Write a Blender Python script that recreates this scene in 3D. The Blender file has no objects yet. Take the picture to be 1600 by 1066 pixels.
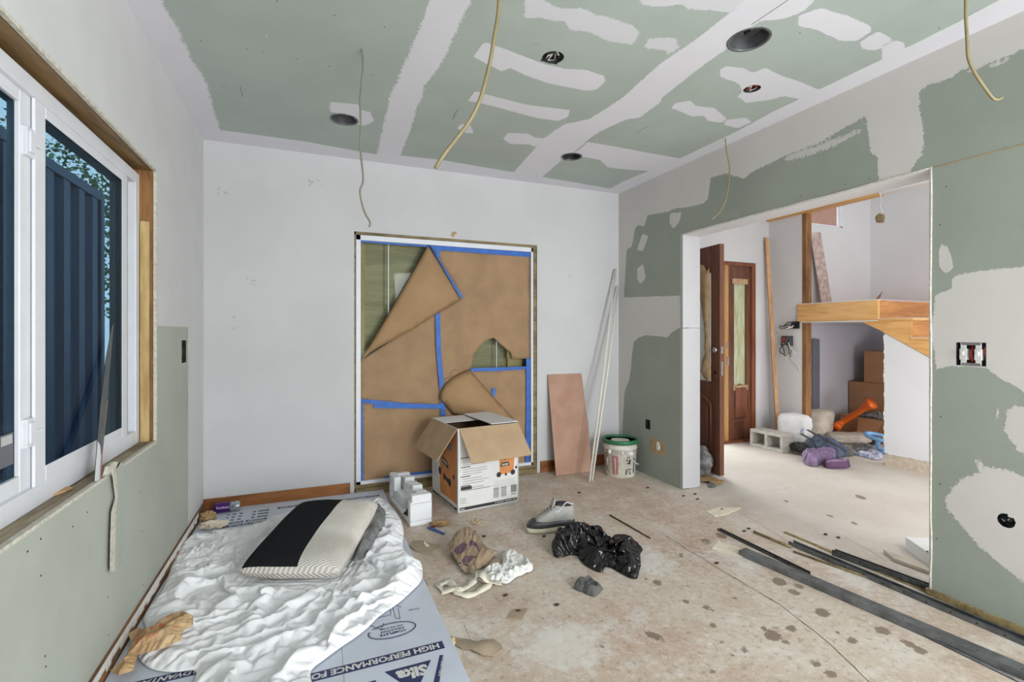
import bpy, math, random
import numpy as np
from mathutils import Vector, Matrix, noise
from mathutils.geometry import delaunay_2d_cdt

random.seed(7)
SC = bpy.context.scene
COL = SC.collection
PI = math.pi

# ------------------------------------------------------------------ camera, world, lights, exposure
CAMZ = 1.25; FPX = 755.0; CX = 800.0; HY = 520.0
TH = math.atan(313.0 / FPX)
ST, CT = math.sin(TH), math.cos(TH)
cam_d = bpy.data.cameras.new('camera'); cam = bpy.data.objects.new('camera', cam_d); COL.objects.link(cam)
cam_d.sensor_width = 36.0; cam_d.lens = FPX / 1600.0 * 36.0
cam_d.shift_y = -13.0 / 1600.0; cam_d.clip_start = 0.02
cam.location = (0, 0, CAMZ); cam.rotation_euler = (PI / 2, 0, -TH)
SC.camera = cam

world = bpy.data.worlds.new('world'); SC.world = world; world.use_nodes = True
bg = world.node_tree.nodes['Background']
bg.inputs[0].default_value = (0.87, 0.92, 0.96, 1); bg.inputs[1].default_value = 3.2

def area(name, loc, target, sx, sy, power, col=(1, 1, 1)):
    d = bpy.data.lights.new(name, 'AREA'); d.shape = 'RECTANGLE'; d.size = sx; d.size_y = sy
    d.energy = power; d.color = col
    o = bpy.data.objects.new(name, d); COL.objects.link(o); o.location = loc
    o.rotation_euler = (Vector(target) - Vector(loc)).to_track_quat('-Z', 'Y').to_euler()
    return o
area('rear_fill_light', (2.15, -2.2, 1.75), (0.1, 2.6, 0.4), 1.1, 1.5, 100, (0.94, 0.97, 1))  # added fill lamp behind the camera; the rear wall has no window
area('ceiling_fill_light', (1.3, -1.0, 0.35), (1.0, 2.0, 2.58), 2.0, 1.4, 60, (0.93, 0.95, 1.0))  # added lamp low behind the camera, aimed up to brighten the ceiling
area('side_fill_light', (2.55, -0.9, 1.3), (-0.7, 1.6, 1.2), 1.6, 1.6, 32, (0.94, 0.97, 1.0))  # added lamp behind on the right to brighten the left wall; no window there
area('hall_end_fill_light', (4.0, -1.3, 1.7), (4.2, 4.0, 0.9), 1.8, 1.8, 24, (0.95, 0.97, 1))  # added lamp at the unseen end of the hall, no window built
area('understair_fill_light', (5.5, 2.15, 0.5), (5.8, 4.1, 0.75), 0.6, 0.5, 9, (0.95, 0.96, 1))  # added lamp hidden behind the stair panel to brighten the closet
area('hall_side_fill_light', (2.98, 0.2, 1.4), (5.0, 0.2, 1.35), 1.6, 1.8, 78, (0.95, 0.97, 1))  # added lamp hidden beside the opening to brighten the hall wall
area('stairwell_fill_light', (5.9, 1.2, 4.6), (5.9, 3.6, 1.8), 1.5, 1.5, 25, (0.96, 0.98, 1))  # added area lamp high out of view, lifts the stairwell walls
area('doorway_fill_light', (3.9, 5.2, 1.8), (4.0, 3.2, 0.5), 1.2, 1.8, 30, (0.95, 0.98, 1.0))  # unseen lamp added outside the open front door, shining in like daylight

SC.view_settings.view_transform = 'Standard'; SC.view_settings.look = 'None'
SC.view_settings.gamma = 1.0; SC.view_settings.use_curve_mapping = False
SC.view_settings.exposure = 0.22

# ------------------------------------------------------------------ pixel -> place helpers (1600x1066 frame)
def ray(px, py):
    u = (px - CX) / FPX; v = (HY - py) / FPX
    return ST + CT * u, CT - ST * u, v
def FL(px, py, z=0.0):
    dx, dy, v = ray(px, py); t = (z - CAMZ) / v
    return Vector((dx * t, dy * t, z))
def WX(px, py, X):
    dx, dy, v = ray(px, py); t = X / dx
    return Vector((X, dy * t, CAMZ + v * t))
def WY(px, py, Y):
    dx, dy, v = ray(px, py); t = Y / dy
    return Vector((dx * t, Y, CAMZ + v * t))
def DP(px, py, t):
    dx, dy, v = ray(px, py)
    return Vector((dx * t, dy * t, CAMZ + v * t))
def ZH(p, py):
    t = p[0] * ST + p[1] * CT
    return CAMZ + (HY - py) / FPX * t

# ------------------------------------------------------------------ room measures
XL, XR, YB, ZC = -0.69, 2.725, 3.897, 2.584
YREAR = -2.4
OY0, OY1, OZ = 1.358, 3.04, 2.04       # opening to the hall
XR2 = 2.90
YF = 4.12                              # entry wall with the front door
XS = 5.0                               # stair wall
XE = 6.88

# ------------------------------------------------------------------ materials
def lin(c):
    c = c / 255.0
    return c / 12.92 if c <= 0.04045 else ((c + 0.055) / 1.055) ** 2.4
def rgb(r, g, b): return (lin(r), lin(g), lin(b), 1.0)

def newmat(name):
    m = bpy.data.materials.new(name); m.use_nodes = True
    nt = m.node_tree; b = nt.nodes['Principled BSDF']
    return m, nt, b
def N(nt, typ, **kw):
    n = nt.nodes.new(typ)
    for k, v in kw.items(): setattr(n, k, v)
    return n
def mathn(nt, op, a, b=None, clamp=False):
    n = N(nt, 'ShaderNodeMath', operation=op); n.use_clamp = clamp
    for i, x in enumerate((a, b)):
        if x is None: continue
        if isinstance(x, (int, float)): n.inputs[i].default_value = x
        else: nt.links.new(x, n.inputs[i])
    return n.outputs[0]
def mixc(nt, f, a, b):
    n = N(nt, 'ShaderNodeMix', data_type='RGBA')
    for i, x in ((0, f), (6, a), (7, b)):
        if isinstance(x, (int, float)): n.inputs[i].default_value = x
        elif isinstance(x, tuple): n.inputs[i].default_value = x
        else: nt.links.new(x, n.inputs[i])
    return n.outputs[2]
def noisen(nt, vec, scale, detail=3, rough=0.55):
    n = N(nt, 'ShaderNodeTexNoise'); n.inputs['Scale'].default_value = scale
    n.inputs['Detail'].default_value = detail; n.inputs['Roughness'].default_value = rough
    nt.links.new(vec, n.inputs['Vector']); return n.outputs['Fac']
def ramp(nt, f, lo, hi):
    n = N(nt, 'ShaderNodeMapRange'); n.interpolation_type = 'SMOOTHSTEP'
    nt.links.new(f, n.inputs[0]); n.inputs[1].default_value = lo; n.inputs[2].default_value = hi
    return n.outputs[0]
def coords(nt, kind='Object', scale=None):
    t = N(nt, 'ShaderNodeTexCoord')
    if scale is None: return t.outputs[kind]
    m = N(nt, 'ShaderNodeMapping'); m.inputs['Scale'].default_value = scale
    nt.links.new(t.outputs[kind], m.inputs[0]); return m.outputs[0]
def bump(nt, b, h, strength=0.3, dist=0.005):
    n = N(nt, 'ShaderNodeBump'); n.inputs['Strength'].default_value = strength
    n.inputs['Distance'].default_value = dist
    nt.links.new(h, n.inputs['Height']); nt.links.new(n.outputs[0], b.inputs['Normal'])

def plain(name, c, rough=0.6, var=0.08, scale=18.0, bmp=0.15, metal=0.0, dist=0.002, c2=None, stretch=None, spec=None, sheen=0, coat=0):
    m, nt, b = newmat(name)
    v = coords(nt, 'Object', stretch)
    f = noisen(nt, v, scale, 4)
    cc = rgb(*c)
    if c2 is None:
        dk = tuple([x * (1 - var * 1.6) for x in cc[:3]] + [1]); lt = tuple([min(1, x * (1 + var)) for x in cc[:3]] + [1])
    else: dk, lt = rgb(*c2), cc
    nt.links.new(mixc(nt, ramp(nt, f, 0.3, 0.7), dk, lt), b.inputs['Base Color'])
    b.inputs['Roughness'].default_value = rough; b.inputs['Metallic'].default_value = metal
    if spec is not None: b.inputs['Specular IOR Level'].default_value = spec
    if coat: b.inputs['Coat Weight'].default_value = coat
    if bmp:
        f2 = noisen(nt, v, scale * 3.5, 3); bump(nt, b, f2, bmp, dist)
    return m

def wood(name, c, c2, axis='Z', scale=14.0, rough=0.55, knots=True):
    m, nt, b = newmat(name)
    s = {'X': (0.12, 1, 1), 'Y': (1, 0.12, 1), 'Z': (1, 1, 0.12)}[axis]
    v = coords(nt, 'Object', s)
    n1 = noisen(nt, v, scale, 5, 0.6); n2 = noisen(nt, v, scale * 5, 3, 0.6)
    f = mathn(nt, 'ADD', mathn(nt, 'MULTIPLY', n1, 0.65), mathn(nt, 'MULTIPLY', n2, 0.35))
    col = mixc(nt, ramp(nt, f, 0.36, 0.62), rgb(*c2), rgb(*c))
    if knots:
        vo = N(nt, 'ShaderNodeTexVoronoi'); vo.inputs['Scale'].default_value = 5.0
        nt.links.new(coords(nt, 'Object', tuple(x if x == 1 else 0.45 for x in s)), vo.inputs['Vector'])
        k = ramp(nt, vo.outputs['Distance'], 0.09, 0.03)
        col = mixc(nt, mathn(nt, 'MULTIPLY', k, 0.65), col, rgb(*[int(x * 0.5) for x in c2]))
    nt.links.new(col, b.inputs['Base Color']); b.inputs['Roughness'].default_value = rough
    bump(nt, b, f, 0.2, 0.002)
    return m

def drywall(name, green, white, smudge=0.05):
    """green board with painted-on joint compound where the attribute says so"""
    m, nt, b = newmat(name)
    co = coords(nt)
    a = N(nt, 'ShaderNodeAttribute', attribute_name='mud'); r = N(nt, 'ShaderNodeAttribute', attribute_name='ragged')
    tn = N(nt, 'ShaderNodeAttribute', attribute_name='tone')
    n1 = noisen(nt, co, 9, 2); n2 = noisen(nt, co, 70, 4, 0.75)
    nn = mathn(nt, 'ADD', mathn(nt, 'MULTIPLY', mathn(nt, 'SUBTRACT', n1, 0.5), 0.9), mathn(nt, 'MULTIPLY', mathn(nt, 'SUBTRACT', n2, 0.5), 2.3))
    val = mathn(nt, 'ADD', a.outputs['Fac'], mathn(nt, 'MULTIPLY', nn, r.outputs['Fac']))
    mask = ramp(nt, val, -0.0025, 0.0025)
    g0 = rgb(*green); g1 = tuple([x * 0.93 for x in g0[:3]] + [1])
    gf = noisen(nt, co, 2.2, 4, 0.6)
    gcol = mixc(nt, ramp(nt, gf, 0.35, 0.65), g1, g0)
    sm = ramp(nt, noisen(nt, co, 6.5, 6, 0.75), 0.66, 0.76)          # scuffs of dust on the board
    gcol = mixc(nt, mathn(nt, 'MULTIPLY', sm, 0.16), gcol, rgb(*white))
    w0 = rgb(*white); w1 = tuple([x * (1 - smudge * 2) for x in w0[:3]] + [1])
    wf = noisen(nt, co, 3.0, 6, 0.65)
    wcol = mixc(nt, ramp(nt, wf, 0.3, 0.7), w1, w0)
    wet = mixc(nt, 0.5, wcol, gcol)
    wcol = mixc(nt, tn.outputs['Fac'], wet, wcol)
    nt.links.new(mixc(nt, mask, gcol, wcol), b.inputs['Base Color'])
    b.inputs['Roughness'].default_value = 0.85; b.inputs['Specular IOR Level'].default_value = 0.25
    h = mathn(nt, 'ADD', mathn(nt, 'MULTIPLY', mask, 1.0), mathn(nt, 'MULTIPLY', noisen(nt, co, 14, 5), 0.7))
    bump(nt, b, h, 0.35, 0.003)
    return m

GREEN_C = (146, 156, 144)
WHITE_C = (214, 213, 212)
M = {}
M['ceiling'] = drywall('ceiling_board', (178, 189, 182), (225, 225, 231), 0.015)
M['right'] = drywall('right_board', (153, 160, 150), (208, 205, 201), 0.02)
M['left'] = drywall('left_board', (158, 166, 157), (212, 212, 212), 0.03)
M['white'] = plain('white_plaster', (202, 202, 203), 0.9, 0.03, 1.6, 0.25, dist=0.003, spec=0.2)
M['hallwhite'] = plain('hall_plaster', (218, 218, 219), 0.9, 0.02, 1.6, 0.2, dist=0.002, spec=0.2)
M['jamb'] = plain('jamb_board', (192, 192, 194), 0.9, 0.02, 1.6, 0.1, spec=0.2)
M['lilac'] = plain('closet_plaster', (196, 194, 200), 0.9, 0.02, 1.6, 0.2, dist=0.002, spec=0.2)
M['greenboard'] = plain('greenboard', (176, 180, 170), 0.88, 0.04, 2.5, 0.1, spec=0.2)
M['gypsum'] = plain('gypsum_core', (205, 200, 186), 0.9, 0.12, 60, 0.5)
M['vinyl'] = plain('white_vinyl', (222, 224, 230), 0.35, 0.02, 8, 0.0)
M['darkmetal'] = plain('dark_metal', (92, 95, 97), 0.42, 0.2, 30, 0.1, 0.75)
M['steel'] = plain('galvanised_steel', (126, 129, 131), 0.45, 0.25, 12, 0.15, 0.5, c2=(88, 91, 92))
M['black'] = plain('black_void', (14, 14, 14), 0.8, 0.2, 20, 0.1)
M['chrome'] = plain('chrome', (190, 190, 190), 0.2, 0.05, 20, 0.0, 0.9)
M['oldwood'] = wood('old_header_wood', (146, 116, 70), (82, 62, 36), 'Y', 7)
M['studwood'] = wood('stud_wood', (208, 182, 128), (170, 140, 86), 'Z', 12)
M['brownwood'] = wood('brown_stud', (152, 108, 60), (96, 64, 36), 'Z', 12)
M['pine'] = wood('pine', (214, 172, 126), (178, 132, 88), 'Z', 14)
M['basewoodX'] = wood('base_wood_x', (160, 102, 52), (112, 66, 32), 'X', 14, 0.45, False)
M['basewoodY'] = wood('base_wood_y', (160, 112, 66), (104, 70, 42), 'Y', 14, 0.5, False)
M['stairwood'] = wood('stair_wood', (226, 180, 116), (202, 148, 84), 'Y', 9, 0.4, False)
M['stairwoodx'] = wood('stair_wood_x', (206, 144, 78), (172, 106, 50), 'X', 9, 0.4, False)
M['doorwood'] = wood('door_wood', (122, 78, 58), (88, 52, 38), 'Z', 9, 0.35, False)
M['doorjamb'] = wood('door_jamb_wood', (140, 84, 54), (108, 60, 38), 'Z', 9, 0.4, False)
M['rawjamb'] = wood('raw_jamb', (204, 158, 96), (170, 120, 66), 'Z', 9, 0.5, False)
M['plywood'] = wood('plywood', (186, 170, 134), (156, 142, 108), 'X', 9, 0.6, True)
M['khaki'] = wood('khaki_sill_wood', (150, 132, 92), (96, 82, 52), 'X', 14, 0.6)
M['silldirt'] = wood('dusty_sill', (168, 154, 130), (112, 96, 72), 'Y', 10, 0.8)
M['kraft'] = plain('kraft_paper', (162, 131, 98), 0.75, 0.08, 5, 0.25, dist=0.004)
M['kraftlite'] = plain('kraft_paper_back', (164, 131, 94), 0.7, 0.06, 4, 0.2, dist=0.004)
M['tape'] = plain('blue_tape', (46, 104, 190), 0.55, 0.1, 14, 0.2)
M['card'] = plain('cardboard', (182, 154, 122), 0.8, 0.05, 9, 0.15)
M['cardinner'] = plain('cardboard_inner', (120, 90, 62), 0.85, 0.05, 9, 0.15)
M['carddark'] = plain('cardboard_brown', (168, 124, 90), 0.8, 0.05, 9, 0.15)
M['boxwhite'] = plain('box_white', (226, 226, 224), 0.6, 0.02, 9, 0.05)
M['ink'] = plain('dark_ink', (48, 46, 46), 0.6, 0.05, 9, 0.0)
M['inkgrey'] = plain('grey_ink', (140, 138, 136), 0.6, 0.05, 9, 0.0)
M['orange'] = plain('orange_print', (214, 142, 84), 0.6, 0.08, 9, 0.0)
M['orangeplastic'] = plain('orange_plastic', (224, 104, 30), 0.4, 0.05, 9, 0.0)
M['eps'] = plain('foam_plastic', (232, 234, 236), 0.75, 0.02, 120, 0.25, dist=0.001)
M['dirt'] = plain('brown_dirt', (84, 66, 52), 0.95, 0.4, 60, 0.6)
M['foil'] = plain('foil_board', (206, 213, 226), 0.42, 0.03, 6, 0.08, 0.05)
M['navy'] = plain('navy_ink', (44, 52, 96), 0.5, 0.05, 9, 0.0)
M['foam'] = plain('yellow_foam', (206, 190, 146), 0.85, 0.1, 60, 0.5)
M['sheet'] = plain('white_cotton', (232, 232, 234), 0.9, 0.03, 7, 0.5, dist=0.005, spec=0.15)
M['cloth'] = plain('white_towel', (226, 224, 220), 0.9, 0.04, 30, 0.4, dist=0.003, spec=0.15)
M['strap'] = plain('cream_strap', (222, 216, 198), 0.7, 0.04, 30, 0.1)
M['blackfab'] = plain('black_fabric', (32, 33, 36), 0.95, 0.12, 90, 0.3, spec=0.1)
def bagmat():
    m, nt, b = newmat('black_plastic'); co = coords(nt)
    b.inputs['Base Color'].default_value = rgb(14, 14, 15); b.inputs['Roughness'].default_value = 0.2
    v1 = N(nt, 'ShaderNodeTexVoronoi'); v1.inputs['Scale'].default_value = 13; v2 = N(nt, 'ShaderNodeTexVoronoi'); v2.inputs['Scale'].default_value = 34
    nv = N(nt, 'ShaderNodeTexNoise'); nv.inputs['Scale'].default_value = 9; nt.links.new(co, nv.inputs['Vector'])
    mx = N(nt, 'ShaderNodeMix', data_type='RGBA'); mx.inputs[0].default_value = 0.14
    nt.links.new(co, mx.inputs[6]); nt.links.new(nv.outputs['Color'], mx.inputs[7])
    for v in (v1, v2): nt.links.new(mx.outputs[2], v.inputs['Vector'])
    h = mathn(nt, 'ADD', v1.outputs['Distance'], mathn(nt, 'MULTIPLY', v2.outputs['Distance'], 0.4))
    bump(nt, b, h, 0.7, 0.014); return m
M['bagblack'] = bagmat()
M['paperbag'] = plain('brown_paper_bag', (164, 147, 125), 0.8, 0.08, 8, 0.4, dist=0.004)
M['purple'] = plain('purple_ink', (98, 74, 92), 0.7, 0.05, 9, 0.0)
M['greyrag'] = plain('grey_rag', (94, 94, 92), 0.9, 0.12, 40, 0.5)
M['pinkboard'] = plain('pink_board', (184, 148, 128), 0.85, 0.1, 6, 0.3, c2=(172, 134, 114))
M['speckboard'] = plain('speckled_board', (206, 190, 182), 0.85, 0.1, 16, 0.4, c2=(170, 146, 138))
M['pvc'] = plain('cream_pvc', (222, 220, 208), 0.4, 0.03, 9, 0.0)
M['bucket'] = plain('bucket_white', (216, 214, 204), 0.55, 0.06, 20, 0.25, c2=(196, 192, 178))
M['bucketgreen'] = plain('bucket_green', (44, 110, 76), 0.45, 0.1, 30, 0.1)
M['mudwhite'] = plain('dried_compound', (224, 222, 216), 0.9, 0.06, 30, 0.5)
M['redlabel'] = plain('faded_red_print', (168, 116, 108), 0.6, 0.1, 40, 0.0)
M['shoegrey'] = plain('shoe_grey', (168, 166, 160), 0.8, 0.06, 50, 0.3)
M['shoedark'] = plain('shoe_dark', (62, 62, 64), 0.4, 0.1, 30, 0.1)
M['sole'] = plain('shoe_sole', (212, 206, 182), 0.6, 0.06, 30, 0.1)
M['can'] = plain('purple_can', (84, 40, 118), 0.3, 0.1, 40, 0.0, 0.6)
M['canlight'] = plain('can_silver', (178, 184, 190), 0.3, 0.3, 60, 0.0, 0.6)
M['tan'] = plain('tan_paper', (176, 146, 104), 0.8, 0.15, 20, 0.5)
M['cream'] = plain('cream_paper', (226, 216, 196), 0.85, 0.06, 20, 0.4)
M['cable'] = plain('yellow_cable', (142, 130, 94), 0.45, 0.08, 12, 0.0)
M['cablegrey'] = plain('grey_cable', (128, 124, 108), 0.45, 0.08, 12, 0.0)
M['cablewhite'] = plain('white_cable', (214, 212, 204), 0.45, 0.05, 12, 0.0)
M['stripshade'] = plain('shaded_strip', (88, 94, 94), 0.6, 0.1, 12, 0.1)  # dark tone paints in the shade on the leaning window strip
M['red'] = plain('red_plastic', (178, 50, 40), 0.45, 0.1, 12, 0.0)
M['plasticwhite'] = plain('white_plastic', (214, 214, 212), 0.4, 0.04, 12, 0.0)
M['blockgrey'] = plain('concrete_block', (188, 184, 174), 0.95, 0.12, 30, 0.7, dist=0.003)
M['bagwhite'] = plain('white_paper_sack', (228, 228, 226), 0.7, 0.05, 10, 0.4, dist=0.005)
M['bluelabel'] = plain('blue_print', (70, 92, 150), 0.6, 0.05, 10, 0.0)
M['sackbeige'] = plain('beige_sack', (196, 186, 170), 0.8, 0.08, 10, 0.5, dist=0.006)
M['backpack'] = plain('blue_grey_fabric', (96, 106, 128), 0.85, 0.16, 20, 0.5, c2=(64, 70, 88))
M['lavender'] = plain('lavender_fabric', (158, 138, 168), 0.85, 0.1, 20, 0.4, c2=(128, 106, 140))
M['plum'] = plain('plum_fabric', (116, 82, 118), 0.75, 0.08, 20, 0.3)
M['skyblue'] = plain('blue_plastic', (134, 186, 232), 0.35, 0.05, 12, 0.0)
M['greyfilm'] = plain('grey_plastic_film', (150, 150, 150), 0.3, 0.25, 14, 0.5, c2=(92, 92, 92), dist=0.006)
M['greydoor'] = plain('dark_grey_panel', (104, 106, 114), 0.6, 0.05, 8, 0.0)
M['winpaper'] = plain('door_light_paper', (236, 236, 228), 0.8, 0.04, 14, 0.3)
M['papertan'] = plain('door_tan_paper', (186, 158, 118), 0.8, 0.1, 20, 0.5)
M['filmgreen'] = plain('window_film', (206, 216, 190), 0.5, 0.2, 9, 0.2, c2=(176, 176, 120), stretch=(5, 5, 0.5))
M['container'] = plain('blue_container', (26, 52, 86), 0.5, 0.1, 3, 0.1)
M['fadedblue'] = plain('faded_blue_cloth', (136, 146, 178), 0.8, 0.15, 14, 0.3, c2=(196, 198, 206))
M['grass'] = plain('yard_ground', (44, 48, 36), 0.95, 0.3, 9, 0.5)
M['leaf'] = plain('tree_leaves', (86, 118, 62), 0.6, 0.3, 4, 0.0)
M['bark'] = plain('tree_bark', (84, 70, 56), 0.9, 0.3, 12, 0.6)
M['tapepatch'] = plain('tan_tape_patch', (176, 150, 112), 0.6, 0.1, 30, 0.2)
M['plasterdirt'] = plain('rough_plaster', (198, 184, 164), 0.95, 0.1, 30, 0.8)
M['pinkpanel'] = plain('pinkish_shade', (186, 148, 132), 0.8, 0.05, 30, 0.2)

def glassmat(name, tint, refl=0.12):
    m, nt, b = newmat(name); nt.nodes.remove(b)
    out = nt.nodes['Material Output']
    t = N(nt, 'ShaderNodeBsdfTransparent'); t.inputs[0].default_value = tint
    g = N(nt, 'ShaderNodeBsdfGlossy'); g.inputs['Roughness'].default_value = 0.02
    f = N(nt, 'ShaderNodeFresnel'); f.inputs['IOR'].default_value = 1.5
    mx = N(nt, 'ShaderNodeMixShader')
    nt.links.new(mathn(nt, 'MULTIPLY', f.outputs[0], 0.16, True), mx.inputs[0])
    nt.links.new(t.outputs[0], mx.inputs[1]); nt.links.new(g.outputs[0], mx.inputs[2])
    nt.links.new(mx.outputs[0], out.inputs[0]); return m
M['glass'] = glassmat('window_glass', (0.34, 0.44, 0.50, 1))
M['clearglass'] = glassmat('door_glass', (0.86, 0.9, 0.88, 1))

def clothmat(name, c, k=1.0):
    m, nt, b = newmat(name); co = coords(nt)
    b.inputs['Base Color'].default_value = rgb(*c); b.inputs['Roughness'].default_value = 0.9; b.inputs['Specular IOR Level'].default_value = 0.15
    def crease(scale, rot, st):
        mp = N(nt, 'ShaderNodeMapping'); mp.inputs['Rotation'].default_value = (0, 0, rot); mp.inputs['Scale'].default_value = (st, 1, 1); nt.links.new(co, mp.inputs[0])
        n = N(nt, 'ShaderNodeTexNoise'); n.inputs['Scale'].default_value = scale * k; n.inputs['Detail'].default_value = 2; n.inputs['Distortion'].default_value = 0.6; nt.links.new(mp.outputs[0], n.inputs['Vector'])
        return mathn(nt, 'SUBTRACT', 1.0, ramp(nt, mathn(nt, 'ABSOLUTE', mathn(nt, 'SUBTRACT', n.outputs['Fac'], 0.5)), 0.0, 0.07))
    h = mathn(nt, 'ADD', mathn(nt, 'ADD', crease(7, 0.8, 0.35), mathn(nt, 'MULTIPLY', crease(12, -0.5, 0.4), 0.6)), mathn(nt, 'MULTIPLY', crease(22, 1.5, 0.5), 0.35))
    bump(nt, b, h, 0.12, 0.003); return m
M['sheet'] = clothmat('white_cotton', (238, 238, 240))
M['cloth'] = clothmat('white_towel', (224, 222, 218), 2.2)
def corduroy():
    m, nt, b = newmat('cream_corduroy')
    co = coords(nt)
    w = N(nt, 'ShaderNodeTexWave'); w.wave_type = 'BANDS'; w.bands_direction = 'Y'
    w.inputs['Scale'].default_value = 34; w.inputs['Distortion'].default_value = 0.3
    nt.links.new(co, w.inputs['Vector'])
    a = N(nt, 'ShaderNodeAttribute', attribute_name='ribs')
    f = mathn(nt, 'MULTIPLY', w.outputs['Fac'], a.outputs['Fac'])
    base = mixc(nt, ramp(nt, noisen(nt, co, 5, 4), 0.3, 0.7), rgb(206, 200, 188), rgb(226, 222, 214))
    nt.links.new(mixc(nt, mathn(nt, 'MULTIPLY', f, 0.5), base, rgb(150, 142, 130)), b.inputs['Base Color'])
    b.inputs['Roughness'].default_value = 0.95
    bump(nt, b, mathn(nt, 'MULTIPLY', f, -1.0), 0.7, 0.004)
    return m
M['corduroy'] = corduroy()

def bagpaper():
    m, nt, b = newmat('printed_bag_paper'); co = coords(nt)
    base = mixc(nt, ramp(nt, noisen(nt, co, 8, 4), 0.35, 0.65), rgb(146, 124, 100), rgb(164, 142, 118))
    at_ = N(nt, 'ShaderNodeAttribute', attribute_name='ink')
    k = ramp(nt, mathn(nt, 'ADD', at_.outputs['Fac'], mathn(nt, 'MULTIPLY', mathn(nt, 'SUBTRACT', noisen(nt, co, 90, 2), 0.5), 0.004)), -0.001, 0.001)
    nt.links.new(mixc(nt, mathn(nt, 'MULTIPLY', k, 0.9), base, rgb(92, 70, 88)), b.inputs['Base Color'])
    b.inputs['Roughness'].default_value = 0.8; bump(nt, b, noisen(nt, co, 30, 3), 0.4, 0.004); return m
M['bagpaper'] = bagpaper()
def stainedkraft():
    m, nt, b = newmat('grease_stained_kraft'); co = coords(nt)
    base = mixc(nt, ramp(nt, noisen(nt, co, 9, 4), 0.35, 0.65), rgb(180, 146, 104), rgb(206, 176, 136))
    n = N(nt, 'ShaderNodeVectorMath', operation='DISTANCE'); nt.links.new(co, n.inputs[0]); n.inputs[1].default_value = (-0.02, -0.01, 0.07)
    st = mathn(nt, 'MULTIPLY', ramp(nt, n.outputs['Value'], 0.14, 0.03), ramp(nt, noisen(nt, co, 22, 4), 0.42, 0.6))
    nt.links.new(mixc(nt, mathn(nt, 'MULTIPLY', st, 0.8), base, rgb(176, 74, 30)), b.inputs['Base Color'])
    b.inputs['Roughness'].default_value = 0.6; bump(nt, b, noisen(nt, co, 40, 3), 0.4, 0.003)
    return m
M['stained'] = stainedkraft()

def floormat():
    m, nt, b = newmat('dusty_concrete'); co = coords(nt)
    big = noisen(nt, co, 1.1, 5, 0.6); mid = noisen(nt, co, 5.5, 6, 0.7); fine = noisen(nt, co, 34, 6, 0.75)
    sp = noisen(nt, co, 13, 5, 0.8)
    pk = noisen(nt, co, 2.6, 6, 0.72); vf = noisen(nt, co, 75, 4, 0.8)
    c = mixc(nt, ramp(nt, big, 0.36, 0.62), rgb(192, 172, 154), rgb(204, 190, 174))
    c = mixc(nt, mathn(nt, 'MULTIPLY', ramp(nt, pk, 0.50, 0.62), 0.5), c, rgb(182, 152, 134))      # reddish old thinset
    c = mixc(nt, mathn(nt, 'MULTIPLY', ramp(nt, mid, 0.48, 0.64), 0.6), c, rgb(214, 207, 199))      # plaster dust
    c = mixc(nt, mathn(nt, 'MULTIPLY', ramp(nt, mid, 0.44, 0.34), 0.4), c, rgb(162, 136, 116))
    c = mixc(nt, mathn(nt, 'MULTIPLY', ramp(nt, fine, 0.54, 0.66), 0.6), c, rgb(226, 222, 218))
    c = mixc(nt, mathn(nt, 'MULTIPLY', ramp(nt, fine, 0.46, 0.36), 0.55), c, rgb(138, 116, 98))
    c = mixc(nt, mathn(nt, 'MULTIPLY', ramp(nt, vf, 0.56, 0.68), 0.55), c, rgb(232, 228, 224))
    c = mixc(nt, mathn(nt, 'MULTIPLY', ramp(nt, sp, 0.64, 0.74), 0.6), c, rgb(116, 98, 82))
    # hall floor coloured paler to stand in for its brighter light
    sx = N(nt, 'ShaderNodeSeparateXYZ'); nt.links.new(co, sx.inputs[0])
    hall = ramp(nt, mathn(nt, 'ADD', sx.outputs[0], mathn(nt, 'MULTIPLY', mid, 0.9)), 2.75, 3.6)
    pale = mixc(nt, ramp(nt, big, 0.3, 0.7), rgb(200, 192, 180), rgb(212, 206, 196))
    pale = mixc(nt, mathn(nt, 'MULTIPLY', ramp(nt, sp, 0.64, 0.74), 0.35), pale, rgb(168, 160, 150))
    c = mixc(nt, mathn(nt, 'MULTIPLY', hall, 0.8), c, pale)
    # footprints and drips, hand placed
    a = N(nt, 'ShaderNodeAttribute', attribute_name='stain')
    sm = ramp(nt, mathn(nt, 'ADD', a.outputs['Fac'], mathn(nt, 'MULTIPLY', mathn(nt, 'SUBTRACT', noisen(nt, co, 60, 3), 0.5), 0.03)), -0.003, 0.006)
    c = mixc(nt, mathn(nt, 'MULTIPLY', sm, 0.78), c, rgb(112, 94, 78))
    d = N(nt, 'ShaderNodeAttribute', attribute_name='dust')
    dm = ramp(nt, mathn(nt, 'ADD', d.outputs['Fac'], mathn(nt, 'MULTIPLY', mathn(nt, 'SUBTRACT', noisen(nt, co, 16, 6, 0.8), 0.5), 0.6)), -0.06, 0.08)
    c = mixc(nt, mathn(nt, 'MULTIPLY', dm, 0.55), c, rgb(228, 225, 220))
    nt.links.new(c, b.inputs['Base Color']); b.inputs['Roughness'].default_value = 0.72
    h = mathn(nt, 'ADD', mathn(nt, 'MULTIPLY', fine, 0.6), mid); bump(nt, b, h, 0.35, 0.006)
    return m
M['floor'] = floormat()

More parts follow.
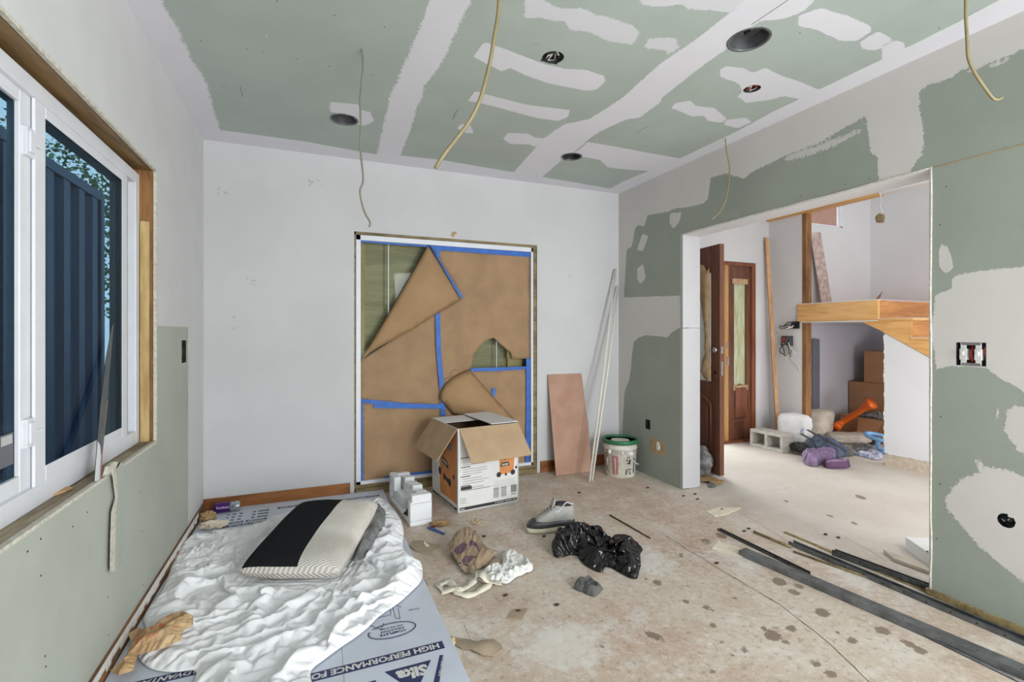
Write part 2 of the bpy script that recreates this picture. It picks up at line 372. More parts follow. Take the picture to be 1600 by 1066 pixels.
# ------------------------------------------------------------------ mesh tools
class MB:
    def __init__(s): s.v = []; s.f = []
    def add(s, vs, fs):
        o = len(s.v); s.v += [Vector(x) for x in vs]; s.f += [tuple(i + o for i in f) for f in fs]; return s
    def obox(s, o, a, b, c):
        o, a, b, c = Vector(o), Vector(a), Vector(b), Vector(c)
        vs = [o, o + a, o + a + b, o + b, o + c, o + a + c, o + a + b + c, o + b + c]
        fs = [(0, 3, 2, 1), (4, 5, 6, 7), (0, 1, 5, 4), (1, 2, 6, 5), (2, 3, 7, 6), (3, 0, 4, 7)]
        if a.cross(b).dot(c) < 0: fs = [f[::-1] for f in fs]
        return s.add(vs, fs)
    def box(s, x0, x1, y0, y1, z0, z1): return s.obox((x0, y0, z0), (x1 - x0, 0, 0), (0, y1 - y0, 0), (0, 0, z1 - z0))
    def prism(s, poly, vec):
        n = len(poly); vec = Vector(vec); poly = [Vector(p) for p in poly]
        nr = Vector((0, 0, 0))
        for i in range(n): nr += poly[i].cross(poly[(i + 1) % n])
        if nr.dot(vec) < 0: poly = poly[::-1]
        vs = poly + [p + vec for p in poly]
        fs = [tuple(range(n))[::-1], tuple(range(n, 2 * n))] + [(i, (i + 1) % n, n + (i + 1) % n, n + i) for i in range(n)]
        return s.add(vs, fs)
    def tube(s, pts, r, n=8, caps=True, flat=1.0):
        pts = [Vector(p) for p in pts]; rs = r if isinstance(r, (list, tuple)) else [r] * len(pts)
        rings = []; up = Vector((0.13, 0.27, 0.95)).normalized(); prev = None
        for i, p in enumerate(pts):
            d = (pts[min(i + 1, len(pts) - 1)] - pts[max(i - 1, 0)])
            if d.length < 1e-9: d = Vector((0, 0, 1))
            d.normalize()
            a = d.cross(up if prev is None else prev)
            if a.length < 1e-4: a = d.cross(Vector((1, 0, 0)))
            a.normalize(); b = a.cross(d).normalized(); prev = b
            rings.append([p + (a * math.cos(2 * PI * k / n) + b * math.sin(2 * PI * k / n) * flat) * rs[i] for k in range(n)])
        vs = [q for rg in rings for q in rg]; fs = []
        for i in range(len(rings) - 1):
            for k in range(n):
                fs.append((i * n + k, (i + 1) * n + k, (i + 1) * n + (k + 1) % n, i * n + (k + 1) % n))
        if caps: fs.append(tuple(range(n))); fs.append(tuple(range((len(rings) - 1) * n, len(rings) * n))[::-1])
        return s.add(vs, fs)
    def lathe(s, c, prof, n=32, axis=(0, 0, 1), capb=True, capt=True):
        c = Vector(c); ax = Vector(axis).normalized(); a = ax.orthogonal().normalized(); b = ax.cross(a)
        vs = []; fs = []
        for r, h in prof:
            for k in range(n): vs.append(c + ax * h + (a * math.cos(2 * PI * k / n) + b * math.sin(2 * PI * k / n)) * r)
        for i in range(len(prof) - 1):
            for k in range(n): fs.append((i * n + k, i * n + (k + 1) % n, (i + 1) * n + (k + 1) % n, (i + 1) * n + k))
        if capb: fs.append(tuple(range(n))[::-1])
        if capt: fs.append(tuple(range((len(prof) - 1) * n, len(prof) * n)))
        return s.add(vs, fs)
    def quad(s, *p): return s.add(p, [tuple(range(len(p)))])

def org(parent):
    v = Vector((0, 0, 0))
    while parent is not None: v += parent.location; parent = parent.parent
    return v
def obj(name, mb, mat, parent=None, smooth=False, bevel=0, solid=0, sub=0, loc=None, label=None, subd_simple=False):
    o0 = Vector(loc) if loc is not None else org(parent)
    me = bpy.data.meshes.new(name); me.from_pydata([v - o0 for v in mb.v], [], mb.f); me.materials.append(mat)
    if smooth: me.shade_smooth()
    me.update()
    o = bpy.data.objects.new(name, me); COL.objects.link(o)
    if parent is not None: o.parent = parent
    elif loc is not None: o.location = loc
    if sub:
        m = o.modifiers.new('s', 'SUBSURF'); m.levels = sub; m.render_levels = sub
    if bevel:
        m = o.modifiers.new('b', 'BEVEL'); m.width = bevel; m.segments = 2; m.limit_method = 'ANGLE'
    if solid:
        m = o.modifiers.new('t', 'SOLIDIFY'); m.thickness = solid; m.offset = 0
    if label: o['label'] = label
    return o
def tag(o, label, cat, group=None, kind=None):
    o['label'] = label; o['category'] = cat
    if group: o['group'] = group
    if kind: o['kind'] = kind
    return o
def thing(name, loc, label, cat, group=None):
    o = bpy.data.objects.new(name, None); COL.objects.link(o); o.location = loc; o.empty_display_size = 0.05
    return tag(o, label, cat, group)
def struct(o): o['kind'] = 'structure'; return o
def sroot(name, loc=(0, 0, 0)):
    o = bpy.data.objects.new(name, None); COL.objects.link(o); o.location = loc; o['kind'] = 'structure'; return o

def sdist(P, poly):
    """signed distance (inside positive) of points P (n,2) to polygon"""
    poly = np.asarray(poly, float); A = poly; B = np.roll(poly, -1, 0)
    d = np.full(len(P), 1e9); ins = np.zeros(len(P), bool)
    for a, b in zip(A, B):
        ab = b - a; L = ab.dot(ab) + 1e-12
        t = np.clip(((P - a) @ ab) / L, 0, 1); q = a + t[:, None] * ab
        d = np.minimum(d, np.hypot(*(P - q).T))
        c = ((a[1] > P[:, 1]) != (b[1] > P[:, 1]))
        with np.errstate(divide='ignore', invalid='ignore'):
            xi = (b[0] - a[0]) * (P[:, 1] - a[1]) / (b[1] - a[1]) + a[0]
        ins ^= c & (P[:, 0] < xi)
    return np.where(ins, d, -d)

def axis_lines(a, b, step, extra=()):
    s = sorted(set([a, b] + [e for e in extra if a < e < b]))
    out = [s[0]]
    for p, q in zip(s, s[1:]):
        n = max(1, round((q - p) / step)); out += [p + (q - p) * (i + 1) / n for i in range(n)]
    return out
def gridwall(name, us, vs, mapf, mat, holes=(), circles=(), attrs=None, flip=False, parent=None):
    U, V = np.meshgrid(us, vs, indexing='ij'); P = np.stack([U.ravel(), V.ravel()], 1)
    nu, nv = len(us), len(vs)
    for (cu, cv, r) in circles:
        d = np.hypot(P[:, 0] - cu, P[:, 1] - cv); near = np.abs(d - r) < 0.011
        P[near] = np.array([cu, cv]) + (P[near] - [cu, cv]) / d[near][:, None] * r
    faces = []
    uc = (np.array(us)[1:] + np.array(us)[:-1]) / 2; vc = (np.array(vs)[1:] + np.array(vs)[:-1]) / 2
    for i in range(nu - 1):
        for j in range(nv - 1):
            a, b = uc[i], vc[j]
            if any(h[0] < a < h[1] and h[2] < b < h[3] for h in holes): continue
            if any((a - c[0]) ** 2 + (b - c[1]) ** 2 < c[2] ** 2 for c in circles): continue
            q = (i * nv + j, (i + 1) * nv + j, (i + 1) * nv + j + 1, i * nv + j + 1)
            faces.append(q[::-1] if flip else q)
    me = bpy.data.meshes.new(name); me.from_pydata([mapf(u, v) for u, v in P], [], faces); me.materials.append(mat)
    for k, arr in (attrs(P) if attrs else {}).items():
        at = me.attributes.new(k, 'FLOAT', 'POINT'); at.data.foreach_set('value', np.asarray(arr, dtype=np.float32))
    me.update(); o = bpy.data.objects.new(name, me); COL.objects.link(o)
    if parent is not None: o.parent = parent
    return struct(o) if parent is None else o
def mudattrs(polys):
    def f(P):
        best = np.full(len(P), -1e9); rag = np.zeros(len(P)); tone = np.ones(len(P))
        for poly, r, t in polys:
            s = sdist(P, poly); k = s > best
            best[k] = s[k]; rag[k] = r; tone[k] = t
        return {'mud': np.clip(best, -1, 1), 'ragged': rag, 'tone': tone}
    return f

def resample(poly, res, closed=True):
    out = []; n = len(poly)
    for i in range(n if closed else n - 1):
        a, b = Vector(poly[i]), Vector(poly[(i + 1) % n]); k = max(1, int((b - a).length / res))
        out += [a + (b - a) * j / k for j in range(k)]
    if not closed: out.append(Vector(poly[-1]))
    return out
def smooth_poly(poly, it=2):
    p = [Vector((q[0], q[1])) for q in poly]
    for _ in range(it):
        q = []
        for i in range(len(p)):
            a, b = p[i], p[(i + 1) % len(p)]; q += [a * 0.75 + b * 0.25, a * 0.25 + b * 0.75]
        p = q
    return p
def sheet(outline, res, hfn, mapf=None, jitter=0.3, smooth=1, hole=None):
    """triangulated sheet over a 2D outline, hfn(x, y, edge_distance) gives the height"""
    poly = smooth_poly(outline, smooth) if smooth else [Vector((p[0], p[1])) for p in outline]
    b = resample(poly, res)
    arr = np.array([[p.x, p.y] for p in b]); lo, hi = arr.min(0), arr.max(0)
    gx = np.arange(lo[0], hi[0], res); gy = np.arange(lo[1], hi[1], res * 0.87)
    rnd = np.random.RandomState(3); G = []
    for j, y in enumerate(gy):
        for x in gx: G.append((x + (j % 2) * res / 2, y))
    G = np.array(G) + rnd.uniform(-jitter, jitter, (len(G), 2)) * res * 0.5
    sd = sdist(G, arr); G = G[sd > res * 0.55]
    pts = [Vector((x, y)) for x, y in arr] + [Vector((x, y)) for x, y in G]
    nb = len(arr)
    vo, eo, fo, *_ = delaunay_2d_cdt(pts, [(i, (i + 1) % nb) for i in range(nb)], [], 1, 1e-6)
    V2 = np.array([[p.x, p.y] for p in vo]); D = np.abs(sdist(V2, arr))
    mb = MB()
    vs = []
    for (x, y), d in zip(V2, D):
        h = hfn(x, y, d)
        vs.append(mapf(x, y, h) if mapf else Vector((x, y, h)))
    fs = []
    for f in fo:
        a, b2, c = [V2[i] for i in f[:3]]
        if (b2[0] - a[0]) * (c[1] - a[1]) - (b2[1] - a[1]) * (c[0] - a[0]) < 0: f = f[::-1]
        fs.append(tuple(f))
    mb.add(vs, fs); return mb
def nz(x, y, z=0.0): return noise.noise(Vector((x, y, z)))
def ridge(x, y, z=0.0): return 1.0 - abs(noise.noise(Vector((x, y, z)))) * 2.0
def folds(x, y, ang, f1, seed=0.0, stretch=0.35):
    a = ang + nz(x * 1.3, y * 1.3, seed + 9) * 0.9
    wx = x + 0.05 * nz(x * 5, y * 5, seed + 3); wy = y + 0.05 * nz(x * 5, y * 5, seed + 5)
    u = (wx * math.cos(a) + wy * math.sin(a)) * stretch; v = -wx * math.sin(a) + wy * math.cos(a)
    return max(0.0, ridge(u * f1, v * f1, seed)) ** 2
def fline(x, y, ang, f1, w, seed=0.0, stretch=0.3):
    """thin rounded ridges with flat cloth between"""
    a = ang + nz(x * 1.1, y * 1.1, seed + 9) * 1.3
    wx = x + 0.04 * nz(x * 6, y * 6, seed + 3); wy = y + 0.04 * nz(x * 6, y * 6, seed + 5)
    u = (wx * math.cos(a) + wy * math.sin(a)) * stretch; v = -wx * math.sin(a) + wy * math.cos(a)
    n = noise.noise(Vector((u * f1, v * f1, seed)))
    amp = 0.45 + 0.9 * abs(nz(x * 2.7, y * 2.7, seed + 12))
    return math.exp(-(n / w) ** 2) * amp
def crumple(center, r, flat, seed, detail=3, amp=0.5):
    """crumpled lump: noisy sphere, flattened"""
    mb = MB(); n, m = 22, 14; vs = []
    for i in range(m + 1):
        ph = PI * i / m
        for k in range(n):
            th = 2 * PI * k / n; d = Vector((math.sin(ph) * math.cos(th), math.sin(ph) * math.sin(th), math.cos(ph)))
            q = 1 + amp * (ridge(d.x * 2.2 + seed, d.y * 2.2, d.z * 2.2) - 0.6) + amp * 0.4 * nz(d.x * 6, d.y * 6, d.z * 6 + seed)
            rr = r if isinstance(r, (tuple, list)) else (r, r, r * flat)
            p = Vector((d.x * rr[0], d.y * rr[1], d.z * rr[2])) * q
            p.z = max(p.z, -rr[2] * 0.75); vs.append(Vector(center) + p)
    fs = []
    for i in range(m):
        for k in range(n): fs.append((i * n + k, (i + 1) * n + k, (i + 1) * n + (k + 1) % n, i * n + (k + 1) % n))
    return mb.add(vs, fs)

_dg = None
def text(name, body, o, right, up, h, mat, parent, bold=0.0, width=None, lift=0.0006, align='LEFT', shear=0.0):
    """flat lettering: baseline start o, unit vectors right/up, cap height h, optional total width"""
    cu = bpy.data.curves.new('t', 'FONT'); cu.body = body; cu.size = 1.0; cu.offset = bold; cu.resolution_u = 2; cu.shear = shear
    to = bpy.data.objects.new('t', cu); COL.objects.link(to)
    dg = bpy.context.evaluated_depsgraph_get(); dg.update()
    me = bpy.data.meshes.new_from_object(to.evaluated_get(dg))
    bpy.data.objects.remove(to); bpy.data.curves.remove(cu)
    if len(me.vertices) == 0: return None
    xs = [v.co.x for v in me.vertices]; w = max(xs) - min(xs); x0 = min(xs)
    sx = h / 0.7 if width is None else width / w; sy = h / 0.7
    right = Vector(right).normalized(); up = Vector(up).normalized(); n = right.cross(up); o = Vector(o)
    off = 0 if align == 'LEFT' else -w * sx / 2
    O = org(parent)
    for v in me.vertices: v.co = o + right * ((v.co.x - x0) * sx + off) + up * (v.co.y * sy) + n * lift - O
    me.name = name; me.materials.clear(); me.materials.append(mat); me.update()
    ob = bpy.data.objects.new(name, me); COL.objects.link(ob)
    if parent is not None: ob.parent = parent
    return ob
def buckle(mb, grow=0.18, frames=36, floor_z=0.0, pin='EDGE', quality=5, bend=0.4, size=4.0, thick=0.006, extra=None, selfc=False, mass=0.15, smooth=1):
    """let a sheet of cloth that is a little too big settle on the floor; returns the settled mesh"""
    me = bpy.data.meshes.new('sim'); me.from_pydata(mb.v, [], mb.f); me.update()
    o = bpy.data.objects.new('sim', me); COL.objects.link(o)
    ed = {}
    for p in me.polygons:
        for k in p.edge_keys: ed[k] = ed.get(k, 0) + 1
    rim = set(i for k, n in ed.items() if n == 1 for i in k)
    vg = o.vertex_groups.new(name='pin')
    rl = sorted(rim)
    if pin == 'EDGE': vg.add(rl, 1.0, 'REPLACE')
    c = o.modifiers.new('cloth', 'CLOTH'); s = c.settings
    s.quality = quality; s.mass = mass; s.shrink_min = -grow; s.shrink_max = -grow
    s.tension_stiffness = 25; s.compression_stiffness = 25; s.shear_stiffness = 10; s.bending_stiffness = bend; s.air_damping = 1.5
    s.tension_damping = 8; s.compression_damping = 8; s.shear_damping = 8
    if pin: s.vertex_group_mass = 'pin'
    cs = c.collision_settings; cs.use_collision = True; cs.distance_min = thick; cs.collision_quality = 2; cs.friction = 20
    cs.use_self_collision = selfc; cs.self_distance_min = thick
    c.point_cache.frame_start = 1; c.point_cache.frame_end = frames + 1
    fl = bpy.data.meshes.new('simfloor'); L = size
    cx_ = sum(v.x for v in mb.v) / len(mb.v); cy_ = sum(v.y for v in mb.v) / len(mb.v)
    fl.from_pydata([(cx_ - L, cy_ - L, floor_z), (cx_ + L, cy_ - L, floor_z), (cx_ + L, cy_ + L, floor_z), (cx_ - L, cy_ + L, floor_z)], [], [(0, 1, 2, 3)]); fl.update()
    fo = bpy.data.objects.new('simfloor', fl); COL.objects.link(fo); m = fo.modifiers.new('c', 'COLLISION'); fo.collision.thickness_outer = 0.004; fo.collision.cloth_friction = 15
    ex = []
    for e in (extra or []):
        me2 = bpy.data.meshes.new('x'); me2.from_pydata(e.v, [], e.f); me2.update(); q = bpy.data.objects.new('x', me2); COL.objects.link(q); q.modifiers.new('c', 'COLLISION'); q.collision.thickness_outer = 0.006; ex.append(q)
    sc_ = bpy.context.scene; old = sc_.frame_current; oe = sc_.frame_end; sc_.frame_end = max(oe, frames + 2)
    for f in range(1, frames + 1): sc_.frame_set(f)
    dg = bpy.context.evaluated_depsgraph_get(); out = MB()
    ev = o.evaluated_get(dg); em = ev.to_mesh(); out.v = [v.co.copy() for v in em.vertices]; out.f = [tuple(p.vertices) for p in em.polygons]; ev.to_mesh_clear()
    for q in [o, fo] + ex:
        dm = q.data; bpy.data.objects.remove(q); bpy.data.meshes.remove(dm)
    sc_.frame_set(1); sc_.frame_end = oe
    return out
# ================================================================== SETTING
def pxs(s, ox, oy, pts): return [(ox + x / s, oy + y / s) for x, y in pts]
c6 = lambda pts: pxs(3.2, 250, 0, pts)
c7 = lambda pts: pxs(3.2, 650, 0, pts)
c8 = lambda pts: pxs(3.2, 1000, 0, pts)

# ---------------- ceiling
def cp(pts): return [tuple(FL(x, y, ZC)[:2]) for x, y in pts]
CM = []
CM.append((cp([(255, -40), (254, 0), (262, 20), (281, 47), (296, 88), (318, 120), (327, 145), (343, 203), (322, 225)]) + [(-0.8, 3.95), (-0.8, -2.5), (-0.3, -2.5)], 0.035, 1))
CM.append(([(-0.8, 3.95)] + cp([(343, 203), (470, 220), (590, 242), (625, 243), (690, 250), (801, 269), (845, 276), (955, 295), (975, 292)]) + [(2.8, 3.95)], 0.006, 1))
CM.append((cp(c6([(1085, 765), (1150, 480), (1200, 370), (1270, 200), (1320, 90), (1350, -10), (1400, -150), (1700, -150), (1560, -10), (1490, 140), (1410, 310), (1330, 420), (1290, 530), (1255, 640), (1200, 785), (1085, 790)])), 0.03, 1))
CM.append((cp([(801, 271), (825, 244), (850, 216), (881, 194), (922, 186), (972, 153), (1031, 100), (1087, 62), (1142, 19), (1180, -40), (1300, -60), (1272, 0), (1260, 15), (1240, 25), (1219, 31), (1187, 33), (1165, 50), (1137, 75), (1106, 97), (1066, 128), (1034, 153), (1031, 160), (1005, 180), (1000, 184), (978, 187), (937, 206), (919, 219), (895, 240), (878, 250), (845, 278)]), 0.014, 1))
CM.append((cp([(885, 250), (919, 222), (960, 229), (1003, 237), (1064, 248), (1040, 262), (1014, 267), (980, 265), (950, 262), (937, 250), (909, 245)]), 0.012, 1))
CM.append((cp([(955, 294), (975, 283), (1014, 267), (1062, 248), (1110, 225), (1156, 203), (1205, 176), (1247, 156), (1278, 141), (1376, 94), (1412, 77), (1500, 33), (1562, 0), (1640, -40)]) + [(2.9, -0.2), (2.9, 3.95)], 0.008, 1))
for pts, r, t in [
    ([(340, 210), (440, 245), (560, 290), (640, 320), (750, 345), (850, 350), (940, 380), (945, 410), (900, 450), (850, 455), (720, 430), (650, 415), (540, 375), (470, 340), (430, 360), (285, 285)], 0.007, 1),
    ([(295, 455), (400, 485), (560, 525), (680, 540), (770, 550), (760, 585), (710, 605), (600, 590), (450, 550), (340, 520), (260, 505)], 0.006, 1),
    ([(225, 620), (270, 625), (290, 668), (250, 665), (205, 640)], 0.008, 1),
    ([(460, 665), (560, 668), (600, 690), (635, 690), (600, 735), (560, 722), (470, 720), (435, 695)], 0.01, 1),
    ([(540, 0), (545, -60), (660, -60), (640, 0), (700, 35), (760, 45), (830, 40), (900, 75), (960, 85), (1080, 130), (1120, 160), (1090, 222), (1020, 215), (950, 205), (870, 160), (770, 150), (735, 100), (700, 108), (620, 90), (540, 92)], 0.02, 0.55),
    ([(1160, 190), (1300, 190), (1305, 225), (1325, 230), (1265, 280), (1245, 255), (1140, 240)], 0.02, 0.5),
    ([(1275, 540), (1300, 515), (1370, 505), (1400, 530), (1490, 540), (1550, 590), (1530, 615), (1460, 605), (1440, 580), (1380, 583)], 0.01, 1),
    ([(1110, 0), (1120, -40), (1330, -40), (1320, 0), (1290, 30), (1190, 35), (1150, 25)], 0.01, 0.7)]:
    CM.append((cp(c7(pts)), r, t))
for pts, r, t in [
    ([(430, 600), (530, 588), (556, 610), (490, 642), (420, 625)], 0.008, 1),
    ([(395, 350), (430, 330), (510, 340), (560, 365), (630, 340), (700, 375), (770, 400), (830, 420), (890, 448), (960, 490), (800, 498), (720, 480), (650, 500), (530, 515), (480, 480), (510, 470), (500, 430), (470, 410), (400, 385)], 0.012, 0.9),
    ([(790, 80), (900, 40), (1040, 80), (1150, 130), (1160, 155), (1080, 205), (1000, 205), (880, 150), (790, 130)], 0.01, 1),
    ([(1100, 210), (1190, 155), (1260, 195), (1180, 255), (1110, 245)], 0.008, 1),
    ([(1205, 295), (1210, 240), (1270, 200), (1320, 215), (1322, 250), (1300, 270)], 0.004, 1),
    ([(0, 0), (0, -50), (600, -50), (560, 5), (455, 62), (350, 52), (240, 45), (170, 5), (60, 35), (0, 20)], 0.015, 0.6)]:
    CM.append((cp(c8(pts)), r, t))
for pts, r, t in [
    ([(850, 510), (990, 520), (1010, 550), (1050, 560), (1070, 605), (1030, 628), (990, 625), (930, 575), (850, 560)], 0.014, 1),
    ([(528, 165), (545, 175), (550, 192), (540, 190), (530, 178)], 0.004, 0.6)]:
    CM.append((cp(c6(pts)), r, t))

CANS = [(538, 187, 0.078), (864, 90, 0.054), (893, 245, 0.074), (1170, 62, 0.086), (1175, 139, 0.044)]
cc = []
for x, y, r in CANS: p = FL(x, y, ZC); cc.append((p.x, p.y, r))
us = axis_lines(XL, XR, 0.018)
vs = axis_lines(YREAR, 0.7, 0.15)[:-1] + axis_lines(0.7, YB, 0.018)
ceiling = gridwall('ceiling', us, vs, lambda u, v: Vector((u, v, ZC)), M['ceiling'], circles=cc, attrs=mudattrs(CM), flip=True)
obj('ceiling_deck', MB().box(XL - 0.2, XR2, YREAR - 0.1, YB + 0.15, ZC + 0.16, ZC + 0.2), M['brownwood'], ceiling)

def dots(name, pts, parent, r=0.0028, mat='black'):
    mb = MB()
    for p, n in pts: 
        mb.lathe(p - n * 0.001, [(r, 0), (r, 0.0018)], 6, n)
    o = obj(name, mb, M[mat], parent); o['kind'] = 'stuff'; return o
dots('screw_head', [(FL(x, y, ZC), Vector((0, 0, -1))) for x, y in c6([(585, 5), (872, 75), (1122, 135), (202, 202), (434, 244), (513, 262), (685, 295), (845, 330), (1062, 375), (320, 434), (427, 454), (578, 479), (751, 509), (400, 600), (400, 648), (707, 648), (853, 668), (903, 668)]) + c8([(120, 705), (198, 718), (255, 728), (1495, 140), (800, 165)])], ceiling)
mk = MB()
for a, b in [((400, 432), (415, 485)), ((400 + 1088, 548), (1465, 595))]:
    a, b = c6([a, b]); mk.tube([FL(*a, ZC - 0.0005), FL(*b, ZC - 0.0005)], 0.0022, 5)
for a, b in [((575, 215), (615, 221)), ((1100, 665), (1158, 632)), ((795, 760), (900, 672))]:
    a, b = c7([a, b]); mk.tube([FL(*a, ZC - 0.0005), FL(*b, ZC - 0.0005)], 0.0014, 5)
a, b = c8([(560, 122), (740, 0)]); mk.tube([FL(*a, ZC - 0.0005), FL(*b, ZC - 0.0005)], 0.0016, 5)
obj('scratch', mk, M['inkgrey'], ceiling)

# ---------------- right wall
def rp(pts, X=XR): return [(WX(x, y, X).y, WX(x, y, X).z) for x, y in pts]
RM = []
top = [(979, 390), (987, 385), (990, 372), (992, 358), (995, 353), (1007, 353), (1012, 336), (1022, 335), (1042, 331), (1058, 325), (1076, 324), (1100, 318), (1106, 312), (1111, 277), (1137, 271), (1162, 280), (1175, 269), (1219, 247), (1281, 222), (1353, 181), (1359, 237), (1370, 247), (1372, 282), (1376, 300), (1420, 290), (1425, 262), (1441, 244), (1444, 219), (1437, 175), (1436, 144), (1447, 134), (1487, 122), (1502, 109), (1540, 101), (1570, 90), (1600, 77), (1700, 30)]
RM.append((rp(top) + [(0.2, 2.4), (0.2, 2.7), (3.95, 2.7), (3.95, 2.3)], 0.02, 0.93))
RM.append(([(3.95, 2.5), (3.95, 0)] + rp([(974, 740), (972, 700), (973, 660), (976, 612), (984, 590), (987, 560), (990, 535), (998, 527), (1010, 524), (1043, 527), (1048, 521), (1059, 513), (1070, 512), (1070, 461), (1060, 462), (975, 465), (979, 390), (970, 320)]), 0.014, 0.9))
for pts in [[(1003.6, 365), (1013, 369), (1005, 392), (995, 391)], [(1047, 333), (1065, 332), (1061, 347), (1052, 358), (1046, 348)],
            [(995.6, 419), (1005, 413), (1009, 434), (1001, 444), (996, 437)]]:
    RM.append((rp(pts), 0.006, 0.8))
c5 = lambda pts: pxs(1.7767, 1400, 350, pts)
c3 = lambda pts: pxs(2.913, 1060, 700, pts)
RM.append((rp([(1462, 578), (1455, 520), (1461, 460), (1487, 451), (1487, 432), (1535, 423), (1600, 416), (1680, 400), (1680, 660), (1600, 614), (1586, 603), (1563, 592), (1541, 575), (1484, 572)]), 0.012, 0.95))
RM.append((rp([(1467, 417), (1466, 390), (1473, 378), (1481, 388), (1487, 405), (1489, 420), (1476, 428)]), 0.004, 0.8))
RM.append((rp(c5([(305, 520), (320, 505), (355, 505), (450, 505), (450, 680), (355, 645), (320, 600), (300, 575)])), 0.02, 0.75))
RM.append((rp(c3([(1220, 240), (1250, 180), (1290, 140), (1370, 112), (1360, 50), (1400, 90), (1500, 105), (1573, 130), (1700, 150), (1700, 690), (1573, 615), (1500, 560), (1420, 495), (1350, 435), (1300, 370), (1230, 290)])), 0.024, 0.9))
RM.append((rp(c5([(285, 500), (292, 503), (278, 545), (262, 572), (268, 545)])), 0.003, 0.5))
RM.append((rp([(1500, 112), (1507, 110), (1600, 90), (1600, 93), (1510, 114)]), 0.003, 0.7))
RM.append((rp(c8([(720, 790), (760, 770), (900, 720), (1100, 640), (1110, 660), (960, 740), (800, 790), (730, 810)])), 0.03, 0.6))
def wrect(x0, y0, x1, y1, X=XR):
    a, b = WX(x0, y0, X), WX(x1, y1, X); return (min(a.y, b.y), max(a.y, b.y), min(a.z, b.z), max(a.z, b.z))
SWB = wrect(1494, 535, 1541, 573); OUT = wrect(1008.5, 655, 1016, 672); HOL = wrect(1562, 797, 1583, 831)
opening = (OY0, OY1, -1, OZ)
us = axis_lines(YREAR, 0.8, 0.2)[:-1] + axis_lines(0.8, YB, 0.018, (OY0, OY1, SWB[0], SWB[1], OUT[0], OUT[1]))
vs = axis_lines(0, ZC, 0.018, (OZ, SWB[2], SWB[3], OUT[2], OUT[3]))
hc = ((HOL[0] + HOL[1]) / 2, (HOL[2] + HOL[3]) / 2, 0.03)
wall_right = gridwall('wall_right', us, vs, lambda u, v: Vector((XR, u, v)), M['right'], holes=[opening, SWB, OUT], circles=[hc], attrs=mudattrs(RM), flip=True)
core = MB()
for a, b, z0, z1 in ((YREAR, OY0, 0, ZC), (OY1, YF, 0, ZC), (OY0, OY1, OZ, ZC)):
    core.box(XR + 0.075, XR2, a, b, z0, z1)
obj('wall_core', core, M['hallwhite'], wall_right)
obj('jamb_panel', MB().box(XR + 0.001, XR2 + 0.001, OY1 - 0.0125, OY1, 0.008, 1.285), M['jamb'], wall_right, bevel=0.001)
obj('jamb_panel', MB().box(XR + 0.001, XR2 + 0.001, OY1 - 0.0125, OY1, 1.289, OZ - 0.013), M['jamb'], wall_right, bevel=0.001)
obj('jamb_panel', MB().box(XR + 0.001, XR2 + 0.001, OY0, OY0 + 0.0125, 0.008, OZ - 0.013), M['hallwhite'], wall_right, bevel=0.001)
obj('soffit_panel', MB().box(XR + 0.001, XR2 + 0.001, OY0, OY1, OZ - 0.013, OZ), M['hallwhite'], wall_right, bevel=0.001)
# metal corner bead along the opening
bead = MB()
random.seed(2)
def wobble(p0, p1, n, r, amp, axis):
    pts = []
    for i in range(n + 1):
        p = Vector(p0).lerp(Vector(p1), i / n); p[axis] += random.uniform(-amp, amp); pts.append(p)
    return bead.tube(pts, r, 6)
wobble((XR - 0.001, OY0 + 0.004, 0.005), (XR - 0.001, OY0 + 0.004, OZ), 22, 0.0045, 0.002, 1)
wobble((XR - 0.001, OY0, OZ - 0.004), (XR - 0.001, OY1, OZ - 0.004), 26, 0.004, 0.002, 2)
obj('corner_bead', bead, M['gypsum'], wall_right, smooth=True)
b2 = MB().box(XR - 0.0015, XR, OY1 - 0.005, OY1 + 0.016, 0.0, OZ); obj('corner_strip', b2, M['right'], wall_right)
seam = MB()
a, b = WX(1459, 262, XR - 0.0006), WX(1640, 215, XR - 0.0006); seam.tube([a, b], 0.0026, 5)
obj('board_seam', seam, M['tapepatch'], wall_right)
c8f = lambda pts: pxs(2.666, 840, 400, pts); c1 = lambda pts: pxs(3.552, 1040, 250, pts); c4 = lambda pts: pxs(2.667, 1300, 0, pts)
dots('screw_head', [(WX(x, y, XR), Vector((-1, 0, 0))) for x, y in c8f([(585, 75), (585, 120), (580, 345), (428, 340), (435, 380), (425, 445), (437, 548), (425, 600), (425, 635), (575, 445), (573, 645), (577, 735), (487, 958), (575, 955)])
     + c1([(55, 490), (85, 578), (430, 297), (597, 243), (750, 203), (997, 136), (1132, 105), (52, 685), (60, 995)]) + c4([(476, 778), (450, 937)]) + c5([(124, 535), (122, 722), (113, 874)])], wall_right)
dots('jamb_screw', [(WY(x, y, OY1 - 0.0125), Vector((0, -1, 0))) for x, y in c8f([(625, 45), (665, 45), (622, 133), (667, 150), (663, 250), (622, 205), (630, 300), (667, 300), (628, 440), (665, 447), (625, 610), (663, 605), (622, 765), (660, 770)])], wall_right, 0.0025, 'inkgrey')

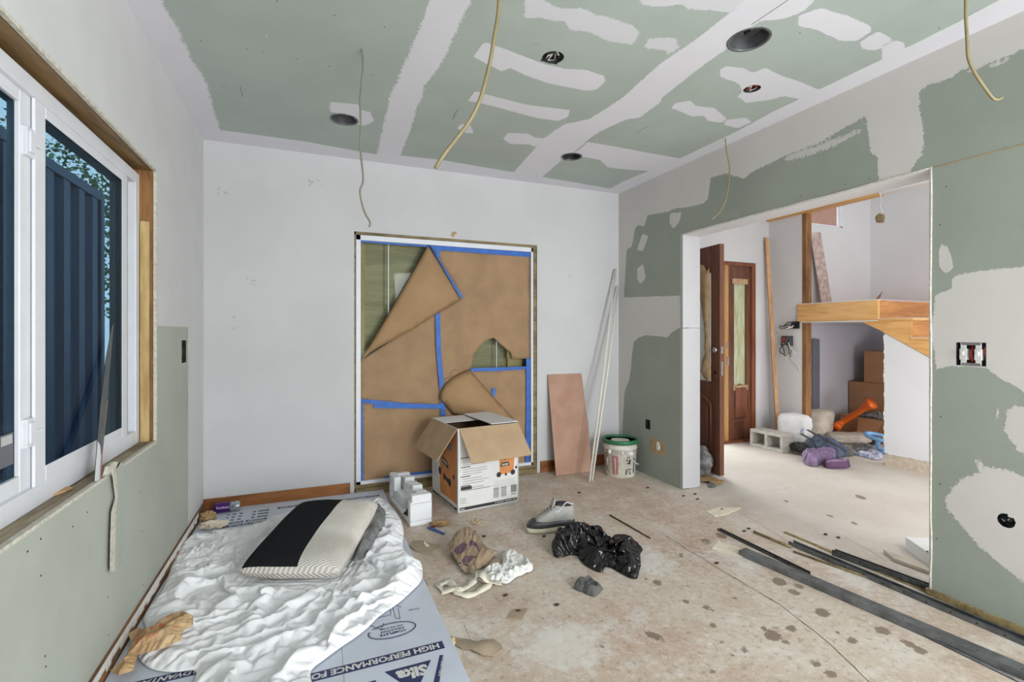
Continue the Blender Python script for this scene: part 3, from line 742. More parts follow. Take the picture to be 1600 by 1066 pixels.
# ---------------- left wall
LM = [([(-3, -0.1), (4, -0.1), (4, 2.7), (-3, 2.7)], 0.0, 1)]
WY0, WY1, WZ0, WZ1 = 0.95, 2.80, 0.73, 2.025
GP = WX(294, 512, XL)       # top right corner of the green sheet
us = axis_lines(YREAR, 0.5, 0.3)[:-1] + axis_lines(0.5, YB, 0.06, (WY0, WY1, GP.y)); vs = axis_lines(0, ZC, 0.06, (WZ0, WZ1, GP.z))
wall_left = gridwall('wall_left', us, vs, lambda u, v: Vector((XL, u, v)), M['left'], holes=[(WY0, WY1, WZ0, WZ1), (-9, GP.y, -1, WZ0), (WY1, GP.y, WZ0, GP.z)], attrs=mudattrs(LM))
sl = wrect(283.5, 532, 290.5, 566, XL)
us = axis_lines(YREAR, GP.y, 0.05, (sl[0], sl[1], WY1)); vs = axis_lines(0.0, GP.z, 0.05, (sl[2], sl[3], WZ0))
gridwall('green_panel', us, vs, lambda u, v: Vector((XL + 0.001, u, v)), M['greenboard'], holes=[sl, (-9, WY1, WZ0, 5)], parent=wall_left)
obj('paper_edge', MB().box(XL - 0.003, XL + 0.003, GP.y - 0.002, GP.y + 0.006, 0.08, GP.z + 0.003).box(XL - 0.002, XL + 0.0025, WY1 + 0.004, GP.y, GP.z, GP.z + 0.004), M['gypsum'], wall_left)
obj('gypsum_edge', MB().box(XL - 0.014, XL + 0.0012, WY1 - 0.0, WY1 + 0.012, WZ0, WZ1).box(XL - 0.014, XL + 0.001, WY0, WY1 + 0.01, WZ1, WZ1 + 0.012).box(XL - 0.014, XL + 0.0025, WY0, WY1, WZ0 - 0.01, WZ0 + 0.001), M['gypsum'], wall_left)
obj('slot_box', MB().box(XL - 0.05, XL - 0.045, sl[0] - 0.01, sl[1] + 0.01, sl[2] - 0.02, sl[3] + 0.02), M['black'], wall_left)
obj('wall_core', MB().box(XL - 0.17, XL - 0.02, YREAR, WY0 - 0.04, 0, ZC).box(XL - 0.17, XL - 0.055, WY1 + 0.045, YB + 0.15, 0, ZC).box(XL - 0.17, XL - 0.02, WY0 - 0.04, WY1 + 0.045, 0, WZ0 - 0.04)
    .box(XL - 0.17, XL - 0.02, WY0 - 0.04, WY1 + 0.045, WZ1 + 0.05, ZC + 0.2), M['white'], wall_left)
obj('header_beam', MB().box(XL - 0.165, XL - 0.012, WY0 - 0.04, WY1 + 0.04, WZ1, WZ1 + 0.05), M['oldwood'], wall_left)
obj('jamb_stud', MB().box(XL - 0.165, XL - 0.012, WY1, WY1 + 0.04, WZ0 - 0.04, WZ1), M['brownwood'], wall_left)
obj('jamb_stud', MB().box(XL - 0.165, XL - 0.012, WY0 - 0.04, WY0, WZ0 - 0.04, WZ1), M['brownwood'], wall_left)
obj('sill_board', MB().box(XL - 0.165, XL - 0.012, WY0, WY1, WZ0 - 0.04, WZ0 - 0.001), M['silldirt'], wall_left)
obj('shim_board', MB().box(XL - 0.062, XL - 0.026, WY1 - 0.012, WY1 - 0.0005, WZ0, 1.78), M['studwood'], wall_left, bevel=0.002)
dots('screw_head', [(WX(x, y, XL + 0.001), Vector((1, 0, 0))) for x, y in pxs(2.9125, 0, 700, [(185, 415), (125, 472), (330, 358), (397, 293), (186, 582), (491, 678), (493, 853), (640, 203), (645, 380), (653, 623), (205, 948), (208, 996), (535, 440)])], wall_left, 0.003)

# ---------------- back wall
DX0, DX1, DZ1 = 0.302, 1.857, 2.03
us = axis_lines(XL, XR, 0.05, (DX0, DX1)); vs = axis_lines(0, ZC, 0.05, (DZ1,))
wall_back = gridwall('wall_back', us, vs, lambda u, v: Vector((u, YB, v)), M['white'], holes=[(DX0, DX1, -1, DZ1)])
obj('wall_core', MB().box(XL, DX0 - 0.02, YB + 0.02, YF, 0, ZC).box(DX1 + 0.02, XR + 0.07, YB + 0.02, YF, 0, ZC).box(DX0 - 0.02, DX1 + 0.02, YB + 0.02, YF, DZ1 + 0.02, ZC + 0.2), M['white'], wall_back)
wall_rear = struct(obj('wall_rear', MB().box(XL - 0.17, XE + 0.1, YREAR - 0.1, YREAR, 0, 5.2), M['white']))
# scuffs on the white walls
sc = MB(); random.seed(11)
for cxp, cyp, n, w, h in [(352, 300, 9, 14, 6), (390, 440, 5, 6, 6), (493, 286, 10, 10, 6), (366, 495, 3, 8, 4), (890, 430, 2, 3, 3), (370, 512, 3, 4, 2)]:
    for i in range(n):
        x, y = cxp + random.uniform(-w, w), cyp + random.uniform(-h, h)
        a = WY(x, y, YB - 0.0004); b_ = WY(x + random.uniform(-5, 5), y + random.uniform(-3, 1), YB - 0.0004); sc.tube([a, b_], 0.0016, 4)
obj('scuff_mark', sc, M['inkgrey'], wall_back)
fb = MB()
a = WY(709, 366, YB - 0.0005)
fb.add(*(lambda m: (m.v, m.f))(sheet([(a.x + dx, a.z + dz) for dx, dz in ((-0.03, -0.01), (-0.015, 0.02), (0.01, 0.022), (0.034, 0.008), (0.01, 0.0), (0.008, -0.018), (-0.01, -0.028))], 0.01, lambda x, y, d: 0, lambda x, y, h: Vector((x, YB - 0.0008, y)), smooth=1)))
obj('chipped_spot', fb, M['tapepatch'], wall_back)

# ---------------- floor
def ell(cx, cy, rx, ry, rot=0.0, z=0.0, n=10, asp=1):
    out = []
    for k in range(n):
        t = 2 * PI * k / n; x, y = rx * math.cos(t), ry * math.sin(t)
        out.append(tuple(FL(cx + x * math.cos(rot) - y * math.sin(rot), cy + x * math.sin(rot) + y * math.cos(rot), z)[:2]))
    return out
ST_ = []
for x, y, rx, ry in [(430, 855, 45, 25), (35, 700, 20, 10), (125, 727, 22, 12), (158, 740, 12, 6), (157, 808, 22, 13), (513, 823, 28, 16), (385, 820, 20, 9), (490, 885, 25, 10), (148, 1015, 25, 12), (625, 982, 32, 16),
                     (690, 1030, 36, 18), (655, 750, 40, 20), (725, 840, 18, 8), (790, 877, 30, 15), (930, 833, 45, 18), (1045, 890, 36, 14), (1100, 922, 40, 16), (525, 657, 35, 13), (460, 610, 40, 18), (255, 685, 15, 8), (12, 490, 12, 12),
                     (245, 940, 18, 8), (200, 885, 18, 8), (125, 425, 25, 12), (195, 400, 30, 12), (550, 630, 30, 10), (300, 920, 22, 14), (490, 243, 14, 5), (830, 225, 30, 8), (690, 310, 20, 5), (800, 343, 20, 6)]:
    ST_.append(ell(1060 + x / 2.913, 700 + y / 2.913, rx / 2.913, ry / 2.913, 0.3))
for x, y, rx, ry in [(1397, 558, 28, 14), (1370, 495, 14, 8), (1340, 540, 12, 7), (1325, 488, 8, 5), (1100, 880, 35, 12), (1300, 845, 18, 8), (1280, 968, 18, 8), (1380, 830, 60, 18), (815, 615, 8, 6), (1305, 590, 7, 5), (230, 690, 50, 26)]:
    ST_.append(ell(600 + x / 3.27, 740 + y / 3.27, rx / 3.27, ry / 3.27, 0.3))
DU = [ell(1150, 868, 50, 16, 0.3), ell(1430, 915, 28, 14), ell(1330, 905, 50, 12, 0.5), ell(1000, 880, 60, 22), ell(700, 1000, 50, 40), ell(880, 1010, 70, 40), ell(760, 860, 26, 8), ell(740, 895, 20, 10)]
def floorattrs(P):
    s = np.full(len(P), -1.0); d = np.full(len(P), -1.0)
    for q in ST_: s = np.maximum(s, sdist(P, q))
    for q in DU: d = np.maximum(d, sdist(P, q))
    return {'stain': s, 'dust': d}
us = axis_lines(-0.9, -0.69, 0.2)[:-1] + axis_lines(-0.69, 4.2, 0.02)[:-1] + axis_lines(4.2, 7.1, 0.1)
vs = axis_lines(YREAR, 1.0, 0.2)[:-1] + axis_lines(1.0, 3.2, 0.02)[:-1] + axis_lines(3.2, YF + 0.25, 0.05)
floor = gridwall('floor', us, vs, lambda u, v: Vector((u, v, 0)), M['floor'], attrs=floorattrs)
ck = MB()
def crack(pts, w=0.003):
    P = [FL(x, y, 0.0004) for x, y in pts]
    Q = []
    for a, b in zip(P, P[1:]):
        for k in range(6):
            p = a.lerp(b, k / 6); Q.append(p + Vector((nz(p.x * 9, p.y * 9), nz(p.y * 9, p.x * 9, 4), 0)) * 0.012)
    Q.append(P[-1])
    L = []; R = []
    for i, p in enumerate(Q):
        d = (Q[min(i + 1, len(Q) - 1)] - Q[max(i - 1, 0)]).normalized(); n = Vector((-d.y, d.x, 0)); ww = w * (0.5 + 0.8 * abs(nz(p.x * 30, p.y * 30, 7)))
        L.append(p + n * ww * 0.5); R.append(p - n * ww * 0.5)
    m = len(L); ck.add(L + R, [(i, m + i, m + i + 1, i + 1) for i in range(m - 1)])
crack([(1040, 838), (1085, 865), (1150, 905), (1220, 945), (1300, 1010), (1375, 1080)], 0.006)
crack([(1155, 800), (1230, 845), (1290, 870)], 0.003); crack([(1320, 840), (1360, 862), (1385, 878)], 0.003)
crack([(640, 890), (662, 905), (668, 915)], 0.003); crack([(725, 978), (737, 1000), (745, 1020)], 0.003)
crack([(1190, 768), (1220, 765), (1237, 761)], 0.003)
obj('floor_crack', ck, M['dirt'], floor)

# baseboards
bb = struct(obj('baseboard_back', MB().box(XL, DX0 - 0.03, YB - 0.012, YB, 0, 0.10), M['basewoodX'], bevel=0.002))
struct(obj('baseboard_back.001', MB().box(DX1 + 0.03, XR, YB - 0.012, YB, 0, 0.10), M['basewoodX'], bevel=0.002))
struct(obj('baseboard_left', MB().box(XL, XL + 0.014, 0.2, YB - 0.012, 0, 0.085), M['basewoodY'], bevel=0.002))
gp = MB(); random.seed(5)
for i in range(60):
    y = 0.9 + i * 0.046; h = random.uniform(0.0, 0.02); gp.box(XL + 0.0142, XL + 0.0155, y, y + 0.046, 0.06 - h, 0.086)
# ragged drywall mud on the baseboard top
obj('mud_smear', gp, M['mudwhite'], bpy.data.objects['baseboard_left'])

# ---------------- window on the left wall
w1 = sroot('window_1', (XL - 0.08, 1.87, WZ0))
FX0, FX1 = XL - 0.165, XL - 0.066
fz0, fz1 = WZ0 + 0.0, WZ1 - 0.025
fr = MB().box(FX0, FX1, WY1 - 0.054, WY1 - 0.001, fz0, fz1).box(FX0, FX1, WY0, WY0 + 0.05, fz0, fz1).box(FX0, FX1, WY0 + 0.05, WY1 - 0.054, fz0, fz0 + 0.062).box(FX0, FX1, WY0 + 0.05, WY1 - 0.054, fz1 - 0.052, fz1)
obj('window_frame', fr, M['vinyl'], w1, bevel=0.002)
obj('window_track', MB().box(FX1 - 0.045, FX1 - 0.030, WY1 - 0.155, WY1 - 0.055, fz0 + 0.06, fz1 - 0.05), M['steel'], w1)
def sash(y0, y1, x0, x1, zt, wl, wr, wb=0.05, wt=0.037):
    s = obj('sash', MB().box(x0, x1, y0, y0 + wl, fz0 + 0.05, fz1 - 0.052).box(x0, x1, y1 - wr, y1, fz0 + 0.05, fz1 - 0.052).box(x0, x1, y0 + wl, y1 - wr, fz0 + 0.05, fz0 + 0.06 + wb).box(x0, x1, y0 + wl, y1 - wr, fz1 - 0.052 - wt, fz1 - 0.052), M['vinyl'], w1, bevel=0.003)
    obj('pane', MB().box((x0 + x1) / 2 - 0.003, (x0 + x1) / 2 + 0.003, y0 + wl, y1 - wr, fz0 + 0.06 + wb, fz1 - 0.052 - wt), M['glass'], s)
    return s
sash(1.865, 2.644, FX1 - 0.011, FX1 - 0.002, 0, 0.064, 0.063)
S2X = FX1 - 0.014; sa, sb_ = WX(31, 500, S2X).y, WX(52, 500, S2X).y
s2 = sash(WY0 + 0.05, sb_, S2X - 0.03, S2X, 0, 0.06, sb_ - sa)
for yy in (222, 677):
    p = WX(40, yy, S2X); p2 = WX(62, yy, FX1)
    l = MB().box(S2X - 0.001, S2X + 0.012, p.y - 0.022, p.y + 0.022, p.z - 0.042, p.z + 0.042).box(S2X + 0.012, S2X + 0.017, p.y - 0.012, p.y + 0.018, p.z - 0.03, p.z + 0.03).tube([(S2X + 0.012, p.y + 0.01, p.z), (FX1 + 0.004, p2.y, p.z)], 0.004, 8)
    obj('latch', l, M['vinyl'], w1, bevel=0.002)
bc = MB(); p = WX(12, 712, S2X - 0.01)
bc.box(S2X - 0.0115, S2X - 0.0105, p.y - 0.035, p.y + 0.028, p.z - 0.03, p.z + 0.06); obj('sticker', bc, M['greydoor'], w1)
bc = MB()
for i in range(12): bc.box(S2X - 0.0103, S2X - 0.010, p.y - 0.03 + i * 0.0045, p.y - 0.0275 + i * 0.0045, p.z + 0.03, p.z + 0.055)
obj('barcode', bc, M['plasticwhite'], w1)

# ---------------- hall shell
wall_entry = sroot('wall_entry', (4.5, YF, 0))
obj('wall_face', MB().box(XR2, 3.36, YF, YF + 0.12, 0, 5.2).box(4.78, 5.66, YF, YF + 0.12, 0, 5.2).box(3.36, 4.78, YF, YF + 0.12, 2.06, 5.2).box(5.66, 6.32, YF, YF + 0.12, 0, 2.60).box(5.66, 6.32, YF, YF + 0.12, 3.7, 5.2).box(6.32, XE + 0.1, YF, YF + 0.12, 0, 5.2), M['hallwhite'], wall_entry)
struct(obj('ceiling_hall', MB().box(XR2, XS - 0.045, YREAR, YF, ZC, ZC + 0.2), M['hallwhite']))
struct(obj('wall_hall_end', MB().box(XS - 0.0, XS + 0.1, 3.70, YF, 0, ZC), M['hallwhite']))
struct(obj('wall_above_hall', MB().box(XS - 0.04, XS + 0.1, YREAR, 2.90, ZC - 0.02, 5.2).box(XS - 0.0, XS + 0.1, 2.90, YF, ZC + 0.03, 5.2), M['hallwhite']))
struct(obj('trim_beam', MB().box(XS - 0.045, XS + 0.06, 2.91, YF - 0.001, ZC - 0.025, ZC + 0.03), M['stairwood'], bevel=0.003))
struct(obj('wall_stair_far', MB().box(XE, XE + 0.1, YREAR, YF, 0, 5.2), M['hallwhite']))
struct(obj('ceiling_stair', MB().box(XS, XE, YREAR, YF, 5.1, 5.2), M['hallwhite']))
post = struct(obj('trim_post', MB().box(XS - 0.002, XS + 0.09, 3.655, 3.70, 0.0, ZC - 0.02), M['brownwood'], bevel=0.002))
# panel under the stairs
wall_under = struct(obj('wall_under_stairs', MB().prism([(XS, 2.869, 0.12), (XS, 2.869, 1.246), (XS, 1.2, 0.245), (XS, 1.0, 0.125), (XS, 1.0, 0.12)], (0.09, 0, 0)), M['hallwhite']))
obj('bare_strip', MB().box(XS + 0.004, XS + 0.086, 1.0, 2.862, 0, 0.12), M['plasterdirt'], wall_under)
chips = MB(); random.seed(9)
for i in range(40):
    y = 2.86 - i * 0.02; chips.box(XS - 0.001, XS + 0.01, y - 0.02, y, 0.118 - 0.02 * abs(nz(i * 0.35, 1.0)) - random.uniform(0, 0.006), 0.122)
for i in range(24):
    z = 0.15 + i * 0.045; chips.box(XS - 0.002, XS + 0.02, 2.866, 2.869 + random.uniform(0.001, 0.012), z, z + 0.04)
obj('plaster_chip', chips, M['mudwhite'], wall_under)
obj('closet_lining', MB().box(XS + 0.1, XE - 0.002, YF - 0.012, YF - 0.001, 0, 1.35).box(XE - 0.014, XE - 0.002, 1.0, YF - 0.012, 0, 1.35), M['lilac'], wall_entry)
# ================================================================== PATIO DOOR (covered with paper)
d2 = sroot('door_2', (DX0, YB, 0))
yg = YB + 0.055
obj('rough_frame', MB().box(DX0 - 0.02, DX0 + 0.012, YB + 0.004, YB + 0.12, 0, DZ1).box(DX1 - 0.03, DX1 + 0.02, YB + 0.012, YB + 0.12, 0, DZ1).box(DX0 - 0.02, DX1 + 0.02, YB + 0.004, YB + 0.12, DZ1 - 0.02, DZ1 + 0.02), M['khaki'], d2)
obj('sill_board', MB().box(DX0 + 0.01, DX1 - 0.012, YB - 0.022, YB + 0.12, 0.0, 0.048).box(DX0 + 0.01, DX1 - 0.012, YB + 0.004, YB + 0.12, 0.048, 0.072), M['khaki'], d2, bevel=0.002)
dl, dr = DX0 + 0.014, DX1 - 0.034
obj('door_frame', MB().box(dl, dl + 0.035, YB + 0.006, YB + 0.1, 0.072, DZ1 - 0.022).box(dr - 0.02, dr, YB + 0.006, YB + 0.1, 0.072, DZ1 - 0.022).box(dl, dr, YB + 0.006, YB + 0.1, DZ1 - 0.062, DZ1 - 0.022).box(dl, dr, YB + 0.006, YB + 0.1, 0.072, 0.098), M['vinyl'], d2, bevel=0.002)
obj('stile', MB().box(0.565, 0.572, YB + 0.058, YB + 0.075, 0.1, DZ1 - 0.06).box(1.49, 1.497, YB + 0.058, YB + 0.075, 0.1, DZ1 - 0.06), M['vinyl'], d2)
obj('pane', MB().box(dl + 0.03, dr - 0.015, yg, yg + 0.005, 0.09, DZ1 - 0.05), M['clearglass'], d2)
obj('plywood_sheet', MB().box(DX0 - 0.01, DX1 + 0.015, YB + 0.15, YB + 0.165, 0.0, DZ1 + 0.02), M['plywood'], d2)
obj('boarding_stud', MB().box(dl + 0.03, dl + 0.075, YB + 0.11, YB + 0.15, 0.0, DZ1 + 0.02).box(1.62, 1.76, YB + 0.11, YB + 0.15, 0.0, DZ1), M['studwood'], d2)
obj('boarding_stud', MB().box(1.60, 1.80, YB + 0.07, YB + 0.10, 1.02, 1.13), M['studwood'], d2)
yp = YB + 0.040
dc = lambda pts: pxs(3.331, 540, 340, pts)
def wy(pts, Y): return [(WY(x, y, Y).x, WY(x, y, Y).z) for x, y in pts]
def paper(name, pts, Y, mat, parent, label=None, amp=0.006, seed=0, res=0.035, smooth=0):
    def h(x, z, d): return 0.004 + amp * (nz(x * 5 + seed, z * 2.0, seed) + 0.6 * nz(x * 14, z * 5, seed + 2)) * min(1, d / 0.04)
    return obj(name, sheet(wy(pts, Y), res, h, lambda x, z, h: Vector((x, Y - h, z)), smooth=smooth), mat, parent, smooth=True, solid=0.0004, label=label)
pcov = thing('masking_paper', (1.05, yp, 0.1), 'brown kraft paper taped over the sliding glass door, torn and hanging', 'paper')
paper('paper_sheet', dc([(68, 752), (360, 560), (490, 480), (500, 985), (66, 960)]), yp, M['kraft'], pcov, amp=0.012, seed=1)
paper('paper_sheet', dc([(437, 140), (957, 170), (957, 735), (865, 735), (860, 705), (800, 655), (770, 625), (730, 640), (700, 670), (665, 715), (660, 760), (655, 790), (520, 840), (492, 870), (470, 500), (605, 415)]), yp - 0.004, M['kraft'], pcov, amp=0.014, seed=5, res=0.03)
paper('paper_sheet', [(562, 628), (692, 632), (694, 742), (563, 756)], yp - 0.001, M['kraft'], pcov, amp=0.006, seed=8)
paper('paper_sheet', dc([(560, 790), (652, 798), (945, 780)]) + [(826, 733), (685, 744), (686, 600)], yp - 0.002, M['kraft'], pcov, amp=0.008, seed=12)
# the big folded-down flap: bulges off the door
def bulge(name, pts, Y, out, seed):
    P = wy(pts, Y); arr = np.array(P); mx = None
    def h(x, z, d): return 0.008 + out * min(1, d / 0.12) ** 0.7 + 0.006 * nz(x * 5, z * 5, seed)
    return obj(name, sheet(P, 0.03, h, lambda x, z, h: Vector((x, Y - h, z)), smooth=0), M['kraftlite'], pcov, smooth=True, solid=0.0005, label='folded-down corner showing the back of the paper')
bulge('paper_flap', dc([(430, 145), (520, 275), (608, 418), (480, 495), (355, 578), (210, 655), (120, 705), (70, 762), (200, 545), (330, 320)]), yp - 0.014, 0.035, 3)
bulge('paper_flap', dc([(488, 942), (496, 905), (520, 865), (560, 832), (600, 812), (645, 793), (700, 855), (760, 925), (900, 1075), (740, 1090), (560, 1025)]), yp - 0.03, 0.06, 6)
def tape(pts, lift=0.0, Y=None):
    Yt = (yp - 0.019 if Y is None else Y) - lift
    q = wy(pts, Yt); mb = MB().prism([(x, Yt, z) for x, z in q], (0, -0.0006, 0)); return obj('tape_strip', mb, M['tape'], pcov)
tape(dc([(76, 108), (440, 130), (440, 158), (400, 152), (76, 128)]), 0, yp - 0.002)
tape(dc([(438, 125), (962, 165), (960, 206), (445, 168)]), 0.002)
tape(dc([(466, 165), (492, 168), (486, 225), (476, 220)]), 0.0022)
tape(dc([(467, 505), (492, 498), (497, 700), (512, 865), (490, 900), (472, 700)]), 0.003)
tape(dc([(494, 960), (518, 965), (520, 1040), (494, 1030)]), 0.003)
tape(dc([(72, 943), (330, 968), (495, 972), (495, 990), (330, 984), (72, 966)]), 0.001)
tape(dc([(148, 975), (495, 975), (495, 995), (250, 994), (146, 992)]), 0.0016)
tape(dc([(652, 785), (800, 780), (940, 775), (940, 790), (800, 799), (652, 802)]), 0.001)
tape(dc([(940, 735), (963, 735), (960, 1080)]) + [(829, 660), (827, 727), (821, 727), (822, 660)], 0.001)
tape([(825, 680), (833, 681), (833, 686), (825, 685)], 0.002)
tape([(561, 632), (567, 632), (567, 756), (563, 757)], 0.001)
tape([(598, 748), (605, 744), (680, 735), (680, 741), (606, 752)], 0.001)
tape([(562, 640), (562, 370), (564, 370), (564, 640)], 0.0, yp + 0.01)
tape(dc([(760, 890), (780, 889), (776, 932), (762, 930)]), 0.002)
q = wy(dc([(437, 140), (450, 160), (608, 410), (604, 424), (592, 412)]), yp - 0.062)
obj('tape_strip', MB().prism([(x, yp - 0.0645 + 0.045 * (1 if i in (0,) else 0), z) for i, (x, z) in enumerate(q)], (0, -0.0006, 0)), M['tape'], pcov)

# ================================================================== FOAM BOARD
FBX0, FBX1, FBY0, FBY1, FBZ = XL + 0.02, 0.515, 1.44, 3.872, 0.025
fbd = thing('foam_board', ((FBX0 + FBX1) / 2, (FBY0 + FBY1) / 2, 0), 'large silver-faced foam insulation sheet with navy lettering lying on the floor', 'foam board')
obj('core', MB().box(FBX0, FBX1, FBY0, FBY1, 0.001, FBZ - 0.001), M['foam'], fbd)
obj('facing', MB().box(FBX0 - 0.001, FBX1 + 0.0005, FBY0, FBY1, FBZ - 0.001, FBZ), M['foil'], fbd)
z = FBZ
def band(pts, zz=FBZ + 0.0003, mat='navy', name='printed_band'): return obj(name, MB().prism([FL(x, y, zz) for x, y in pts], (0, 0, 0.0003)), M[mat], fbd)
# front band and its words run right to left, upside down from here
pA, pB = FL(686, 1003, z), FL(691, 1014, z)
by1, by0 = pA.y, pB.y
obj('printed_band', MB().box(-0.62, pA.x + 0.012, by0, by1, z + 0.0002, z + 0.0006), M['navy'], fbd)
cap = (by1 - by0) * 0.62
text('lettering', 'HIGH PERFORMANCE FOAM INSULATION BOARD', (pA.x - 0.006, by1 - (by1 - by0) * 0.19, z + 0.0006), (-1, 0, 0), (0, -1, 0), cap, M['plasticwhite'], fbd, 0.035, lift=0.0004)
tri = [FL(673, 1030, z), FL(601, 1052, z)]; mid = (tri[0] + tri[1]) / 2
trx0, trx1 = tri[1].x, tri[0].x; ty = (tri[0].y + tri[1].y) / 2
obj('printed_triangle', MB().prism([(trx0, ty, z + 0.0002), (trx1, ty, z + 0.0002), ((trx0 + trx1) / 2, ty - (trx1 - trx0) * 0.85, z + 0.0002)], (0, 0, 0.0004)), M['navy'], fbd)
text('lettering', 'Sika', (trx1 - 0.022, ty - 0.018, z + 0.0006), (-1, 0, 0), (0, -1, 0), 0.052, M['plasticwhite'], fbd, 0.05, width=(trx1 - trx0) * 0.66, lift=0.0004)
a, b = FL(693, 1024, z), FL(687, 1024, z); c_, d_ = FL(683, 1090, z), FL(672, 1090, z)
obj('printed_band', MB().prism([a + Vector((0, 0, .0002)), b + Vector((0, 0, .0002)), d_ + Vector((0, 0, .0002)), c_ + Vector((0, 0, .0002))], (0, 0, 0.0004)), M['navy'], fbd)
dirv = (d_ - b).normalized()
text('lettering', 'R-Matte\u00ae Plus-3', (a + b) / 2 + dirv * 0.01 + Vector((0.0055, 0.0, 0.0006)), dirv, dirv.cross(Vector((0, 0, -1))), 0.011, M['plasticwhite'], fbd, 0.03, lift=0.0004)
def band2(x0, y0, x1, y1, s, capf=0.6, ital=0.0):
    p, q = FL(x0, y0, z), FL(x1, y1, z)
    lo, hi = min(p.x, q.x), max(p.x, q.x); yt = (p.y + q.y) / 2
    return lo, hi, yt
lo, hi, yt = band2(587, 1063, 487, 1090, '')
obj('printed_band', MB().box(-0.3, hi, yt - 0.05, yt, z + 0.0002, z + 0.0006), M['navy'], fbd)
text('lettering', 'S', (hi - 0.03, yt - 0.012, z + 0.0006), (-1, 0, 0), (0, -1, 0), 0.024, M['plasticwhite'], fbd, 0.03, lift=0.0004)
# oval
oc = FL(613, 985, z); rx, ry = 0.098, 0.054
def ring(rx, ry, w, name, gap=None):
    L = MB(); n = 48; vs = []; fs = []
    for k in range(n + 1):
        t = 2 * PI * k / n
        for q in (0, w): vs.append(oc + Vector(((rx - q) * math.cos(t), (ry - q) * math.sin(t), 0.0006)))
    for k in range(n):
        if gap and gap[0] < k < gap[1]: continue
        fs.append((2 * k, 2 * k + 2, 2 * k + 3, 2 * k + 1))
    L.add(vs, [f[::-1] for f in fs]); obj(name, L, M['navy'], fbd)
ring(rx, ry, 0.005, 'printed_oval', (18, 21)); ring(rx - 0.008, ry - 0.008, 0.0015, 'printed_oval', (17, 21))
for i, (s, h, dy) in enumerate((('COMPLETE', 0.015, 0.012), ('INSULATION!', 0.011, -0.008 + 0.002), ('FOR THE HOME', 0.009, -0.024))):
    text('lettering', s, oc + Vector((0, -dy + 0.006 - 0.006, 0.0004)), (-1, 0, 0), (0, -1, 0), h, M['navy'], fbd, 0.03, lift=0.0004, align='C')
p = FL(655, 950, z); text('lettering', 'Garage', (p.x, p.y, z + 0.0003), (-1, 0.0, 0), (0, -1, 0), 0.012, M['ink'], fbd, 0.0, lift=0.0004)
ln = MB()
def pl(pts, r=0.0012):
    ln.tube([FL(x, y, z + 0.0006) for x, y in pts], r, 4)
pl([(608, 951), (618, 946), (627, 949)], 0.0016); pl([(610, 951), (611, 961), (590, 966)]); pl([(614, 950), (618, 966), (625, 967), (622, 950)]); pl([(573, 976), (595, 984), (600, 974)], 0.0016); pl([(575, 979), (576, 972)])
obj('printed_house', ln, M['navy'], fbd)
sm = MB()
for x0, x1, y in ((534, 536, 1000), ):
    sm.tube([FL(534, 1012, z + 0.0003), FL(538, 1066, z + 0.0003), FL(541, 1120, z + .0003)], 0.0009, 4)
sm.tube([FL(419, 792, z + 0.0003), FL(413, 816, z + 0.0003)], 0.0012, 4)
obj('panel_line', sm, M['inkgrey'], fbd)['kind'] = 'stuff'
# back bands
zz = z
def backband(xa, xb, ya, yb, words, h=None, mat='navy', tcol='plasticwhite', bold=0.03):
    """xa..xb, y span in metres; lettering upside down seen from the camera"""
    if mat: obj('printed_band', MB().box(xa, xb, ya, yb, z + 0.0002, z + 0.0006), M[mat], fbd)
    text('lettering', words, (xb - 0.012, yb - (yb - ya) * 0.2, z + 0.0006), (-1, 0, 0), (0, -1, 0), (yb - ya) * 0.6, M[tcol], fbd, bold, width=(xb - xa) - 0.024, lift=0.0004)
pa, pb = FL(592, 773, z), FL(434, 793, z)
backband(pb.x, pa.x, (pa.y + pb.y) / 2 - 0.035, (pa.y + pb.y) / 2, 'HIGH PERFORMANCE FOAM INSULATION BOARD')
pc, pd = FL(416, 814, z), FL(348, 822, z)
backband(pd.x, pc.x, pc.y - 0.03, pc.y + 0.012, 'R-MATTE PLUS-3')
backband(pd.x, pd.x + 0.11, pc.y + 0.03, pc.y + 0.06, 'R-VALUE'); backband(pd.x + 0.125, pc.x, pc.y + 0.03, pc.y + 0.06, 'THICKNESS')
tb = MB()
for k in range(3):
    yk = pc.y + 0.09 + k * 0.055
    for q0, q1 in ((0.0, 0.012), (0.03, 0.05), (0.07, 0.09), (0.15, 0.17), (0.185, 0.25)):
        tb.box(pd.x + q0, pd.x + q1, yk, yk + 0.018, z + 0.0002, z + 0.0006)
obj('printed_table', tb, M['ink'], fbd)['kind'] = 'stuff'
# bottom left printing
pe = FL(228, 1062, z)
obj('printed_band', MB().box(pe.x - 0.14, pe.x + 0.28, pe.y - 0.04, pe.y + 0.0, z + 0.0002, z + 0.0006), M['navy'], fbd)
text('lettering', 'ADVANTAGES', (pe.x + 0.17, pe.y - 0.008, z + 0.0006), (-1, 0, 0), (0, -1, 0), 0.024, M['plasticwhite'], fbd, 0.03, width=0.24, lift=0.0004, shear=0.2)
nick = MB()
for x, y, r in ((678, 962, 0.018), (690, 985, 0.02), (706, 1002, 0.014)):
    p = FL(x, y, 0.01); c = crumple(p, (r, r * 1.6, 0.012), 1, x); nick.add(c.v, c.f)
obj('broken_edge', nick, M['foam'], fbd, smooth=True)['kind'] = 'stuff'

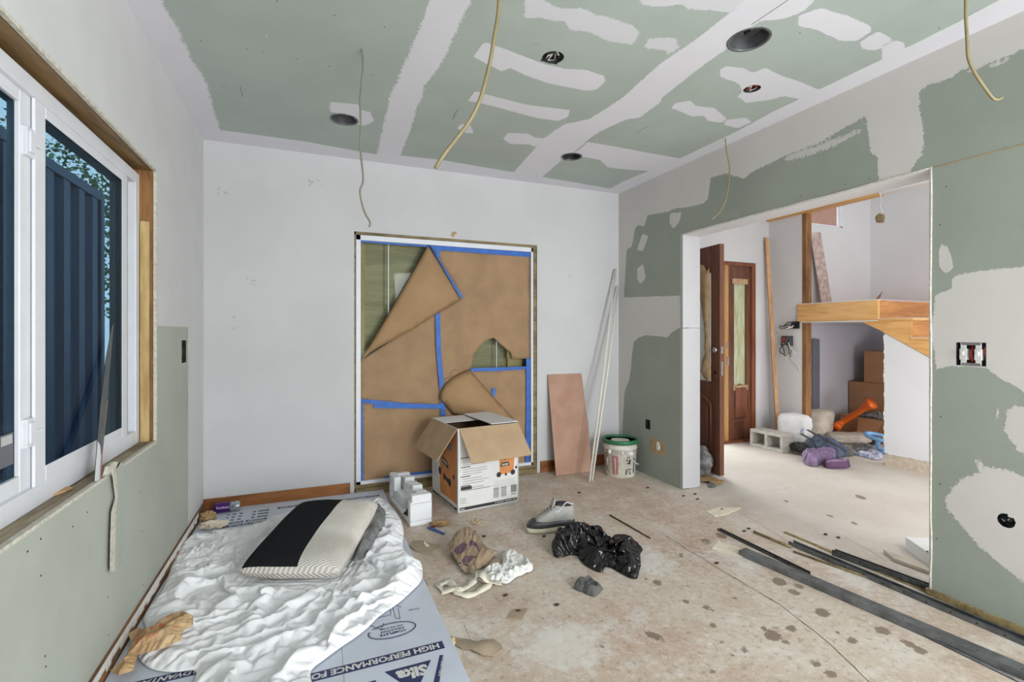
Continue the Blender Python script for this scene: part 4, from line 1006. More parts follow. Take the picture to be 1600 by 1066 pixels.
# ================================================================== SHEET
co_ = Vector((-0.325, 2.625, 0.0)); ax = Vector((0.452, -0.188, 0)); W = ax.length; ax.normalize()
bx = Vector((-ax.y, ax.x, 0)); Lc = 0.69; T = 0.125
out = [(283, 850), (303, 838), (325, 834), (345, 830), (372, 826), (403, 818), (440, 806), (475, 800), (520, 790), (575, 782), (590, 779), (602, 780), (614, 793), (625, 808), (632, 830), (628, 858), (642, 868), (659, 878), (661, 895), (659, 908), (640, 926), (623, 942), (592, 961), (575, 980), (554, 996), (528, 1013), (506, 1030), (483, 1046), (487, 1066), (505, 1120), (470, 1160), (380, 1150), (318, 1110), (300, 1070), (311, 1043), (275, 1050), (237, 1046), (219, 1032), (213, 1020), (222, 1005), (238, 1000), (230, 985), (222, 968), (230, 950), (240, 940), (252, 925), (262, 900), (272, 870)]
so = [tuple(FL(x, y, FBZ + 0.01)[:2]) for x, y in out]
cen = Vector((-0.25, 2.45))
def sheeth(x, y, d):
    e = min(1.0, d / 0.09) ** 0.75
    rim = math.exp(-((d - 0.016) / 0.012) ** 2) * 0.008 * (1 + nz(x * 6, y * 6, 1)) + math.exp(-((d - 0.07 - 0.03 * nz(x * 4, y * 4, 2)) / 0.012) ** 2) * max(0, 0.5 + 1.2 * nz(x * 3, y * 3, 2)) * 0.022
    g = fline(x, y, 0.9, 2.4, 0.085, 1.0, 0.28) * 0.040 + fline(x, y, 1.7, 3.6, 0.085, 5.0, 0.25) * 0.026 + fline(x, y, 0.2, 6.0, 0.10, 8.0, 0.3) * 0.014 + fline(x, y, 1.1, 10, 0.12, 11.0, 0.3) * 0.006
    far = max(0.0, min(1.0, (y - 2.75) / 0.25)) * max(0, min(1, (0.1 - x) / 0.2))
    g += far * (fline(x, y, 0.5, 7, 0.16, 4.0, 0.35) * 0.03 + 0.012 * nz(x * 12, y * 12, 2))
    lump = max(0.0, nz(x * 2.2, y * 2.2, 6)) * 0.035 + 0.008 * nz(x * 5, y * 5, 3)
    q = Vector((x, y, 0)) - co_; a_, b_ = q.dot(ax) / W, q.dot(bx) / Lc
    ins = max(0.0, min(1.0, min(a_ + 0.02, 1.02 - a_, b_ + 0.02, 1.02 - b_) / 0.08))
    return FBZ + 0.004 + e * (0.006 + (g + lump) * (1 - 0.85 * ins)) + rim * (1 - ins)
def sheet0(x, y, d):
    q = Vector((x, y, 0)) - co_; a_, b_ = q.dot(ax) / W, q.dot(bx) / Lc
    ins = max(0.0, min(1.0, min(a_ + 0.05, 1.05 - a_, b_ + 0.05, 1.05 - b_) / 0.1))
    return FBZ + 0.006 + min(1, d / 0.08) * (1 - ins) * (0.014 + 0.03 * max(0, nz(x * 3.5, y * 3.5, 2)) + 0.035 * fline(x, y, 0.9, 3.4, 0.14, 1.0, 0.3) + 0.02 * fline(x, y, 1.7, 6, 0.14, 4.0, 0.3) + 0.012 * nz(x * 22, y * 22))
cb_ = MB().obox(co_ - ax * 0.02 - bx * 0.02 + Vector((0, 0, 0.05)), ax * (W + 0.04), bx * (Lc + 0.04) + Vector((0, 0, 0.07)), Vector((0, 0, 0.1)))
shm = buckle(sheet(so, 0.0125, sheet0, smooth=2), 0.13, 34, floor_z=FBZ, extra=[cb_], bend=0.02, mass=0.45, quality=6)
sh = obj('bed_sheet', shm, M['sheet'], None, smooth=True, loc=(cen.x, cen.y, 0), sub=1, solid=0.0012)
tag(sh, 'crumpled white sheet spread over the silver foam board, under the cushion', 'sheet')

# ================================================================== CUSHION
co_ = Vector((-0.325, 2.625, 0.0)); ax = Vector((0.452, -0.188, 0)); W = ax.length; ax.normalize()
bx = Vector((-ax.y, ax.x, 0)); Lc = 0.69; T = 0.125
bx3 = Vector((bx.x, bx.y, 0.12)).normalized(); nx3 = ax.cross(bx3).normalized()
cush = thing('cushion', (co_.x, co_.y, 0), 'cream ribbed seat cushion with a wide black panel, tilted on the white sheet', 'cushion')
def cushpt(u, v, top):
    a, b = 2 * u - 1, 2 * v - 1
    e = (1 - abs(a) ** 6) * (1 - abs(b) ** 7)
    e = max(0.0, e) ** 0.42
    puff = 0.5 + 0.16 * (1 - a * a) * (1 - b * b)
    sx = 1 - 0.035 * (1 - abs(a)) * abs(b) ** 4
    w = (T * puff * e) * (1 if top else -0.9)
    xx = 0.5 + (u - 0.5) * (1 - 0.03 * abs(b) ** 3); yy = 0.5 + (v - 0.5) * (1 - 0.02 * abs(a) ** 3)
    return co_ + ax * (xx * W) + bx3 * (yy * Lc) + nx3 * (w + T * 0.5) + Vector((0, 0, 0.044 + 0.004 * nz(u * 4, v * 4, top)))
n1, n2 = 40, 48
def remap(t): return 0.5 - 0.5 * math.cos(PI * t) if False else 0.5 + 0.5 * math.copysign(abs(2 * t - 1) ** 0.6, 2 * t - 1)
U = [remap(i / n1) for i in range(n1 + 1)]; Vv = [remap(i / n2) for i in range(n2 + 1)]
blk = MB(); crm = MB(); vt = [cushpt(u, v, 1) for u in U for v in Vv]; vb = [cushpt(u, v, 0) for u in U for v in Vv]
fb_, fc_ = [], []
for i in range(n1):
    for j in range(n2):
        um = (U[i] + U[i + 1]) / 2; q = (i * (n2 + 1) + j, (i + 1) * (n2 + 1) + j, (i + 1) * (n2 + 1) + j + 1, i * (n2 + 1) + j + 1)
        if um < 0.56 and 0.012 < (Vv[j] + Vv[j + 1]) / 2 < 0.985 and um > 0.004: fb_.append(q)
        else: fc_.append(q)
ov = len(vt)
crm.add(vt + vb, fc_ + [tuple(ov + k for k in (i * (n2 + 1) + j, i * (n2 + 1) + j + 1, (i + 1) * (n2 + 1) + j + 1, (i + 1) * (n2 + 1) + j)) for i in range(n1) for j in range(n2)])
blk.add(vt, fb_)
oc_ = obj('cover', crm, M['corduroy'], cush, smooth=True)
at = oc_.data.attributes.new('ribs', 'FLOAT', 'POINT')
vals = []
for top in (1, 0):
    for u in U:
        for v in Vv: vals.append(max(0, min(1, (0.42 - v) / 0.12)) if top else 1.0)
at.data.foreach_set('value', np.array(vals, dtype=np.float32))
obj('black_panel', blk, M['blackfab'], cush, smooth=True, label='black fabric panel')

# ================================================================== small litter by the wall
pc0, pc1 = FL(336, 797, 0.06), FL(376, 791, 0.06)
axc = Vector((0.985, 0.0, 0)) ; cl = 0.155
c0 = Vector((FL(334, 803, FBZ).x, 3.80, FBZ + 0.033))
can = thing('drink_can', (c0.x, c0.y, FBZ), 'purple and silver drink can lying on its side by the back wall', 'can')
obj('body', MB().lathe(c0, [(0.026, 0), (0.033, 0.008), (0.033, 0.098)], 24, axc), M['can'], can, smooth=True)
obj('label_end', MB().lathe(c0 + axc * 0.098, [(0.0331, 0), (0.0331, 0.045), (0.027, 0.058), (0.026, 0.06)], 24, axc), M['canlight'], can, smooth=True, label='silver and pink end of the can')
text('lettering', 'Rockstar', c0 + Vector((0.02, -0.0335, 0.002)), (1, 0, 0), (0, 0, 1), 0.016, M['plasticwhite'], can, 0.0)
o = obj('crumpled_paper', crumple(FL(325, 808, FBZ + 0.03), (0.045, 0.04, 0.034), 1, 3.1, amp=0.55), M['tan'], None, loc=FL(325, 808, FBZ)); tag(o, 'small ball of crumpled tan paper in the corner beside the purple can', 'paper')
o = obj('crumpled_tissue', crumple(FL(333, 820, FBZ + 0.022), (0.075, 0.035, 0.024), 1, 8.3, amp=0.6), M['cream'], None, loc=FL(333, 820, FBZ)); tag(o, 'crumpled cream tissue lying on the foam board near the purple can', 'tissue')
# stained kraft paper
kp = [(182, 1028), (172, 1032), (185, 1045), (209, 1039), (215, 1015), (250, 1012), (283, 1003), (287, 985), (302, 979), (302, 964), (290, 958), (274, 955), (250, 967), (236, 975), (217, 972), (200, 976), (206, 992), (196, 1012)]
ko = [tuple(FL(x, y, 0.085)[:2]) for x, y in kp]; kc = FL(243, 995, 0.06)
o = obj('wrapping_paper', buckle(sheet(ko, 0.011, lambda x, y, d: 0.088 - 0.2 * max(0, -0.47 - x) + min(1, d / 0.05) * (0.03 + 0.02 * nz(x * 9, y * 9, 1)) + 0.006 * nz(x * 30, y * 30), smooth=0), 0.1, 12, floor_z=0.03, bend=2.0), M['stained'], None, loc=(kc.x, kc.y, 0.05), solid=0.0005)
tag(o, 'crumpled tan wrapping paper with orange grease stains by the left baseboard', 'paper')
# clear plastic bag under the cushion edge
cbp = [tuple(FL(x, y, 0.07)[:2]) for x, y in [(588, 792), (602, 800), (603, 822), (590, 840), (578, 862), (560, 880), (548, 880), (560, 850), (575, 815)]]
kc = FL(580, 840, 0.07)
o = obj('plastic_bag', sheet(cbp, 0.012, lambda x, y, d: 0.07 + 0.05 * min(1, d / 0.03) + 0.03 * folds(x, y, 0.9, 8, 2), smooth=1), M['greyfilm'], None, smooth=True, loc=(kc.x, kc.y, 0.05), solid=0.0004)
tag(o, 'thin greyish plastic bag half tucked under the tilted cushion', 'bag')

# ================================================================== STYROFOAM
fn = FL(640.7, 824.6); fr_ = FL(675.2, 818.2); ff = FL(607.7, 780.5)
ea = (fr_ - fn); eb = (ff - fn); wd = ea.length; ln_ = eb.length
ea.normalize(); eb = Vector((-ea.y, ea.x, 0)) if (Vector((-ea.y, ea.x, 0)).dot(eb) > 0) else Vector((ea.y, -ea.x, 0))
eps = thing('foam_packing_piece', (fn.x, fn.y, 0), 'notched white moulded foam packing block standing left of the cardboard box', 'packaging')
H = ZH(fn, 776)
hh = H
def eb_(u0, u1, v0, v1, z0, z1, mb): return mb.obox(fn + ea * u0 + eb * v0 + Vector((0, 0, z0)), ea * (u1 - u0), eb * (v1 - v0), Vector((0, 0, z1 - z0)))
mb = MB(); Lr = ln_
eb_(0.0, wd, 0, Lr, 0.0, 0.03, mb); eb_(0, wd, 0, 0.06, 0.03, hh * 0.78, mb); eb_(0, wd, Lr - 0.05, Lr, 0.03, hh * 0.98, mb)
obj('base_tray', mb, M['eps'], eps, bevel=0.008)
mb = MB(); eb_(wd * 0.45, wd, 0.05, Lr - 0.04, 0.03, hh * 0.72, mb); eb_(0.02, wd * 0.5, Lr * 0.45, Lr - 0.04, 0.03, hh * 0.55, mb)
obj('side_wall', mb, M['eps'], eps, bevel=0.008)
for k in range(6):
    v0 = 0.0 + k * (Lr - 0.06) / 5.2; mb = MB()
    eb_(wd * (0.08 if k in (0,) else 0.5), wd * 0.99, v0, v0 + 0.055, hh * 0.68, hh * (1.0 if k % 2 == 0 else 0.93), mb); obj('notch_block', mb, M['eps'], eps, bevel=0.008)
mb = MB(); eb_(0.0, wd * 0.35, Lr - 0.16, Lr, hh * 0.5, hh * 1.02, mb); obj('end_block', mb, M['eps'], eps, bevel=0.01)
o = obj('dirt_clump', crumple(fn + ea * 0.05 + eb * 0.15 + Vector((0, 0, 0.036)), (0.04, 0.07, 0.01), 1, 4.4, amp=0.8), M['dirt'], eps)

# ================================================================== CARDBOARD BOX
bn, br, bl = FL(714.9, 802.5), FL(810.2, 783.6), FL(676.9, 769.3)
e1 = (br - bn); w1_ = e1.length; e1.normalize(); e2 = Vector((-e1.y, e1.x, 0)); w2_ = (bl - bn).dot(e2)
BH = ZH(bn, 670.5)
box = thing('cardboard_box', (bn.x, bn.y, 0), 'large open white-printed cardboard box with brown flaps and orange machine pictures', 'box')
def bp(u, v, zz_): return bn + e1 * u + e2 * v + Vector((0, 0, zz_))
t_ = 0.006
mb = MB()
mb.obox(bp(0, 0, 0), e1 * w1_, e2 * t_, (0, 0, BH)); mb.obox(bp(0, w2_ - t_, 0), e1 * w1_, e2 * t_, (0, 0, BH))
mb.obox(bp(0, t_, 0), e1 * t_, e2 * (w2_ - 2 * t_), (0, 0, BH)); mb.obox(bp(w1_ - t_, t_, 0), e1 * t_, e2 * (w2_ - 2 * t_), (0, 0, BH)); mb.obox(bp(0, 0, 0.001), e1 * w1_, e2 * w2_, (0, 0, t_))
obj('box_walls', mb, M['boxwhite'], box)
obj('inner_lining', MB().obox(bp(t_ + .001, t_ + .001, 0.01), e1 * (w1_ - 2 * t_ - .002), e2 * 0.001, (0, 0, BH - 0.02)).obox(bp(t_ + .001, w2_ - t_ - .002, 0.01), e1 * (w1_ - 2 * t_ - .002), e2 * 0.001, (0, 0, BH - 0.02)).obox(bp(t_ + .001, t_ + .002, 0.01), e1 * 0.001, e2 * (w2_ - 2 * t_ - .004), (0, 0, BH - 0.02)).obox(bp(w1_ - t_ - .002, t_ + .002, 0.01), e1 * 0.001, e2 * (w2_ - 2 * t_ - .004), (0, 0, BH - 0.02)).obox(bp(0.01, 0.01, 0.008), e1 * (w1_ - .02), e2 * (w2_ - .02), (0, 0, 0.002)), M['cardinner'], box)
def flap(p0, p1, outv, length, taper0, taper1, mat, z_, tk=0.005):
    p0, p1 = Vector(p0), Vector(p1); d = (p1 - p0).normalized(); o = Vector(outv).normalized()
    nn = d.cross(o).normalized()
    return obj('flap', MB().prism([p0, p1, p1 + o * length - d * taper1, p0 + o * length + d * taper0], nn * tk), M[mat], box)
fl_ = Vector((0, 0, BH))
dn = lambda outward, a: (outward * math.sin(a) + Vector((0, 0, -math.cos(a))))
f1 = flap(bp(0.012, -0.002, BH), bp(w1_ - 0.002, -0.002, BH), dn(-e2, math.radians(34)), 0.255, 0.03, -0.03, 'card', 0)
f2 = flap(bp(-0.002, w2_ - 0.004, BH), bp(-0.002, 0.004, BH), dn(-e1, math.radians(33)), 0.255, -0.02, 0.03, 'card', 0)
f3 = flap(bp(0.004, w2_ - 0.002, BH), bp(w1_ - 0.004, w2_ - 0.002, BH), -e2 + Vector((0, 0, -0.04)), 0.20, 0.0, 0.0, 'boxwhite', 0)
f4 = flap(bp(w1_ - 0.002, w2_ - 0.004, BH + 0.006), bp(w1_ - 0.002, 0.006, BH + 0.006), -e1 + Vector((0, 0, 0.0)), 0.22, 0.0, 0.0, 'boxwhite', 0, -0.005)
# print on the front (u from near corner to the right) and on the left side
def fpt(u, w, lift=0.0008): return bp(u * w1_, -lift, w * BH)
def spt(v, w, lift=0.0008): return bp(-lift, (1 - v) * w2_, w * BH)
def fq(mb, pt, u0, u1, z0, z1): mb.add([pt(u0, z0), pt(u1, z0), pt(u1, z1), pt(u0, z1)], [(0, 1, 2, 3)])
ink = MB(); gr = MB(); og = MB(); og2 = MB()
fq(ink, fpt, 0.03, 0.975, 0.022, 0.058); fq(ink, spt, 0.02, 0.97, 0.022, 0.05)
for a_, b_, pt in ((0.0, 0.012, fpt), (0.985, 1.0, fpt), (0.0, 0.03, spt), (0.975, 1.0, spt)): fq(ink, lambda u, w, pt=pt: pt(u, w, 0.0005), a_ if a_ else 0.0, (a_ + 0.006), 0.0, 0.99)
random.seed(3)
for k in range(15):
    zz_ = 0.64 - k * 0.028
    if k % 4 == 0: fq(ink, fpt, 0.05, 0.05 + 0.15, zz_, zz_ + 0.010)
    else: fq(gr, fpt, 0.08, random.uniform(0.38, 0.52), zz_, zz_ + 0.006)
for k in range(5): fq(gr, fpt, 0.58, 0.95, 0.30 - k * 0.022, 0.303 - k * 0.022)
fq(gr, fpt, 0.04, 0.96, 0.255, 0.258)
for c in range(2):
    for k in range(10): fq(gr, fpt, 0.57 + c * 0.13, 0.66 + c * 0.13, 0.215 - k * 0.0125, 0.223 - k * 0.0125)
for k in range(4): fq(gr, fpt, 0.04, 0.13, 0.16 - k * 0.018, 0.165 - k * 0.018)
fq(ink, fpt, 0.05, 0.22, 0.262, 0.30)
for k in range(14): fq(ink, fpt, 0.865 + k * 0.0075, 0.865 + k * 0.0075 + (0.005 if k % 3 else 0.0025), 0.13, 0.225)
fq(ink, fpt, 0.87, 0.96, 0.105, 0.113)
# machine picture front
def poly(mb, pt, pts, lift): mb.add([pt(u, w, lift) for u, w in pts], [tuple(range(len(pts)))])
poly(og, fpt, [(0.68, 0.375), (0.90, 0.385), (0.915, 0.45), (0.93, 0.60), (0.665, 0.60), (0.675, 0.45)], 0.001)
poly(ink, fpt, [(0.685, 0.475), (0.845, 0.475), (0.825, 0.525), (0.705, 0.525)], 0.0014)
poly(ink, fpt, [(0.675, 0.60), (0.92, 0.60), (0.90, 0.635), (0.86, 0.62), (0.80, 0.66), (0.70, 0.625)], 0.0012)
poly(ink, fpt, [(0.75, 0.555), (0.79, 0.555), (0.785, 0.60), (0.755, 0.60)], 0.0014)
def disc(mb, pt, u, w, r, lift, asp=1.0): poly(mb, pt, [(u + r * math.cos(2 * PI * k / 12) * asp, w + r * math.sin(2 * PI * k / 12) * w1_ / BH) for k in range(12)], lift)
for u, w, r in ((0.66, 0.38, 0.04), (0.90, 0.385, 0.04), (0.78, 0.37, 0.02), (0.955, 0.44, 0.02)): disc(ink, fpt, u, w, r, 0.0015)
# machine picture on the left side
poly(og2, spt, [(0.36, 0.10), (0.97, 0.10), (0.97, 0.97), (0.60, 0.97), (0.35, 0.60), (0.33, 0.3)], 0.001)
poly(ink, spt, [(0.42, 0.50), (0.68, 0.45), (0.66, 0.535), (0.44, 0.58)], 0.0014)
for u, w, r in ((0.34, 0.37, 0.06), (0.52, 0.33, 0.05), (0.72, 0.30, 0.06), (0.87, 0.40, 0.035)): disc(ink, spt, u, w, r, 0.0015)
poly(ink, spt, [(0.46, 0.64), (0.52, 0.62), (0.52, 0.70), (0.46, 0.72)], 0.0014); poly(ink, spt, [(0.5, 0.32), (0.75, 0.25), (0.77, 0.31), (0.52, 0.36)], 0.0014)
poly(gr, spt, [(0.6, 0.72), (0.8, 0.70), (0.82, 0.78), (0.66, 0.82)], 0.0014)
for k in range(6): fq(gr, spt, 0.06, 0.22, 0.42 - k * 0.03, 0.425 - k * 0.03)
for m_, nm, mt in ((ink, 'dark_print', 'ink'), (gr, 'grey_print', 'inkgrey'), (og, 'orange_picture', 'orange'), (og2, 'orange_picture', 'orange')):
    o = obj(nm, m_, M[mt], box)
    if 'print' in nm: o['kind'] = 'stuff'
text('lettering', 'RIDGID', fpt(0.715, 0.485, 0.0016), e1, (0, 0, 1), 0.014, M['plasticwhite'], box, 0.04, width=0.105 * w1_)
text('lettering', 'RIDGID', spt(0.46, 0.515, 0.0016), -e2 + Vector((0, 0, -0.18)), (0, 0, 1), 0.02, M['plasticwhite'], box, 0.04, width=0.18 * w2_)
text('lettering', 'RIDGID', fpt(0.04, 0.03, 0.0012), e1, (0, 0, 1), 0.009, M['plasticwhite'], box, 0.04, width=0.07 * w1_)
wt = MB()
for k in range(11): fq(wt, lambda u, w: fpt(u, w, 0.0014), 0.60 + k * 0.033, 0.60 + k * 0.033 + (0.025 if k % 4 else 0.014), 0.035, 0.046)
for k in range(11): fq(wt, lambda u, w: spt(u, w, 0.0014), 0.30 + k * 0.055, 0.30 + k * 0.055 + (0.04 if k % 4 else 0.02), 0.030, 0.041)
obj('white_print', wt, M['plasticwhite'], box)['kind'] = 'stuff'
text('lettering', 'RIDGID', spt(0.14, 0.66, 0.0012), (0, 0, -1), -e2, 0.022, M['ink'], box, 0.05)
# ================================================================== BUCKET, BOARD, POLES
bc0 = DP(969, 741, 4.27); bc0.z = 0
bk = thing('plastic_bucket', bc0, 'white plastic compound bucket with a green rimmed lid in the back right corner', 'bucket')
BHt = 0.315
prof = [(0.124, 0), (0.128, 0.006), (0.142, 0.24), (0.147, 0.242), (0.147, 0.252), (0.1425, 0.254), (0.1445, 0.285), (0.148, 0.287), (0.148, BHt - 0.012), (0.138, BHt - 0.012)]
obj('body', MB().lathe(bc0, prof, 40), M['bucket'], bk, smooth=True)
obj('lid_rim', MB().lathe(bc0, [(0.138, BHt - 0.03), (0.156, BHt - 0.028), (0.158, BHt - 0.004), (0.150, BHt + 0.006), (0.140, BHt + 0.006), (0.138, BHt - 0.004), (0.137, BHt - 0.014)], 40, capb=False, capt=False), M['bucketgreen'], bk, smooth=True, label='green lid rim')
obj('lid_top', MB().lathe(bc0, [(0.137, BHt - 0.012), (0.08, BHt - 0.012), (0.0, BHt - 0.014)], 40, capb=False, capt=False), M['mudwhite'], bk, smooth=True)
def onbucket(t, h, dr=0.001):
    r = 0.128 + (0.142 - 0.128) * (h / 0.24) + dr
    return bc0 + Vector((math.cos(t) * r, math.sin(t) * r, h))
cam_t = math.atan2(-bc0.y, -bc0.x)
def blabel(t0, t1, h0, h1, mat, name, dr=0.0015):
    n = 8; mb = MB(); vs = []
    for i in range(n + 1):
        t = cam_t + t0 + (t1 - t0) * i / n; vs += [onbucket(t, h0, dr), onbucket(t, h1, dr)]
    mb.add(vs, [(2 * i, 2 * i + 2, 2 * i + 3, 2 * i + 1) for i in range(n)]); return obj(name, mb, M[mat], bk)
blabel(-0.52, -0.12, 0.03, 0.19, 'redlabel', 'red_label')
mbk = MB(); mw = MB()
random.seed(21)
for k in range(9):
    h = 0.05 + k * 0.018; 
    for (a, b) in ((-1.25, -0.75),):
        t0 = cam_t + a; t1 = cam_t + b - random.uniform(0, 0.2)
        mbk.add([onbucket(t0, h, .0015), onbucket((t0 + t1) / 2, h, .0015), onbucket(t1, h, .0015), onbucket(t1, h + .006, .0015), onbucket((t0 + t1) / 2, h + .006, .0015), onbucket(t0, h + .006, .0015)], [(0, 1, 4, 5), (1, 2, 3, 4)])
for a, b, h0, h1 in ((0.35, 0.42, .03, .08), (0.35, 0.72, .03, .038), (0.65, 0.72, .03, .06), (0.48, 0.53, .045, .085), (0.57, 0.75, .07, .08), (0.42, 0.6, .125, .135), (0.40, 0.48, .15, .165), (0.55, 0.68, .12, .16), (0.42, 0.65, .175, .182), (0.95, 1.05, .04, .17)):
    t0, t1 = cam_t + a, cam_t + b; mbk.add([onbucket(t0, h0, .0015), onbucket(t1, h0, .0015), onbucket(t1, h1, .0015), onbucket(t0, h1, .0015)], [(0, 1, 2, 3)])
for a, h0, h1, w in ((-0.33, 0.02, 0.17, 0.03), (-0.95, 0.09, 0.16, 0.03), (0.1, 0.2, 0.235, 0.1), (0.6, 0.19, 0.235, 0.3), (-0.7, 0.2, 0.24, 0.15)):
    t0 = cam_t + a; mw.tube([onbucket(t0, h0, 0.002), onbucket(t0 + 0.03, (h0 + h1) / 2, 0.002), onbucket(t0, h1, 0.002)], [w * 0.05, w * 0.1, w * 0.08], 6)
obj('dark_print', mbk, M['ink'], bk)['kind'] = 'stuff'; obj('compound_drip', mw, M['mudwhite'], bk, smooth=True)
hp = [onbucket(cam_t + 1.15, 0.225, 0.006), onbucket(cam_t + 1.0, 0.19, 0.022), onbucket(cam_t + 0.8, 0.15, 0.03), onbucket(cam_t + 0.95, 0.12, 0.03), onbucket(cam_t + 1.25, 0.10, 0.035)]
obj('handle', MB().tube([onbucket(cam_t + 0.3, 0.235, 0.006), onbucket(cam_t + 0.5, 0.20, 0.008), onbucket(cam_t + 0.8, 0.15, 0.01), onbucket(cam_t + 1.1, 0.12, 0.012), onbucket(cam_t + 1.35, 0.11, 0.02), onbucket(cam_t + 1.45, 0.095, 0.02)], 0.0055, 8), M['plasticwhite'], bk, smooth=True)

def slab(name, pts3, vec, mat, label, cat, **k):
    c = sum((Vector(p) for p in pts3), Vector()) / len(pts3); c.z = min(p[2] for p in pts3)
    o = obj(name, MB().prism(pts3, vec), M[mat], None, loc=c, **k); return tag(o, label, cat)
Yt, Yb = YB - 0.014, FL(869, 744.5).y
def lean(px, py):       # point on the leaning board plane, found by its height
    z0, z1 = 0.0, 0.9
    for _ in range(30):
        zm = (z0 + z1) / 2; Y = Yb + (Yt - Yb) * zm / 0.885; p = WY(px, py, Y)
        if p.z > zm: z0 = zm
        else: z1 = zm
    return Vector((p.x, Y, max(zm, 0.002)))
slab('backer_board', [lean(869, 744.5), lean(924, 739), lean(923, 705), lean(919, 660), lean(915.5, 640), lean(912, 610), lean(908.6, 584), lean(856, 585.7)], (0, 0.012, 0), 'pinkboard', 'pinkish cement board offcut leaning against the back wall right of the paper covered door', 'board', bevel=0.0015)
f0 = FL(921, 753)
def pole(px, py, pxt, pyt, X, lab, foot):
    top = WX(pxt, pyt, X); top.y = min(top.y, YB - 0.012)
    o = obj('plastic_pole', MB().tube([foot, foot.lerp(top, 0.5) + Vector((0.006, 0, -0.004)), top], 0.0095, 10), M['pvc'], None, smooth=True, loc=foot)
    tag(o, lab, 'pole')
pole(0, 0, 962, 421, 2.665, 'taller of two thin cream plastic poles leaning in the back right corner', FL(921, 753, 0.003))
pole(0, 0, 966.5, 447, 2.69, 'shorter of two thin cream plastic poles leaning in the back right corner', FL(925, 751.5, 0.003))

# wall boxes
def wallbox(name, R, label, depth=0.05):
    e = thing(name, (XR, (R[0] + R[1]) / 2, (R[2] + R[3]) / 2), label, 'electrical box')
    y0, y1, z0, z1 = R; x0, x1 = XR + 0.001, XR + depth; t = 0.002
    obj('back_box', MB().box(x1 - t, x1, y0, y1, z0, z1).box(x0, x1, y0, y0 + t, z0, z1).box(x0, x1, y1 - t, y1, z0, z1).box(x0, x1, y0, y1, z0, z0 + t).box(x0, x1, y0, y1, z1 - t, z1), M['darkmetal'], e)
    return e
e = wallbox('switch_box', SWB, 'open metal switch box with two light switches in the right wall beside the opening')
y0, y1, z0, z1 = SWB; w_ = y1 - y0; h_ = z1 - z0
for k, (fy, m_) in enumerate(((0.66, 'chrome'), (0.16, 'chrome'))):
    a = y0 + w_ * fy; bw = w_ * 0.2
    s = obj('light_switch', MB().box(XR + 0.002, XR + 0.005, a, a + bw, z0 - 0.006, z1 + 0.006).box(XR - 0.003, XR + 0.03, a - 0.002, a + bw + 0.002, z0 + h_ * 0.25, z0 + h_ * 0.72), M['plasticwhite'], e, bevel=0.001)
    obj('toggle', MB().box(XR - 0.012, XR - 0.003, a + bw * 0.3, a + bw * 0.7, z0 + h_ * 0.45, z0 + h_ * 0.62), M['plasticwhite'], s)
for za in (z1 - 0.012, z0 + 0.002): obj('bracket', MB().box(XR + 0.001, XR + 0.003, y0 + 0.02, y1 - 0.02, za, za + 0.01), M['chrome'], e)
obj('wire', MB().tube([(XR + 0.02, y0 + w_ * 0.5, z0 + 0.01), (XR + 0.01, y0 + w_ * 0.54, z0 + h_ * 0.5), (XR + 0.02, y0 + w_ * 0.5, z1 - 0.015)], 0.005, 8).tube([(XR + 0.01, y0 + w_ * 0.02, z0 + h_ * .4), (XR + 0.008, y0 + w_ * 0.06, z0 + h_ * 0.8)], 0.006, 8), M['red'], e, smooth=True, label='red wire')
e = wallbox('outlet_box', OUT, 'small empty outlet box in the green wall above the tan patch', 0.04)
p = WX(1028, 698, XR - 0.0015)
a, b = WX(1016, 684, XR), WX(1039, 713, XR)
tp = tag(obj('tape_patch', MB().box(XR - 0.0012, XR - 0.0002, min(a.y, b.y), max(a.y, b.y), b.z, a.z), M['tapepatch'], None, loc=(XR, p.y, p.z)), 'square tan primed patch with a lump of compound low on the green wall', 'patch')
obj('compound_blob', crumple(p, (0.005, 0.026, 0.042), 1, 5, amp=0.3), M['mudwhite'], tp, smooth=True)
# ragged hole with wires low on the right wall
e = thing('junction_hole', (XR, hc[0], hc[1]), 'ragged round hole with cut wires low in the right wall compound patch', 'hole')
obj('back_box', MB().lathe((XR + 0.055, hc[0], hc[1]), [(0.04, -0.054), (0.04, 0.0), (0.0, 0.0)], 16, (1, 0, 0), capb=False, capt=False), M['darkmetal'], e)
for k in range(4):
    obj('wire', MB().tube([(XR + 0.05, hc[0] - 0.02 + 0.012 * k, hc[1] - 0.02), (XR + 0.012, hc[0] - 0.01 + 0.01 * k, hc[1] + 0.0), (XR + 0.006, hc[0] - 0.015 + 0.008 * k, hc[1] + 0.018 - 0.008 * k)], 0.0025, 6), M['inkgrey' if k % 2 else 'ink'], e, smooth=True)
# slot in the left green panel
e = thing('outlet_slot', (XL, (sl[0] + sl[1]) / 2, (sl[2] + sl[3]) / 2), 'narrow cut-out with cables in the green panel right of the window', 'hole')
obj('cable', MB().tube([(XL - 0.03, sl[0] + 0.015, sl[2] + 0.01), (XL - 0.006, sl[0] + 0.02, (sl[2] + sl[3]) / 2), (XL - 0.02, sl[0] + 0.02, sl[3] - 0.01)], 0.007, 8).tube([(XL - 0.03, sl[0] + 0.035, sl[2] + 0.01), (XL - 0.006, sl[0] + 0.036, (sl[2] + sl[3]) / 2), (XL - 0.02, sl[0] + 0.04, sl[3] - 0.01)], 0.006, 8), M['darkmetal'], e, smooth=True)

